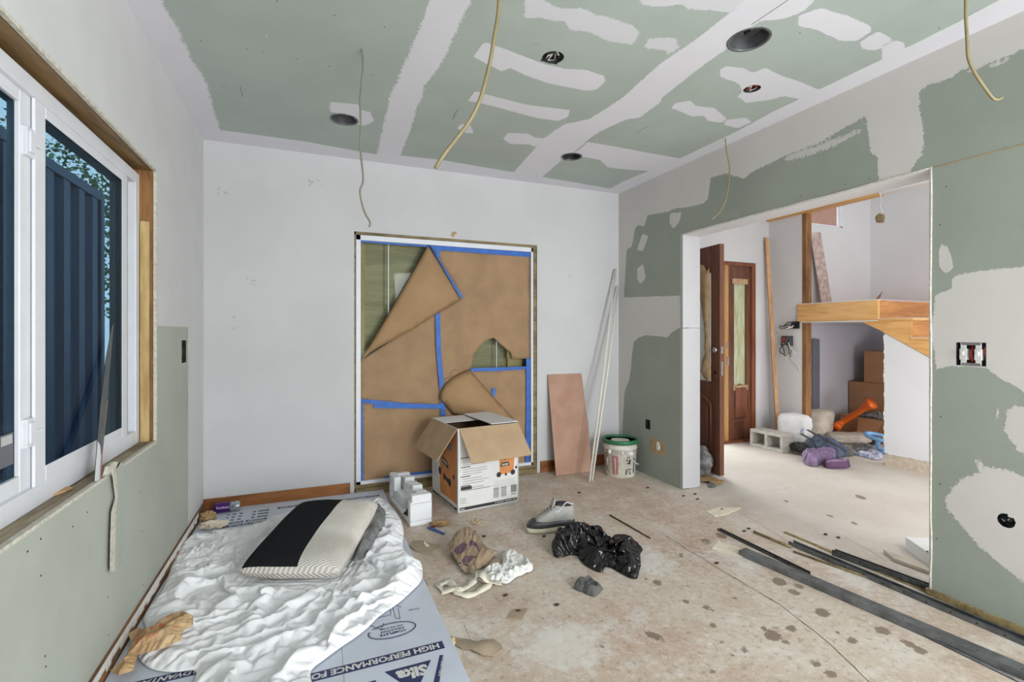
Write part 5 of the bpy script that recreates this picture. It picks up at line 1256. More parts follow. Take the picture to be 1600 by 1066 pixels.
# ceiling cans
labs = ['recessed light can in the ceiling beside a white patch, nearest the window wall', 'small open ceiling box with loose wires between white compound strips',
        'recessed light can in the ceiling nearest the back wall', 'largest recessed light can, silver, near the long white ceiling seam', 'small ragged ceiling hole with red wiring in a white patch']
for i, (x, y, r) in enumerate(cc):
    e = thing('ceiling_light_can' if i in (0, 2, 3) else 'ceiling_box', (x, y, ZC), labs[i], 'ceiling light' if i in (0, 2, 3) else 'electrical box')
    obj('housing', MB().lathe((x, y, ZC), [(r + 0.001, 0.0), (r * 0.98, 0.03), (r * 0.98, 0.14), (0.001, 0.142)], 32, capb=False, capt=False), M['steel' if i in (0, 3) else 'darkmetal'], e, smooth=True)
    if i in (0, 2, 3):
        obj('rim', MB().lathe((x, y, ZC), [(r - 0.004, 0.004), (r - 0.004, -0.002), (r + 0.007, -0.002), (r + 0.008, 0.001)], 32, capb=False, capt=False), M['steel'], e, smooth=True)
        obj('bracket', MB().box(x - r * 0.85, x + r * 0.85, y - 0.012, y + 0.012, ZC + 0.05, ZC + 0.053).box(x - 0.02, x + 0.02, y - r * 0.8, y + r * 0.1, ZC + 0.02, ZC + 0.0505), M['ink'], e)
    else:
        for k in range(5):
            a = k * 1.3 + i; obj('wire', MB().tube([(x + r * 0.5 * math.cos(a), y + r * 0.5 * math.sin(a), ZC + 0.08), (x + r * 0.8 * math.cos(a + 1), y + r * 0.8 * math.sin(a + 1), ZC + 0.012), (x + r * 0.5 * math.cos(a + 2), y + r * 0.7 * math.sin(a + 2), ZC + 0.004), (x, y, ZC + 0.02)], 0.003, 6), M[('cablewhite', 'ink')[k % 2] if i == 1 else ('red', 'cablewhite')[k % 2]], e, smooth=True)

def spl(P, n=6):
    out = []
    P = [Vector(p) for p in P]
    for i in range(len(P) - 1):
        a, b, c, d = P[max(i - 1, 0)], P[i], P[i + 1], P[min(i + 2, len(P) - 1)]
        for k in range(n):
            t = k / n; out.append(0.5 * ((2 * b) + (c - a) * t + (2 * a - 5 * b + 4 * c - d) * t * t + (3 * b - a - 3 * c + d) * t ** 3))
    return out + [P[-1]]
def hang(name, pts, t, r, mat, label, flat=1.0, z0=None):
    P = [DP(x, y, t) for x, y in pts]; P[0] = Vector((P[1].x * 0.3 + P[0].x * 0.7, P[0].y, ZC + 0.01)) if z0 is None else P[0]
    o = obj(name, MB().tube(spl(P), r, 8, flat=flat), M[mat], None, smooth=True, loc=P[0]); return tag(o, label, 'cable')
tA = FPX * (ZC - CAMZ) / (HY - 77)
hang('hanging_cable', [(565, 76), (567, 105), (563, 150), (563.5, 200), (563, 232), (567.5, 280), (562.5, 300), (569, 330), (578, 347), (577, 355)], tA, 0.0045, 'cablegrey', 'thin grey-brown cable hanging straight down from the ceiling left of the door')
hang('hanging_cable', [(782, -45), (779, 15), (772, 60), (765, 100), (752, 150), (735, 187), (712, 218), (695, 240), (680, 263)], FPX * (ZC - CAMZ) / (HY + 45), 0.0075, 'cable', 'thick yellowish cable hanging in a curve at the top centre')
hang('hanging_cable', [(1510, -30), (1509, 20), (1511, 60), (1513, 90), (1522, 112), (1535, 132), (1550, 152), (1558, 156), (1566, 153)], FPX * (ZC - CAMZ) / (HY + 30), 0.0055, 'cable', 'yellowish cable curling down at the upper right by the right wall')
hang('hanging_cable', [(1132, 216), (1136, 240), (1140, 262), (1138, 292), (1133, 315), (1124, 332), (1112, 343)], FPX * (ZC - CAMZ) / (HY - 216) , 0.0045, 'cable', 'thin cable hanging in front of the wall left of the hall opening')

# ================================================================== WINDOW SILL BITS
# long off-cut leaning on the window
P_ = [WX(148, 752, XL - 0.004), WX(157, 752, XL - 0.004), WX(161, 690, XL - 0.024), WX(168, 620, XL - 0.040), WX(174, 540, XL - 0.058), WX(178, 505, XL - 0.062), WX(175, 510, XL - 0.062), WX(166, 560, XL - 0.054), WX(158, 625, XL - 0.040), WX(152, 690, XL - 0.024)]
o = obj('trim_offcut', MB().prism(P_, (-0.003, 0.004, 0)), M['stripshade'], None, loc=P_[0])  # dark colour stands in for shade on the face turned away
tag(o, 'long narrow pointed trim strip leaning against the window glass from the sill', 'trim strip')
obj('white_face', MB().prism([WX(148, 752, XL - 0.0035), WX(155, 752, XL - 0.0035), WX(158, 700, XL - 0.0205), WX(152.5, 690, XL - 0.0235)], (0.0012, 0, 0)), M['vinyl'], o, label='lower end left in its own white')
obj('torn_edge', MB().tube([WX(156.5, 752, XL - 0.002), WX(159, 715, XL - 0.014), WX(161.5, 690, XL - 0.022), WX(168, 625, XL - 0.037)], [0.002, 0.002, 0.0016, 0.001], 6), M['redlabel'], o)
# snapped strip of drywall hooked over the sill edge
sy = [WX(x, y, XL + 0.012) for x, y in [(172, 731), (180, 742), (180, 790), (172, 800), (171, 892), (181, 892), (184, 800), (185, 725), (176, 722)]]
o = obj('drywall_scrap', MB().prism([WX(x, y, XL + 0.003) for x, y in [(172, 738), (175, 745), (179, 778), (173, 800), (171.5, 840), (171, 893), (186, 884), (188, 840), (188, 800), (188, 727), (180, 722)]], (0.012, 0, 0)), M['greenboard'], None, loc=WX(180, 893, XL + 0.01))
tag(o, 'narrow snapped strip of green drywall hanging from the window sill edge', 'drywall scrap')
obj('gypsum_face', MB().prism([WX(x, y, XL + 0.0152) for x, y in [(174, 742), (176, 745), (180, 778), (174, 800), (172.5, 840), (171.5, 893), (179, 893), (180, 840), (180.5, 800), (183, 776), (181, 742), (177, 727)]], (0.0015, 0, 0)), M['gypsum'], o)
obj('folded_end', MB().prism([WX(x, y, XL + 0.003) for x, y in [(160, 744), (164, 730), (172, 722), (182, 723), (178, 731), (170, 735), (166, 742)]], (0.012, 0, 0)), M['gypsum'], o)
o = obj('wood_sliver', MB().prism([FL(x, y, WZ0 + 0.001) for x, y in [(80, 773), (104, 763), (113, 764), (102, 769), (84, 776)]], (0, 0.0, 0.006)), M['pine'], None, loc=FL(95, 770, WZ0)); tag(o, 'small pale wood splinter lying on the dusty window sill', 'wood scrap')

# ================================================================== SHOE
toe, heel = FL(819, 826), FL(898, 829)
toe = FL(822, 832, 0); heel = FL(905, 826, 0)
sd_ = (heel - toe).normalized(); sn = Vector((-sd_.y, sd_.x, 0)); SL = 0.315
shoe = thing('high_top_shoe', toe, 'grey and charcoal high-top sneaker half covered by the black bag', 'shoe')
def loft(secs, mat, name, parent, label=None, cap=True):
    mb = MB(); n = len(secs[0]); vs = [p for s in secs for p in s]
    fs = [(i * n + k, i * n + (k + 1) % n, (i + 1) * n + (k + 1) % n, (i + 1) * n + k) for i in range(len(secs) - 1) for k in range(n)]
    if cap: fs += [tuple(range(n))[::-1], tuple(range((len(secs) - 1) * n, len(secs) * n))]
    return obj(name, mb.add(vs, fs), M[mat], parent, smooth=True, label=label)
def sec(s, w, z0, z1, e=0.5, n=18, lean=0.0):
    out = []
    for k in range(n):
        t = 2 * PI * k / n; c_, s_ = math.cos(t), math.sin(t)
        x = math.copysign(abs(c_) ** e, c_) * w; zc = (z0 + z1) / 2 + math.copysign(abs(s_) ** e, s_) * (z1 - z0) / 2
        out.append(toe + sd_ * (s + lean * zc) + sn * x + Vector((0, 0, zc)))
    return out
loft([sec(0.0, 0.012, 0.012, 0.03), sec(0.01, 0.03, 0.003, 0.036), sec(0.04, 0.046, 0.0, 0.036), sec(0.1, 0.052, 0.0, 0.034), sec(0.17, 0.044, 0.002, 0.038), sec(0.24, 0.04, 0, 0.042), sec(0.3, 0.036, 0, 0.04), sec(0.315, 0.02, 0.006, 0.036)], 'sole', 'sole', shoe, 'cream rubber sole')
loft([sec(0.004, 0.012, 0.028, 0.045), sec(0.02, 0.032, 0.026, 0.066), sec(0.05, 0.045, 0.026, 0.078), sec(0.09, 0.05, 0.026, 0.076), sec(0.14, 0.0475, 0.03, 0.07), sec(0.2, 0.042, 0.032, 0.076), sec(0.27, 0.04, 0.03, 0.078), sec(0.31, 0.028, 0.03, 0.07)], 'shoedark', 'mudguard', shoe, 'charcoal mudguard')
loft([sec(0.06, 0.034, 0.05, 0.085, .7), sec(0.09, 0.042, 0.05, 0.105, .7), sec(0.13, 0.043, 0.05, 0.135, .7, lean=.1), sec(0.17, 0.042, 0.05, 0.165, .7, lean=.12), sec(0.2, 0.042, 0.05, 0.175, .7, lean=.1), sec(0.25, 0.042, 0.05, 0.17, .7), sec(0.29, 0.035, 0.05, 0.165, .7), sec(0.305, 0.022, 0.05, 0.15, .7)], 'shoegrey', 'upper', shoe, 'light grey upper')
loft([sec(0.165, 0.02, 0.16, 0.172, .8, lean=.1), sec(0.2, 0.034, 0.155, 0.180, .8, lean=.1), sec(0.25, 0.034, 0.15, 0.177, .8), sec(0.285, 0.026, 0.15, 0.170, .8)], 'ink', 'collar_lining', shoe, 'black collar lining')
loft([sec(0.145, 0.022, 0.13, 0.16, .8, lean=.1), sec(0.155, 0.026, 0.15, 0.20, .6, lean=.1), sec(0.166, 0.02, 0.16, 0.212, .6, lean=.1)], 'shoegrey', 'tongue', shoe)
lc = MB()
for k in range(6):
    s = 0.08 + k * 0.016; h = 0.103 + k * 0.0125; lc.tube([toe + sd_ * (s + 0.1 * h) + sn * -0.03 + Vector((0, 0, h - 0.012)), toe + sd_ * (s + 0.1 * h) + Vector((0, 0, h + 0.006)), toe + sd_ * (s + 0.1 * h) + sn * 0.03 + Vector((0, 0, h - 0.012))], 0.003, 6)
obj('laces', lc, M['inkgrey'], shoe, smooth=True)
rr_ = spl([toe + sd_ * (s + 0.1 * h) + sn * w + Vector((0, 0, h)) for s, w, h in ((0.155, -0.03, 0.14), (0.175, -0.04, 0.13), (0.2, -0.042, 0.15), (0.23, -0.04, 0.185), (0.27, -0.036, 0.172), (0.29, 0, 0.165))])
obj('collar_trim', MB().tube(rr_, 0.0035, 6), M['vinyl'], shoe, smooth=True)

# ================================================================== BLACK BAG
B = pxs(6.664, 800, 780, [(412, 400), (470, 330), (590, 240), (700, 208), (790, 222), (860, 250), (930, 250), (1010, 310), (1080, 360), (1200, 410), (1300, 450), (1375, 495), (1330, 560), (1345, 640), (1325, 760), (1300, 830), (1200, 800), (1110, 750), (1030, 700), (960, 700), (945, 758), (850, 735), (760, 680), (700, 620), (690, 575), (600, 570), (550, 592), (440, 605), (410, 490)])
zs = [0.03] + [0.08] * 7 + [0.06, 0.05, 0.04, 0.02] + [0.01] * 17
bo = [tuple(FL(x, y, zz_)[:2]) for (x, y), zz_ in zip(B, zs)]
bcn = FL(930, 870, 0.03)
def bagh(x, y, d):
    e = min(1, d / 0.03) ** 0.5
    return 0.003 + e * (0.016 + 0.035 * min(1, d / 0.10) + 0.035 * max(0, nz(x * 5, y * 5, 2) + 0.2) + 0.050 * fline(x, y, 2.4, 5.5, 0.10, 3, 0.3) + 0.032 * fline(x, y, 1.1, 10, 0.12, 7, 0.35) + 0.014 * fline(x, y, 0.3, 22, 0.14, 9, 0.4) + 0.006 * folds(x, y, 1.7, 40, 5, 0.5))
bag0 = lambda x, y, d: 0.004 + min(1, d / 0.05) ** 0.7 * (0.02 + 0.04 * min(1, d / 0.12) + 0.05 * max(0, nz(x * 5, y * 5, 2) + 0.1) + 0.03 * fline(x, y, 2.4, 5.5, 0.2, 3, 0.3)) + 0.006 * nz(x * 40, y * 40)
o = obj('garbage_bag', buckle(sheet(bo, 0.0095, bag0, smooth=1), 0.34, 26, bend=0.03, mass=0.3), M['bagblack'], None, smooth=True, loc=(bcn.x, bcn.y, 0), sub=1, solid=0.0006)
tag(o, 'crumpled glossy black plastic bag lying against the grey sneaker', 'bag')
rg = [tuple(FL(x, y, 0.015)[:2]) for x, y in pxs(6.664, 800, 780, [(635, 905), (700, 818), (740, 825), (800, 803), (880, 860), (950, 915), (900, 960), (860, 993), (780, 970), (740, 945), (690, 930)])]
rc = FL(918, 914, 0.01)
tag(obj('cloth_rag', buckle(sheet(rg, 0.008, lambda x, y, d: 0.004 + min(1, d / 0.02) * (0.02 + 0.02 * fline(x, y, 1.9, 9, 0.2, 4, 0.3)) + 0.004 * nz(x * 50, y * 50), smooth=0), 0.2, 16, bend=1.0), M['greyrag'], None, smooth=True, sub=1, loc=(rc.x, rc.y, 0), solid=0.001), 'small folded dark grey rag on the floor in front of the black bag', 'rag')

# paper bag
PB = pxs(7.105, 630, 800, [(720, 130), (600, 215), (540, 310), (508, 370), (520, 480), (600, 585), (700, 610), (820, 650), (930, 590), (1010, 470), (1058, 408), (960, 350), (880, 250), (800, 170)])
zb = [0.10, 0.08, 0.06, 0.05, 0.02, 0.01, 0.005, 0.005, 0.01, 0.03, 0.05, 0.07, 0.09, 0.1]
po = [tuple(FL(x, y, q)[:2]) for (x, y), q in zip(PB, zb)]
pcn = FL(738, 870, 0.02); pfar = max(p[1] for p in po); pnear = min(p[1] for p in po)
def pbh(x, y, d):
    t = (y - pnear) / (pfar - pnear)
    return 0.006 + 0.075 * t + 0.022 * min(1, d / 0.03) + 0.012 * fline(x, y, 1.5, 5, 0.05, 2, 0.3) + 0.007 * fline(x, y, 0.4, 8, 0.05, 5, 0.5) + 0.008 * nz(x * 9, y * 9)
pbm = sheet(po, 0.0055, pbh, smooth=0)
pb = thing('paper_bag', (pcn.x, pcn.y, 0), 'crumpled brown paper bag with a purple round emblem on the floor', 'bag')
INK = []
def emb(pts):
    Q = []
    for x, y in pxs(7.105, 630, 800, pts):
        zq = 0.05
        for _ in range(12):
            q = FL(x, y, zq); zq = pbh(q.x, q.y, 0.05)
        Q.append((q.x, q.y))
    INK.append(Q)
emb([(560, 410), (660, 345), (685, 335), (640, 400), (618, 470), (590, 445)]); emb([(628, 462), (650, 390), (690, 340), (715, 370), (700, 410), (660, 450), (632, 465)])
emb([(740, 318), (790, 335), (835, 380), (850, 440), (835, 445), (815, 400), (780, 370), (755, 372), (748, 392), (735, 350)]); emb([(640, 500), (700, 482), (760, 497), (830, 480), (790, 515), (740, 528), (680, 522)])
for k in range(5): emb([(862 + 26 * k, 222 + 34 * k), (882 + 26 * k, 228 + 34 * k), (892 + 26 * k, 250 + 34 * k), (876 + 26 * k, 248 + 34 * k)])
ff_ = obj('front_face', pbm, M['bagpaper'], pb, smooth=True, solid=0.0008)
PP = np.array([[v.x, v.y] for v in pbm.v]); at = ff_.data.attributes.new('ink', 'FLOAT', 'POINT')
at.data.foreach_set('value', np.max([sdist(PP, q) for q in INK], 0).astype(np.float32))
obj('back_face', sheet([(cx_ * 0.97 + pcn.x * 0.03, cy_ * 0.97 + pcn.y * 0.03 - 0.004) for cx_, cy_ in po], 0.02, lambda x, y, d: 0.003 + 0.004 * abs(nz(x * 9, y * 9)), smooth=0), M['paperbag'], pb, smooth=True)
obj('rolled_top', crumple(FL(745, 816, 0.09), (0.04, 0.02, 0.022), 1, 2.2, amp=0.7), M['paperbag'], pb)
obj('folded_bottom', MB().add(*(lambda m: (m.v, m.f))(sheet([tuple(FL(x, y, 0.01)[:2]) for x, y in pxs(7.105, 630, 800, [(600, 585), (640, 650), (700, 690), (770, 690), (830, 660), (820, 630), (700, 610)])], 0.01, lambda x, y, d: 0.008 + 0.02 * folds(x, y, 0.4, 18, 3), smooth=0))), M['paperbag'], pb, smooth=True)

# towel and strap
TW = pxs(7.105, 630, 800, [(880, 620), (960, 600), (1070, 575), (1105, 540), (1090, 480), (1100, 435), (1180, 430), (1270, 445), (1340, 500), (1410, 545), (1450, 590), (1430, 630), (1340, 660), (1240, 700), (1170, 768), (1110, 765), (1040, 740), (960, 750), (905, 700)])
to_ = [tuple(FL(x, y, 0.02)[:2]) for x, y in TW]; tcn = FL(800, 885, 0)
tag(obj('white_towel', buckle(sheet(to_, 0.0085, lambda x, y, d: 0.005 + min(1, d / 0.03) * (0.016 + 0.014 * fline(x, y, 0.6, 10, 0.16, 2, 0.2)) + 0.005 * nz(x * 55, y * 55), smooth=1), 0.26, 22, bend=0.01, mass=0.5), M['cloth'], None, smooth=True, loc=(tcn.x, tcn.y, 0), sub=1, solid=0.001), 'small crumpled white towel on the floor right of the paper bag', 'towel')
def ribbon(name, pts, w, mat, parent=None, loc=None, twist=0.3, seed=0, tk=0.0015):
    P = spl([Vector(p) for p in pts], 6); L = []; R = []
    for i, p in enumerate(P):
        d = (P[min(i + 1, len(P) - 1)] - P[max(i - 1, 0)]).normalized(); a = twist * math.sin(i * 0.35 + seed)
        n = d.cross(Vector((0, 0, 1))).normalized(); n = (n * math.cos(a) + Vector((0, 0, 1)) * abs(math.sin(a))).normalized()
        L.append(p - n * w / 2); R.append(p + n * w / 2)
    m = len(P); mb = MB().add(L + R, [(i, m + i, m + i + 1, i + 1) for i in range(m - 1)])
    for v in mb.v: v.z = max(v.z, 0.003)
    return obj(name, mb, M[mat], parent, smooth=True, solid=tk, loc=loc)
q = lambda pts: [FL(630 + x / 7.105, 800 + y / 7.105, zz_) for x, y, zz_ in pts]
stp = thing('fabric_strap', FL(715, 918), 'tangled cream fabric strap lying in front of the paper bag and towel', 'strap')
ribbon('strap_loop', q([(1090, 790, 0.006), (1000, 780, 0.012), (930, 760, 0.03), (880, 700, 0.05), (850, 670, 0.05), (810, 700, 0.04), (790, 760, 0.015), (720, 820, 0.008), (640, 855, 0.02), (560, 850, 0.02), (420, 900, 0.004)]), 0.035, 'strap', stp, seed=1)
ribbon('strap_loop', q([(900, 690, 0.03), (955, 760, 0.02), (930, 830, 0.008), (820, 890, 0.006), (720, 925, 0.01), (600, 890, 0.015), (560, 830, 0.02), (500, 770, 0.02), (400, 820, 0.006), (470, 890, 0.008)]), 0.035, 'strap', stp, seed=3, twist=0.5)
ribbon('strap_loop', q([(860, 740, 0.02), (960, 780, 0.02), (1090, 800, 0.006)]), 0.04, 'strap', stp, seed=2)

# flat scraps
def scrap(name, pts, mat, label, cat, s=None, tk=0.004, zlift=0.0, curl=0.01, seed=0, res=0.015):
    P = [tuple(FL(x, y, zlift + tk)[:2]) for x, y in pts]; c = Vector((sum(p[0] for p in P) / len(P), sum(p[1] for p in P) / len(P), zlift))
    o = obj(name, sheet(P, res, lambda x, y, d: zlift + tk * 0.6 + max(0, curl * nz(x * 8 + seed, y * 8)) + 0.0008, smooth=0), M[mat], None, solid=tk, loc=c); return tag(o, label, cat)
z7 = lambda pts: pxs(7.105, 630, 800, pts); z3 = lambda pts: pxs(3.27, 600, 740, pts)
scrap('cardboard_scrap', z7([(65, 380), (110, 320), (230, 320), (300, 350), (405, 365), (310, 458), (200, 450), (120, 425)]), 'paperbag', 'flat light brown cardboard scrap beside the foam board edge, left of the paper bag', 'scrap')
scrap('gum_tissue', z7([(225, 350), (235, 330), (285, 365), (290, 385), (250, 385)]), 'cream', 'tiny white tissue lying on the brown cardboard scrap', 'tissue', tk=0.002, zlift=0.006, curl=0.02, res=0.006)
o = obj('shredded_twine', crumple(FL(688, 818, 0.012), (0.06, 0.03, 0.014), 1, 7.7, amp=1.0), M['tan'], None, loc=FL(688, 818)); tag(o, 'tangle of tan shredded packing twine beside the foam packing block', 'twine')
scrap('plastic_wrapper', z7([(262, 188), (280, 170), (370, 195), (468, 240), (440, 258), (350, 225)]), 'bluelabel', 'small blue and white plastic wrapper near the packing twine', 'wrapper', tk=0.001, curl=0.01, res=0.01)
scrap('candy_wrapper', z7([(300, 150), (335, 138), (370, 165), (350, 182), (310, 172)]), 'red', 'tiny red wrapper scrap beside the packing twine', 'wrapper', tk=0.001, curl=0.01, res=0.01)
scrap('cardboard_scrap', z3([(632, 738), (660, 695), (735, 690), (705, 748)]), 'paperbag', 'small square brown cardboard scrap alone in the middle of the floor', 'scrap')
scrap('cardboard_strip', z3([(355, 875), (362, 838), (430, 848), (480, 872), (560, 848), (600, 875), (608, 905), (560, 935), (500, 930), (440, 905), (400, 900)]), 'paperbag', 'torn brown cardboard strip at the front near the foam board corner', 'scrap', curl=0.02)
o = obj('foam_crumb', crumple(FL(704, 1010, 0.01), (0.016, 0.01, 0.008), 1, 2), M['eps'], None, loc=FL(704, 1010)); tag(o, 'white foam crumb beside the foam board edge', 'crumb')
def rod(name, a, b, r, mat, label, cat='rod', z=None, bend=0.0):
    p, q_ = FL(*a, r), FL(*b, r); m = p.lerp(q_, 0.5) + Vector((bend, 0, 0)); return tag(obj(name, MB().tube([p, m, q_], r, 8), M[mat], None, smooth=True, loc=p), label, cat)
rod('metal_rod', (953, 805), (1016, 841), 0.005, 'dirt', 'thin rusty brown rod on the floor right of the black bag')
rod('wood_splinter', (884, 805), (897, 816), 0.004, 'pine', 'thin wood splinter sticking out behind the shoe', 'wood scrap')
scrap('drywall_scrap', c3([(125, 290), (180, 270), (285, 272), (230, 300), (165, 312)]), 'cream', 'flat off-white drywall scrap on the floor in front of the hall opening', 'scrap')
scrap('drywall_scrap', c3([(152, 460), (180, 425), (260, 450), (330, 500), (250, 490), (180, 472)]), 'cream', 'thin pale drywall scrap beside the far ends of the metal tracks', 'scrap', tk=0.002)
for i, (x, y) in enumerate([(1086, 772), (1128, 796), (1163, 830), (1170, 826), (1090, 690 + 90), (1310, 840), (1290, 835), (905, 770), (1012, 762), (1068, 775), (850, 838), (756, 838), (1120, 880), (790, 930), (810, 955), (870, 945)]):
    c = crumple(FL(x, y, 0.004), (0.012, 0.007, 0.005), 1, i * 1.7, amp=0.6)
    o = obj('debris_chip', c, M['dirt'], None, loc=FL(x, y)); tag(o, 'tiny dark chip of rubble on the dusty floor', 'debris', 'rubble chips on the floor')

# ================================================================== METAL TRACKS
def track(a, b, w, h, label, mat='steel', name='metal_stud', side=1, zo=0.001, lip=True, holes=True):
    p, q_ = FL(*a), FL(*b); d = (q_ - p); L = d.length; d.normalize(); n = Vector((d.y, -d.x, 0)) * side; t = 0.0018
    o = p + Vector((0, 0, zo)); mb = MB()
    mb.obox(o, d * L, n * w, (0, 0, t)); mb.obox(o, d * L, n * t, (0, 0, h)); mb.obox(o + n * (w - t), d * L, n * t, (0, 0, h))
    if lip: mb.obox(o + Vector((0, 0, h - t)), d * L, n * 0.008, (0, 0, t)); mb.obox(o + n * (w - 0.008) + Vector((0, 0, h - t)), d * L, n * 0.008, (0, 0, t))
    e = thing(name, p, label, 'metal stud'); obj('channel', mb, M[mat], e)
    if holes:
        hb = MB(); k = 0.05
        while k < L - 0.03: hb.lathe(o + d * k + n * (w * 0.5) + Vector((0, 0, t)), [(0.004, 0), (0.004, 0.0006)], 8); hb.lathe(o + d * k - n * 0.0004 + Vector((0, 0, h * 0.5)), [(0.0035, 0), (0.0035, -0.0006)], 8, n); k += 0.09
        h_ = obj('punched_hole', hb, M['black'], e); h_['kind'] = 'stuff'
    return e
def flipstud(a, b, w, h, label, side=1, zo=0.001, mat='steel'):      # channel lying on its open side: solid back up
    p, q_ = FL(*a), FL(*b); d = (q_ - p); L = d.length; d.normalize(); n = Vector((d.y, -d.x, 0)) * side; t = 0.002
    o = p + Vector((0, 0, zo)); mb = MB()
    mb.obox(o + Vector((0, 0, h - t)), d * L, n * w, (0, 0, t)); mb.obox(o, d * L, n * t, (0, 0, h)); mb.obox(o + n * (w - t), d * L, n * t, (0, 0, h))
    e = thing('metal_stud', p, label, 'metal stud'); obj('channel', mb, M[mat], e, bevel=0.001)
    hb = MB(); k = 0.04
    while k < L - 0.03: hb.lathe(o + d * k + n * (w * 0.3) + Vector((0, 0, h)), [(0.003, 0), (0.003, 0.0006)], 8); k += 0.12
    h_ = obj('screw_hole', hb, M['black'], e); h_['kind'] = 'stuff'; return e
flipstud((1154, 868), (1640, 1082), 0.066, 0.028, 'widest dark grey steel channel running diagonally across the floor at the right', -1)
track((1121, 829), (1262, 899), 0.02, 0.014, 'short narrow dark channel end beside the wide steel channel', 'darkmetal', side=-1, lip=False)
track((1232, 852), (1660, 1036), 0.045, 0.022, 'dark steel track lying along the hall threshold', side=-1)
track((1300, 868), (1700, 1020), 0.032, 0.03, 'second steel track against the base of the right wall', side=-1, mat='darkmetal')
rod('wood_strip', (1178, 831), (1236, 855), 0.008, 'khaki', 'short yellowish wood strip at the far end of the threshold track', 'wood scrap')
rod('metal_rod', (1258, 903), (1620, 1078), 0.005, 'darkmetal', 'long thin dark rod lying just in front of the wide steel channel')
rod('wood_strip', (1240, 862), (1420, 925), 0.006, 'khaki', 'long thin wood strip alongside the threshold track', 'wood scrap')
th = struct(obj('trim_threshold', MB().box(XR - 0.015, XR + 0.012, YREAR, OY0 + 0.02, 0, 0.03).box(XR - 0.004, XR + 0.02, OY0 + 0.02, OY1 - 0.9, 0, 0.006), M['khaki'], bevel=0.002))
tr = MB(); random.seed(4)
for i in range(26):
    yy_ = 0.3 + i * 0.045; tr.box(XR - 0.028, XR + 0.0, yy_, yy_ + 0.045, 0.03, 0.031 + random.uniform(0, 0.008))
# ================================================================== HALL: front door
d1 = sroot('door_1', (3.39, YF, 0))
Pf = FL(1131.5, 745.6)                          # free corner of the open leaf, near the camera
hinge = Vector((3.405, YF - 0.03, 0)); free = Vector((Pf.x - 0.0, Pf.y, 0))
dd = (free - hinge); LW = dd.length; dd.normalize(); dn_ = Vector((dd.y, -dd.x, 0))
if dn_.x > 0: dn_ = -dn_
LHt = 2.02
def dl_(s, z, off=0.0): return hinge + dd * s + dn_ * off + Vector((0, 0, z))
TK = 0.044
leaf = obj('door_leaf', MB().obox(dl_(0, 0.012), dd * LW, dn_ * TK, (0, 0, LHt - 0.012)), M['doorwood'], d1, bevel=0.002)
def dpanel(pts, name, mat, off0, th, lab=None): return obj(name, MB().prism([dl_(s, z, TK + off0) for s, z in pts], dn_ * th), M[mat], leaf, bevel=0.004 if th > 0.004 else 0, label=lab)
gx0, gx1 = LW - 0.70, LW - 0.115
arch = [(gx0, 0.22)] + [(gx0, 0.62)] + [(gx0 + (gx1 - gx0) * k / 8, 0.62 + 0.10 * math.sin(PI * k / 8) ** 0.8) for k in range(1, 8)] + [(gx1, 0.62), (gx1, 0.22)]
def ringpath(pts, r, name, mat='doorjamb'):
    P = [dl_(s, z, TK + 0.002) for s, z in pts]; return obj(name, MB().tube(P + [P[0]], r, 6), M[mat], leaf, smooth=True)
ringpath(arch, 0.010, 'panel_moulding')
dpanel([(s * 0.86 + (gx0 + gx1) / 2 * 0.14, z * 0.84 + 0.43 * 0.16) for s, z in arch], 'raised_panel', 'doorwood', 0.0, 0.008)
dpanel([(gx0 + 0.03, 0.82), (gx1, 0.82), (gx1, 1.78), (gx0 + 0.03, 1.78)], 'door_light', 'winpaper', 0.0, 0.004, 'white papered glass light')
# torn tan paper round the light
tpts = [(LW - 0.20, 1.86), (LW - 0.16, 1.80), (LW - 0.128, 1.83), (LW - 0.12, 1.6), (LW - 0.135, 1.3), (LW - 0.12, 1.0), (LW - 0.10, 0.86), (LW - 0.15, 0.80), (LW - 0.2, 0.84), (LW - 0.25, 0.9), (LW - 0.2, 1.05), (LW - 0.19, 1.3), (LW - 0.25, 1.55), (LW - 0.32, 1.68), (LW - 0.45, 1.74), (LW - 0.45, 1.86), (LW - 0.3, 1.88)]
P2 = [(s, z) for s, z in tpts]
obj('torn_paper', sheet(P2, 0.03, lambda s, z, d: 0.006 + 0.02 * min(1, d / 0.03) + 0.012 * nz(s * 16, z * 8), lambda s, z, h: dl_(s, z, TK + h), smooth=0), M['papertan'], leaf, smooth=True, solid=0.0006)
obj('deadbolt', MB().lathe(dl_(LW - 0.06, ZH(dl_(LW - 0.06, 0), 547), TK), [(0.028, 0), (0.028, 0.008), (0.02, 0.02), (0.0, 0.022)], 20, dn_), M['chrome'], leaf, smooth=True)
zb_ = ZH(dl_(LW, 0), 547)
obj('latch_plate', MB().obox(dl_(LW + 0.001, zb_ - 0.03, 0.011), dd * 0.002, dn_ * 0.024, (0, 0, 0.06)).obox(dl_(LW + 0.001, zb_ - 0.22, 0.014), dd * 0.002, dn_ * 0.018, (0, 0, 0.12)), M['chrome'], leaf)
obj('knob_hole', MB().lathe(dl_(LW - 0.06, zb_ - 0.2, TK), [(0.016, 0), (0.016, 0.001)], 12, dn_).lathe(dl_(LW - 0.06, zb_ - 0.27, TK), [(0.008, 0), (0.008, 0.001)], 12, dn_), M['black'], leaf)
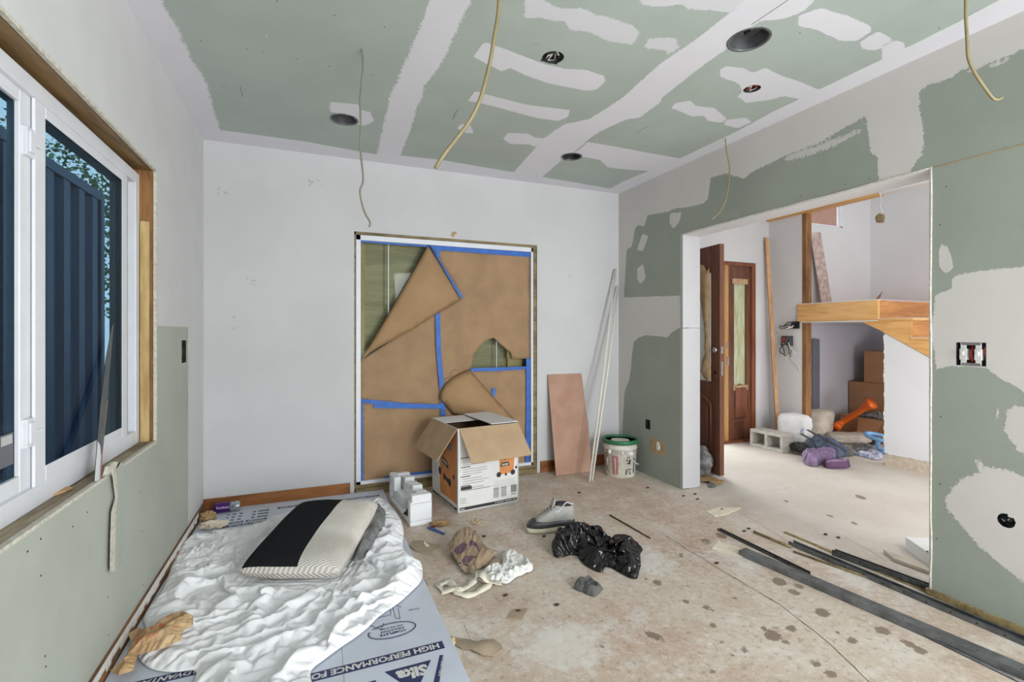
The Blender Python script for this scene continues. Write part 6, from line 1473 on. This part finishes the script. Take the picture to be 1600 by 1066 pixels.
# frame and sidelight
fx0, fx1, fx2 = 3.37, 4.335, 4.76
obj('jamb', MB().box(fx0 - 0.005, fx0 + 0.03, YF - 0.005, YF + 0.1, 0, 2.055), M['doorjamb'], d1)
obj('jamb', MB().box(4.315, 4.36, YF - 0.006, YF + 0.1, 0.02, 2.03), M['rawjamb'], d1, bevel=0.002)
obj('jamb', MB().box(fx2 - 0.045, fx2 + 0.018, YF - 0.01, YF + 0.1, 0, 2.055), M['doorjamb'], d1, bevel=0.003)
obj('head', MB().box(fx0, fx2, YF - 0.009, YF + 0.1, 2.015, 2.055), M['doorjamb'], d1, bevel=0.003)
obj('sill', MB().box(fx0, fx2, YF - 0.03, YF + 0.12, 0, 0.028), M['doorjamb'], d1, bevel=0.003)
obj('weather_strip', MB().box(4.27, 4.312, YF + 0.03, YF + 0.06, 0.03, 2.01).box(4.245, 4.262, YF + 0.05, YF + 0.09, 0.03, 2.0), M['vinyl'], d1)
sx0, sx1 = 4.36, fx2 - 0.045
lx0, lx1 = WY(1148, 500, YF).x, WY(1167, 500, YF).x; lz0, lz1 = WY(1158, 606, YF).z, WY(1158, 440, YF).z
side = obj('side_panel', MB().box(sx0, lx0, YF + 0.01, YF + 0.055, 0.028, 2.015).box(lx1, sx1, YF + 0.01, YF + 0.055, 0.028, 2.015).box(lx0, lx1, YF + 0.01, YF + 0.055, 0.028, lz0).box(lx0, lx1, YF + 0.01, YF + 0.055, lz1, 2.015), M['doorwood'], d1)
obj('side_glass', MB().box(lx0, lx1, YF + 0.03, YF + 0.035, lz0, lz1), M['filmgreen'], side, label='glass covered with yellow-green film')
obj('tan_paper_strip', MB().box(lx0 - 0.03, lx1 + 0.02, YF + 0.003, YF + 0.006, lz1 - 0.03, lz1 + 0.03).box(lx0 - 0.02, lx1 + 0.02, YF + 0.003, YF + 0.006, lz0 - 0.03, lz0 + 0.03), M['papertan'], side)
obj('raised_panel', MB().box(lx0 + 0.01, lx1 - 0.0, YF - 0.001, YF + 0.012, 0.28, 0.62), M['doorjamb'], side, bevel=0.008)
obj('panel_moulding', MB().tube([(lx0 - 0.02, YF + 0.01, 0.24), (lx1 + 0.03, YF + 0.01, 0.24), (lx1 + 0.03, YF + 0.01, 0.62), ((lx0 + lx1) / 2, YF + 0.01, 0.655), (lx0 - 0.02, YF + 0.01, 0.62), (lx0 - 0.02, YF + 0.01, 0.24)], 0.009, 6), M['doorjamb'], side, smooth=True)
obj('strike_plate', MB().box(4.325, 4.35, YF - 0.009, YF - 0.006, zb_ - 0.03, zb_ + 0.04).box(4.33, 4.35, YF - 0.02, YF - 0.006, zb_ - 0.22, zb_ - 0.12), M['chrome'], d1)

# leaning 2x4
f_ = Vector((4.90, 3.93, 0.002)); tpx = DP(1195.5, 371, 5.64)
dv = (tpx - f_); 
tw = tag(obj('timber_stud', MB().obox(f_, Vector((0.036, -0.022, 0)), Vector((0.02, 0.03, 0)), dv), M['pine'], None, bevel=0.002, loc=f_), 'long pale pine two-by-four leaning upright in the corner beside the front door', 'timber')
# concrete block
cbf = FL(1223, 709); cbl = FL(1175.6, 697.5); cbr = FL(1244, 706)
d_a = (cbl - cbf); LA = 0.39; d_a.normalize(); d_b = Vector((d_a.y, -d_a.x, 0)); d_b = d_b if d_b.x > 0 else -d_b
cb = thing('concrete_block', cbf, 'grey hollow concrete block on the hall floor beside the front door', 'block')
BHt2 = 0.19; t_ = 0.032; WB = 0.19
mb = MB()
mb.obox(cbf, d_a * LA, d_b * WB, (0, 0, t_)); mb.obox(cbf + Vector((0, 0, BHt2 - t_)), d_a * LA, d_b * WB, (0, 0, t_))
for s in (0, (LA - t_) / 2, LA - t_): mb.obox(cbf + d_a * s + Vector((0, 0, t_)), d_a * t_, d_b * WB, (0, 0, BHt2 - 2 * t_))
obj('block_shell', mb, M['blockgrey'], cb, bevel=0.004)
# paper sack behind it
def sack(c, rx_, ry_, h, rot, mat, name, label, cat, seed=0, lean_=(0, 0), sq=5):
    mb = MB(); n, m = 32, 18; vs = []
    for i in range(m + 1):
        t = i / m; zz_ = h * t
        k_ = (1 - abs(2 * t - 1) ** 6) ** 0.35 * 0.92 + 0.06
        for k in range(n):
            a = 2 * PI * k / n; cc_, ss_ = math.cos(a), math.sin(a); e_ = 2 / sq
            x = math.copysign(abs(cc_) ** e_, cc_) * rx_ * k_; y = math.copysign(abs(ss_) ** e_, ss_) * ry_ * k_
            w = 1 + 0.10 * nz(x * 9 + seed, y * 9, zz_ * 9) + 0.09 * (ridge(x * 16, y * 16 + seed, zz_ * 22) - 0.5)
            xr = x * math.cos(rot) - y * math.sin(rot); yr = x * math.sin(rot) + y * math.cos(rot)
            vs.append(Vector(c) + Vector((xr * w + lean_[0] * zz_, yr * w + lean_[1] * zz_, zz_ + 0.012 * nz(x * 8, y * 8, seed) * t)))
    fs = [(i * n + k, i * n + (k + 1) % n, (i + 1) * n + (k + 1) % n, (i + 1) * n + k) for i in range(m) for k in range(n)] + [tuple(range(n))[::-1], tuple(range(m * n, m * n + n))]
    o = obj(name, mb.add(vs, fs), M[mat], None, smooth=True, loc=c); return tag(o, label, cat)
sk = sack((4.84, 3.67, 0), 0.11, 0.15, 0.385, 0.25, 'bagwhite', 'paper_sack', 'white paper sack with small blue lettering standing behind the concrete block', 'sack', 2)
text('lettering', '070', (4.74, 3.49, 0.18), (0, 0, 1), (-0.75, 0.6, 0), 0.03, M['bluelabel'], sk, 0.02)
# box with wires on the wall
wl = thing('open_switch_box', (XS, 3.86, 1.1), 'opened wall box with loose white and red wires beside the stair post', 'electrical box')
p = WX(1230, 532, XS - 0.03); 
obj('box_body', MB().box(XS - 0.05, XS - 0.001, p.y - 0.05, p.y + 0.06, p.z - 0.06, p.z + 0.05), M['darkmetal'], wl)
obj('red_connector', MB().box(XS - 0.055, XS - 0.05, p.y + 0.0, p.y + 0.04, p.z - 0.03, p.z + 0.03), M['red'], wl, label='red connector')
random.seed(8)
for k in range(7):
    P = [Vector((XS - 0.052, p.y + random.uniform(-.04, .05), p.z + random.uniform(-.04, .03)))]
    for j in range(4): P.append(P[-1] + Vector((random.uniform(-.02, .005), random.uniform(-.06, .05), random.uniform(-.07, -.01))))
    for q_ in P: q_.x = min(q_.x, XS - 0.01)
    obj('wire', MB().tube(spl(P, 4), 0.006, 6), M['cablewhite' if k % 2 else 'darkmetal'], wl, smooth=True)
obj('feed_cable', MB().tube(spl([WX(1208, 520, XS - 0.01), WX(1218, 521, XS - 0.03), WX(1226, 530, XS - 0.05)], 5), 0.005, 6), M['cablewhite'], wl, smooth=True)
obj('tail_cable', MB().tube(spl([WX(1230, 548, XS - 0.03), WX(1236, 560, XS - 0.03), WX(1246, 570, XS - 0.02), WX(1250, 579, XS - 0.02)], 5), 0.005, 6), M['cablewhite'], wl, smooth=True)
w2 = thing('cable_cluster', (XS, 3.78, 1.3), 'cluster of cut cables poking out beside the stair post just below the landing', 'cable')
p = WX(1240, 508, XS - 0.03); obj('hole_box', MB().box(XS - 0.03, XS - 0.001, p.y - 0.05, p.y + 0.03, p.z - 0.04, p.z + 0.04), M['black'], w2)
for k in range(6):
    P = [Vector((XS - 0.03, p.y + random.uniform(-.03, .03), p.z + random.uniform(-.03, .03)))]
    for j in range(3): P.append(P[-1] + Vector((random.uniform(-.03, .0), random.uniform(0.0, .06), random.uniform(-.03, .02))))
    obj('wire', MB().tube(spl(P, 4), 0.006, 6), M[('cablewhite', 'darkmetal', 'steel')[k % 3]], w2, smooth=True)

# ================================================================== STAIRS
LZ = 1.557
st = thing('staircase', (XS, 2.9, 0), 'honey coloured wooden staircase with a landing seen through the opening', 'stairs')
YL = 2.909
obj('landing', MB().box(XS + 0.101, XE - 0.003, YL, YF - 0.014, LZ - 0.19, LZ), M['lilac'], st)
obj('landing_top', MB().box(XS + 0.03, XE - 0.003, YL, 3.65, LZ, LZ + 0.006).box(XS + 0.101, XE - 0.003, 3.65, YF - 0.003, LZ, LZ + 0.006), M['stairwoodx'], st)
obj('fascia', MB().box(XS - 0.03, XS + 0.03, YL - 0.0, 3.735, LZ - 0.185, LZ + 0.005), M['stairwood'], st, bevel=0.003)
obj('plaster_line', MB().box(XS - 0.02, XS + 0.03, YL + 0.0, 3.70, LZ - 0.197, LZ - 0.186), M['mudwhite'], st)
run, rise = 0.27, 0.1755
for k in range(8):
    zt = LZ - rise * (k + 1); y1 = YL - run * k; y0 = y1 - run
    obj('riser', MB().box(XS + 0.0, XE - 0.9, y1 - 0.004, y1 + 0.016, zt, zt + rise - 0.004), M['stairwoodx'], st)
    if zt > 0.1: obj('tread', MB().box(XS - 0.035, XE - 0.9, y0 - 0.02, y1 + 0.0, zt - 0.022, zt), M['stairwood'], st, bevel=0.006)
# stringer
pts = [(3.06, LZ - 0.185)]
top_ = []
y = YL; zz_ = LZ
top_.append((YL + 0.15, LZ - 0.185)); top_.append((YL, LZ - 0.185))
poly_ = [(XS - 0.012, YL + 0.2, LZ - 0.19), (XS - 0.012, YL, LZ - 0.175)]
for k in range(8):
    zt = LZ - rise * (k + 1) - 0.02; poly_.append((XS - 0.012, YL - run * k, zt)); poly_.append((XS - 0.012, YL - run * (k + 1), zt))
yl = YL - run * 8
bot = []
for yv in (yl, 3.02): bot.append((XS - 0.012, yv, max(0.0, 1.344 - (3.02 - yv) * 0.58)))
mbs = MB()
for k in range(8):   # stringer as stepped blocks sharing one sloping lower edge
    ya, yb_ = YL - run * k, YL - run * (k + 1); zt = LZ - rise * (k + 1) - 0.02
    lo = lambda yv: max(0.0, 1.344 - (3.02 - yv) * 0.60)
    mbs.prism([(XS - 0.012, ya, lo(ya)), (XS - 0.012, ya, zt), (XS - 0.012, yb_, zt), (XS - 0.012, yb_, lo(yb_))], (0.03, 0, 0))
mbs.prism([(XS - 0.012, 3.10, LZ - 0.187), (XS - 0.012, YL, LZ - 0.187), (XS - 0.012, YL, 1.344 - (3.02 - YL) * 0.6)], (0.03, 0, 0))
obj('stringer', mbs, M['stairwood'], st)
obj('dust_line', MB().box(XS - 0.03, XS + 0.02, YL, 3.7, LZ + 0.005, LZ + 0.012).box(XS, XE - 0.9, YL - 0.006, YL + 0.004, LZ + 0.005, LZ + 0.009).box(XS - 0.036, XE - .9, YL - run - 0.02, YL, LZ - rise, LZ - rise + 0.004).box(XS - 0.036, XE - .9, YL - 2 * run - 0.02, YL - run, LZ - 2 * rise, LZ - 2 * rise + 0.004), M['mudwhite'], st)
# boards and things on the landing
fp = Vector((5.86, 4.0, LZ + 0.008)); tp_ = DP(1275, 364, 5.98)
dv = tp_ - fp; wv = Vector((0.19, 0.01, 0.035))
tag(obj('backer_board', MB().obox(fp - wv * 0.5, wv, Vector((0, 0.014, 0)), dv), M['speckboard'], None, bevel=0.002, loc=fp), 'speckled pale board leaning on the stair landing wall', 'board')
p = DP(1367, 470, 4.9); tag(obj('wood_splinter', MB().prism([p, p + Vector((0.03, -0.02, 0)), p + Vector((0.075, -0.03, 0.1))], (0.01, 0.01, 0)), M['doorwood'], None, loc=p), 'small dark wood splinter standing on the edge of the landing', 'wood scrap')
# stair window
w2_ = sroot('window_2', (5.97, YF, 2.6))
obj('window_frame', MB().box(5.66, 5.70, YF - 0.004, YF + 0.1, 2.6, 3.7).box(6.26, 6.32, YF - 0.004, YF + 0.1, 2.6, 3.7).box(5.66, 6.32, YF - 0.004, YF + 0.1, 2.59, 2.615).box(5.66, 6.32, YF - 0.004, YF + 0.1, 3.66, 3.7), M['vinyl'], w2_, bevel=0.002)
obj('pane', MB().box(5.7, 6.26, YF + 0.05, YF + 0.055, 2.615, 3.66), M['clearglass'], w2_)
obj('window_shade', MB().box(5.735, 6.235, YF + 0.02, YF + 0.03, 2.60, 3.66), M['pinkpanel'], w2_)
# hanging fixture wire
p0 = DP(1375, 304, 4.5); P = [DP(x, y, 4.5) for x, y in [(1375, 300), (1377, 315), (1375, 322), (1378, 330), (1377, 338)]]
hf = thing('hanging_fixture', P[0], 'small bare box hanging on a cable above the stairs', 'fixture')
obj('cable', MB().tube(spl(P, 5), 0.004, 6), M['cablewhite'], hf, smooth=True)
obj('hanging_box', crumple(DP(1375, 342, 4.5), (0.05, 0.03, 0.045), 1, 4, amp=0.5), M['khaki'], hf)

# ================================================================== CLOSET AND HALL ITEMS
def crate(name, x0, x1, y0, y1, z0, z1, mat, label, open_=True, flaps=()):
    e = thing(name, ((x0 + x1) / 2, (y0 + y1) / 2, z0), label, 'box'); t = 0.006; mb = MB()
    mb.box(x0, x1, y0, y1, z0 + .001, z0 + t).box(x0, x0 + t, y0, y1, z0 + t, z1).box(x1 - t, x1, y0, y1, z0 + t, z1).box(x0 + t, x1 - t, y0, y0 + t, z0 + t, z1).box(x0 + t, x1 - t, y1 - t, y1, z0 + t, z1)
    if not open_: mb.box(x0, x1, y0, y1, z1, z1 + t)
    obj('carton', mb, M[mat], e)
    for f in flaps: obj('flap', MB().prism(f, (0.004, 0, 0.003)), M[mat], e)
    return e
Xa = 5.93
ya0, ya1 = WX(1379, 680, Xa).y, WX(1312, 680, Xa).y
crate('cardboard_box', Xa, 6.35, ya0 - 0.1, ya1, 0.0, 0.26, 'carddark', 'open low brown cardboard box at the front of the space under the stairs', flaps=[[(Xa - 0.002, ya0 + 0.26, 0.24), (Xa - 0.002, ya0 + 0.0, 0.24), (Xa - 0.09, ya0 + 0.02, 0.10), (Xa - 0.09, ya0 + 0.22, 0.10)]])
o = obj('plastic_wrap', crumple((6.14, (ya0 + ya1) / 2 - 0.1, 0.25), (0.14, 0.2, 0.06), 1, 6.5, amp=0.7), M['greyfilm'], None, loc=(6.14, (ya0 + ya1) / 2 - 0.1, 0.2)); tag(o, 'crumpled grey plastic stuffed in the open cardboard box under the stairs', 'plastic')
yb1 = min(4.09, WX(1320, 640, 6.4).y)
crate('cardboard_box', 6.4, 6.83, 3.2, yb1, 0.0, 0.62, 'carddark', 'middle brown cardboard box of the pile under the stairs', False)
yc1 = WX(1350, 590, 6.42).y
crate('cardboard_box', 6.42, 6.83, 3.0, yc1, 0.628, 1.02, 'carddark', 'topmost brown cardboard box of the pile under the stairs', True)
P = [WX(1306, 668, 5.75), WX(1316, 660, 5.85), WX(1340, 645, 5.85), WX(1352, 636, 5.85), WX(1363, 630, 5.85)]
P[0].z = max(0.045, P[0].z)
tag(obj('orange_chute', MB().tube(spl(P, 4), [0.05, 0.05, 0.045, 0.04, 0.035, 0.035, 0.033, 0.033, 0.033, 0.033, 0.035, 0.04, 0.045, 0.05, 0.06, 0.065, 0.067][:17], 16), M['orangeplastic'], None, smooth=True, loc=P[0]), 'orange plastic tube propped across the cardboard boxes under the stairs', 'tube')
# grey panel leaning at the closet side
tag(obj('leaning_panel', MB().box(5.68, 5.80, YF - 0.06, YF - 0.02, 0, 1.17), M['greydoor'], None, loc=(5.74, YF - 0.04, 0)), 'tall narrow dark grey panel against the wall behind the stair post', 'panel')
# sacks in the closet
sack((5.56, 3.93, 0), 0.17, 0.13, 0.34, 0.2, 'sackbeige', 'plaster_sack', 'grey beige sack slumped behind the stair post', 'sack', 5, (0.2, 0.0), 3)
sack((5.66, 3.62, 0), 0.24, 0.12, 0.11, -0.4, 'sackbeige', 'plaster_sack', 'flat beige sack lying in front of the slumped sack under the stairs', 'sack', 9, (0, 0), 3)
o = obj('wood_offcut', MB().obox(FL(1262, 670), Vector((0.05, 0.02, 0)), Vector((0.02, 0.04, 0)), Vector((0.05, 0.15, 0.3))), M['sackbeige'], None, loc=FL(1262, 670)); tag(o, 'pale board offcut leaning by the foot of the stair post', 'board')
tag(obj('shallow_tray', MB().box(5.75, 6.0 - 0.08, 3.42, 3.75, 0.0, 0.02), M['ink'], None, loc=(5.85, 3.6, 0)), 'flat black tray on the floor in front of the open box', 'tray')
# backpack (loft), jacket, purple bag
def blobsheet(name, pts, zl, h, mat, label, cat, seed=0, f=9, res=0.014, fine=0.02, e0=0.03, grow=0.25):
    P = [tuple(FL(x, y, q)[:2]) for (x, y), q in zip(pts, zl)]; cx_ = sum(p[0] for p in P) / len(P); cy_ = sum(p[1] for p in P) / len(P)
    hf_ = lambda x, y, d: 0.003 + min(1, d / e0) ** 0.5 * (h * 0.4 + h * 0.6 * min(1, d / 0.12) + fine * folds(x, y, 1.2 + seed, f, seed, 0.4) + fine * 0.5 * folds(x, y, 0.3, f * 2.2, seed + 4, 0.5))
    h2 = lambda x, y, d: 0.005 + min(1, d / e0) ** 0.5 * (h * 0.4 + h * 0.6 * min(1, d / 0.12)) + fine * 0.5 * min(1, d / 0.03) * fline(x, y, 1.2 + seed, f, 0.2, seed, 0.4) + 0.006 * nz(x * 30, y * 30)
    return tag(obj(name, buckle(sheet(P, res, h2, smooth=1), grow, 22, bend=0.3), M[mat], None, smooth=True, loc=(cx_, cy_, 0), solid=0.001, sub=1), label, cat)
k6 = lambda pts: pxs(7.617, 1220, 620, pts)
bkp = blobsheet('backpack', k6([(180, 440), (300, 400), (400, 410), (470, 450), (560, 520), (700, 570), (850, 585), (880, 620), (870, 690), (760, 700), (640, 690), (520, 640), (400, 630), (300, 640), (240, 690), (190, 640), (175, 520)]), [0.2, 0.25, 0.25, 0.22, 0.18, 0.14, 0.1, 0.06, 0.0, 0, 0, 0, 0, 0, 0, 0.02, 0.1], 0.15, 'backpack', 'blue-grey backpack slumped on the hall floor beside the concrete block', 'backpack', 2, 8, fine=0.035)
bx_ = bkp.location
obj('side_padding', crumple(FL(1250, 700, 0.07) , (0.045, 0.10, 0.055), 1, 3, amp=0.6), M['ink'], bkp, smooth=True, label='black ribbed side')
obj('shoulder_strap', MB().tube(spl([FL(1262, 672, 0.24), FL(1285, 685, 0.26), FL(1305, 695, 0.2), FL(1320, 704, 0.12)], 5), 0.014, 8, flat=0.4), M['ink'], bkp, smooth=True)
obj('shoulder_strap', MB().tube(spl([FL(1252, 678, 0.22), FL(1270, 690, 0.22), FL(1275, 700, 0.14)], 5), 0.014, 8, flat=0.4), M['ink'], bkp, smooth=True)
blobsheet('bunched_garment', k6([(650, 630), (700, 590), (800, 590), (880, 630), (885, 660), (850, 720), (740, 715), (670, 690)]), [0.05, 0.08, 0.08, 0.05, 0.03, 0, 0, 0], 0.09, 'greyrag', 'dark grey garment bunched at the right end of the backpack', 'garment', 3, 10)
pbg = thing('purple_tote_bag', FL(1290, 730), 'plum and lavender bag lying in front of the backpack on the hall floor', 'bag')
P = [tuple(FL(x, y, q)[:2]) for (x, y), q in zip(k6([(270, 800), (262, 740), (300, 650), (400, 640), (520, 610), (610, 640), (660, 700), (600, 740), (520, 760), (480, 820), (420, 842), (340, 835)]), [0, 0.02, 0.07, .08, .09, .08, .06, .03, .02, 0, 0, 0])]
obj('soft_cover', buckle(sheet(P, 0.013, lambda x, y, d: 0.005 + min(1, d / 0.03) ** .5 * 0.08 + 0.008 * nz(x * 25, y * 25), smooth=1), 0.3, 22, bend=0.2), M['lavender'], pbg, smooth=True, solid=0.001)
P = [tuple(FL(x, y, q)[:2]) for (x, y), q in zip(k6([(500, 800), (560, 755), (700, 740), (780, 740), (825, 770), (840, 800), (800, 855), (700, 865), (560, 860), (505, 840)]), [0, .06, .07, .07, .04, .02, 0, 0, 0, 0])]
obj('bag_body', sheet(P, 0.014, lambda x, y, d: 0.003 + min(1, d / 0.035) ** .5 * 0.085 + 0.01 * nz(x * 12, y * 12), smooth=2), M['plum'], pbg, smooth=True, solid=0.001, label='plum coloured bag body')
obj('top_trim', MB().tube(spl([FL(1293, 722, 0.08), FL(1302, 720, 0.11), FL(1315, 720, 0.11), FL(1325, 718, 0.09)], 4), 0.009, 8), M['lavender'], pbg, smooth=True)
# blue ring and cloth by the stair panel
rc_ = DP(1383, 684, 4.92); rg_ = [rc_ + Vector((math.cos(t) * 0.09, math.sin(t) * 0.12, 0.03 * math.sin(t))) for t in [2 * PI * k / 24 for k in range(25)]]
bl_ = thing('blue_plastic_ring', FL(1375, 706), 'light blue plastic ring and stand beside the panel under the stairs', 'ring')
rcc = Vector((XS + 0.05, 3.12, 0.25)); rcc = DP(1375, 684, 5.0)
obj('ring', MB().tube([rcc + Vector((math.cos(t) * 0.10, math.sin(t) * 0.13, 0.02 * math.sin(t))) for t in [2 * PI * k / 28 for k in range(29)]], 0.02, 10), M['skyblue'], bl_, smooth=True)
obj('stand', MB().tube(spl([rcc + Vector((0.05, 0.04, -0.02)), rcc + Vector((0.0, 0.02, -0.10)), Vector((rcc.x + 0.0, rcc.y - 0.02, 0.04)), Vector((rcc.x - 0.03, rcc.y - 0.06, 0.025))], 5), 0.022, 10), M['skyblue'], bl_, smooth=True)
blobsheet('striped_cloth', k6([(860, 690), (960, 640), (1060, 620), (1110, 600), (1180, 640), (1225, 680), (1215, 735), (1150, 765), (1050, 740), (950, 715)]), [0.0, .03, .03, .03, .03, .03, 0, 0, 0, 0], 0.02, 'fadedblue', 'blue and white cloth scrap on the floor near the blue ring', 'cloth', 6, 9, fine=0.02)
blobsheet('grey_cloth', k6([(840, 560), (960, 550), (1100, 580), (1130, 620), (1000, 650), (880, 630)]), [0.02] * 6, 0.02, 'greyfilm', 'flat grey plastic sheet on the floor behind the backpack', 'plastic sheet', 7, 9, fine=0.015)

# rubbish at the door leaf
k9 = lambda pts: pxs(7.61, 1080, 690, pts)
g0 = FL(1096, 742, 0.0); gc = g0 + Vector((0.0, 0.02, 0.11))
gb = obj('rubbish_bag', crumple(gc, (0.10, 0.13, 0.14), 1, 4.3, amp=0.45), M['greyfilm'], None, smooth=True, loc=(g0.x, g0.y, 0), sub=1); tag(gb, 'grey translucent rubbish bag behind the white jamb at the foot of the open door', 'bag')
scrap('cardboard_scrap', k9([(60, 420), (160, 400), (260, 410), (390, 470), (380, 500), (300, 520), (200, 500), (130, 490)]), 'tan', 'crushed tan cardboard scrap on the floor at the foot of the open door', 'scrap', tk=0.004, curl=0.04)
scrap('white_card', k9([(250, 410), (285, 382), (380, 440), (330, 452)]), 'boxwhite', 'small bright white card scrap under the free corner of the open door', 'scrap', tk=0.003, curl=0.01, zlift=0.002)
scrap('paper_scrap', k9([(190, 540), (240, 490), (300, 500), (300, 540), (240, 556)]), 'greyfilm', 'crumpled grey paper scrap near the white jamb', 'scrap', tk=0.002, curl=0.03)
# white carton and board by the right jamb
pq = [FL(1415, 858), FL(1452, 884)]
e = thing('white_carton', FL(1430, 870), 'white lidded carton with black letters on the hall floor beside the right jamb', 'box')
a_ = FL(1414.5, 858); b_ = FL(1453, 886); dv = (b_ - a_).normalized(); nn = Vector((dv.y, -dv.x, 0)); nn = nn if nn.x > 0 else -nn
hz = ZH(a_, 840)
obj('carton', MB().obox(a_, dv * 0.34, nn * 0.30, (0, 0, hz)), M['boxwhite'], e, bevel=0.002)
obj('lid', MB().obox(a_ - dv * 0.002 - nn * 0.002 + Vector((0, 0, hz * 0.98)), dv * 0.345, nn * 0.305, (0, 0, 0.006)), M['boxwhite'], e)
text('lettering', 'GE', a_ + dv * 0.18 + nn * 0.03 + Vector((0, 0, hz * 0.98 + 0.007)), dv, -nn, 0.035, M['ink'], e, 0.03)
a_ = FL(1396, 878); b_ = FL(1451, 898); dv = b_ - a_
tag(obj('board_offcut', MB().obox(a_ + Vector((0, 0, 0.002)), dv * 1.15, Vector((0.07, 0.09, 0)), (0, 0, 0.018)), M['sackbeige'], None, loc=a_, bevel=0.002), 'pale board offcut lying on the hall floor in front of the white carton', 'board')

# ================================================================== OUTSIDE
g = struct(obj('yard_ground', MB().box(-14, 14, YF + 0.25, 18, -0.3, -0.05).box(-14, XL - 0.2, -8, YF + 0.25, -0.3, -0.05), M['grass']))
ct = thing('shipping_container', (-2.6, 2, -0.05), 'blue corrugated metal container standing close outside the window', 'container')
mb = MB(); y = -3.0; k = 0
X0 = -2.0
while y < 6.2:
    mb.add([(X0, y, -0.05), (X0, y + 0.12, -0.05), (X0, y + 0.12, 2.62), (X0, y, 2.62)], [(0, 1, 2, 3)])
    mb.add([(X0, y + 0.12, -0.05), (X0 - 0.04, y + 0.16, -0.05), (X0 - 0.04, y + 0.16, 2.62), (X0, y + 0.12, 2.62)], [(0, 1, 2, 3)])
    mb.add([(X0 - 0.04, y + 0.16, -0.05), (X0 - 0.04, y + 0.26, -0.05), (X0 - 0.04, y + 0.26, 2.62), (X0 - 0.04, y + 0.16, 2.62)], [(0, 1, 2, 3)])
    mb.add([(X0 - 0.04, y + 0.26, -0.05), (X0, y + 0.30, -0.05), (X0, y + 0.30, 2.62), (X0 - 0.04, y + 0.26, 2.62)], [(0, 1, 2, 3)])
    y += 0.30
obj('side_wall', mb, M['container'], ct)
obj('top_rail', MB().box(X0 - 0.06, X0 + 0.01, -3.0, 6.26, 2.6, 2.69), M['container'], ct, bevel=0.006)
obj('corner_post', MB().box(X0 - 0.1, X0 + 0.012, 6.18, 6.27, -0.05, 2.69), M['container'], ct, bevel=0.006)
obj('roof', MB().box(-4.4, X0 - 0.05, -3.0, 6.2, 2.6, 2.64).box(-4.4, X0 - 0.05, 6.16, 6.2, -0.05, 2.6), M['container'], ct)
tag(obj('passage_light_block', MB().box(-2.0, XL - 0.17, -3.6, -3.5, -0.05, 2.4), M['khaki'], None, loc=(-1.4, -3.55, -0.05)), 'added unseen panel blocking light at the end of the passage beside the blue container', 'light blocker')  # unseen blocker added to keep light out of the passage end
struct(obj('eave_light_block', MB().box(XL - 0.95, XL - 0.16, -4.0, YF + 0.5, 2.78, 2.86), M['vinyl']))  # unseen overhang added to shade the lower part of the container
def tree(x, y, h, r, lab, seed):
    e = thing('garden_tree', (x, y, -0.05), lab, 'tree'); rnd = random.Random(seed)
    obj('trunk', MB().tube([(x, y, -0.05), (x + 0.1, y, h * 0.4), (x, y + 0.1, h * 0.75)], [0.16, 0.12, 0.05], 8), M['bark'], e, smooth=True)
    mb = MB()
    for i in range(5200):
        d = Vector((rnd.gauss(0, 1), rnd.gauss(0, 1), rnd.gauss(0, 1))).normalized() * (rnd.random() ** 0.4); c = Vector((x, y, h * 0.68)) + Vector((d.x * r, d.y * r, d.z * h * 0.38))
        a = Vector((rnd.gauss(0, 1), rnd.gauss(0, 1), rnd.gauss(0, 1))).normalized(); b = a.orthogonal().normalized(); s = rnd.uniform(0.03, 0.065)
        mb.add([c - a * s, c + b * s * 0.5, c + a * s, c - b * s * 0.5], [(0, 1, 2, 3)])
    o = obj('foliage', mb, M['leaf'], e); o['kind'] = 'stuff'
tree(-7.3, 6.5, 6.6, 2.2, 'tree whose crown shows above the blue container, nearer the house', 1)
tree(-9.0, 13.0, 7.2, 2.4, 'taller tree farther back, beyond the end of the blue container', 2)
tree(-3.6, 10.2, 4.6, 1.7, 'small leafy tree standing past the far end of the blue container', 3)
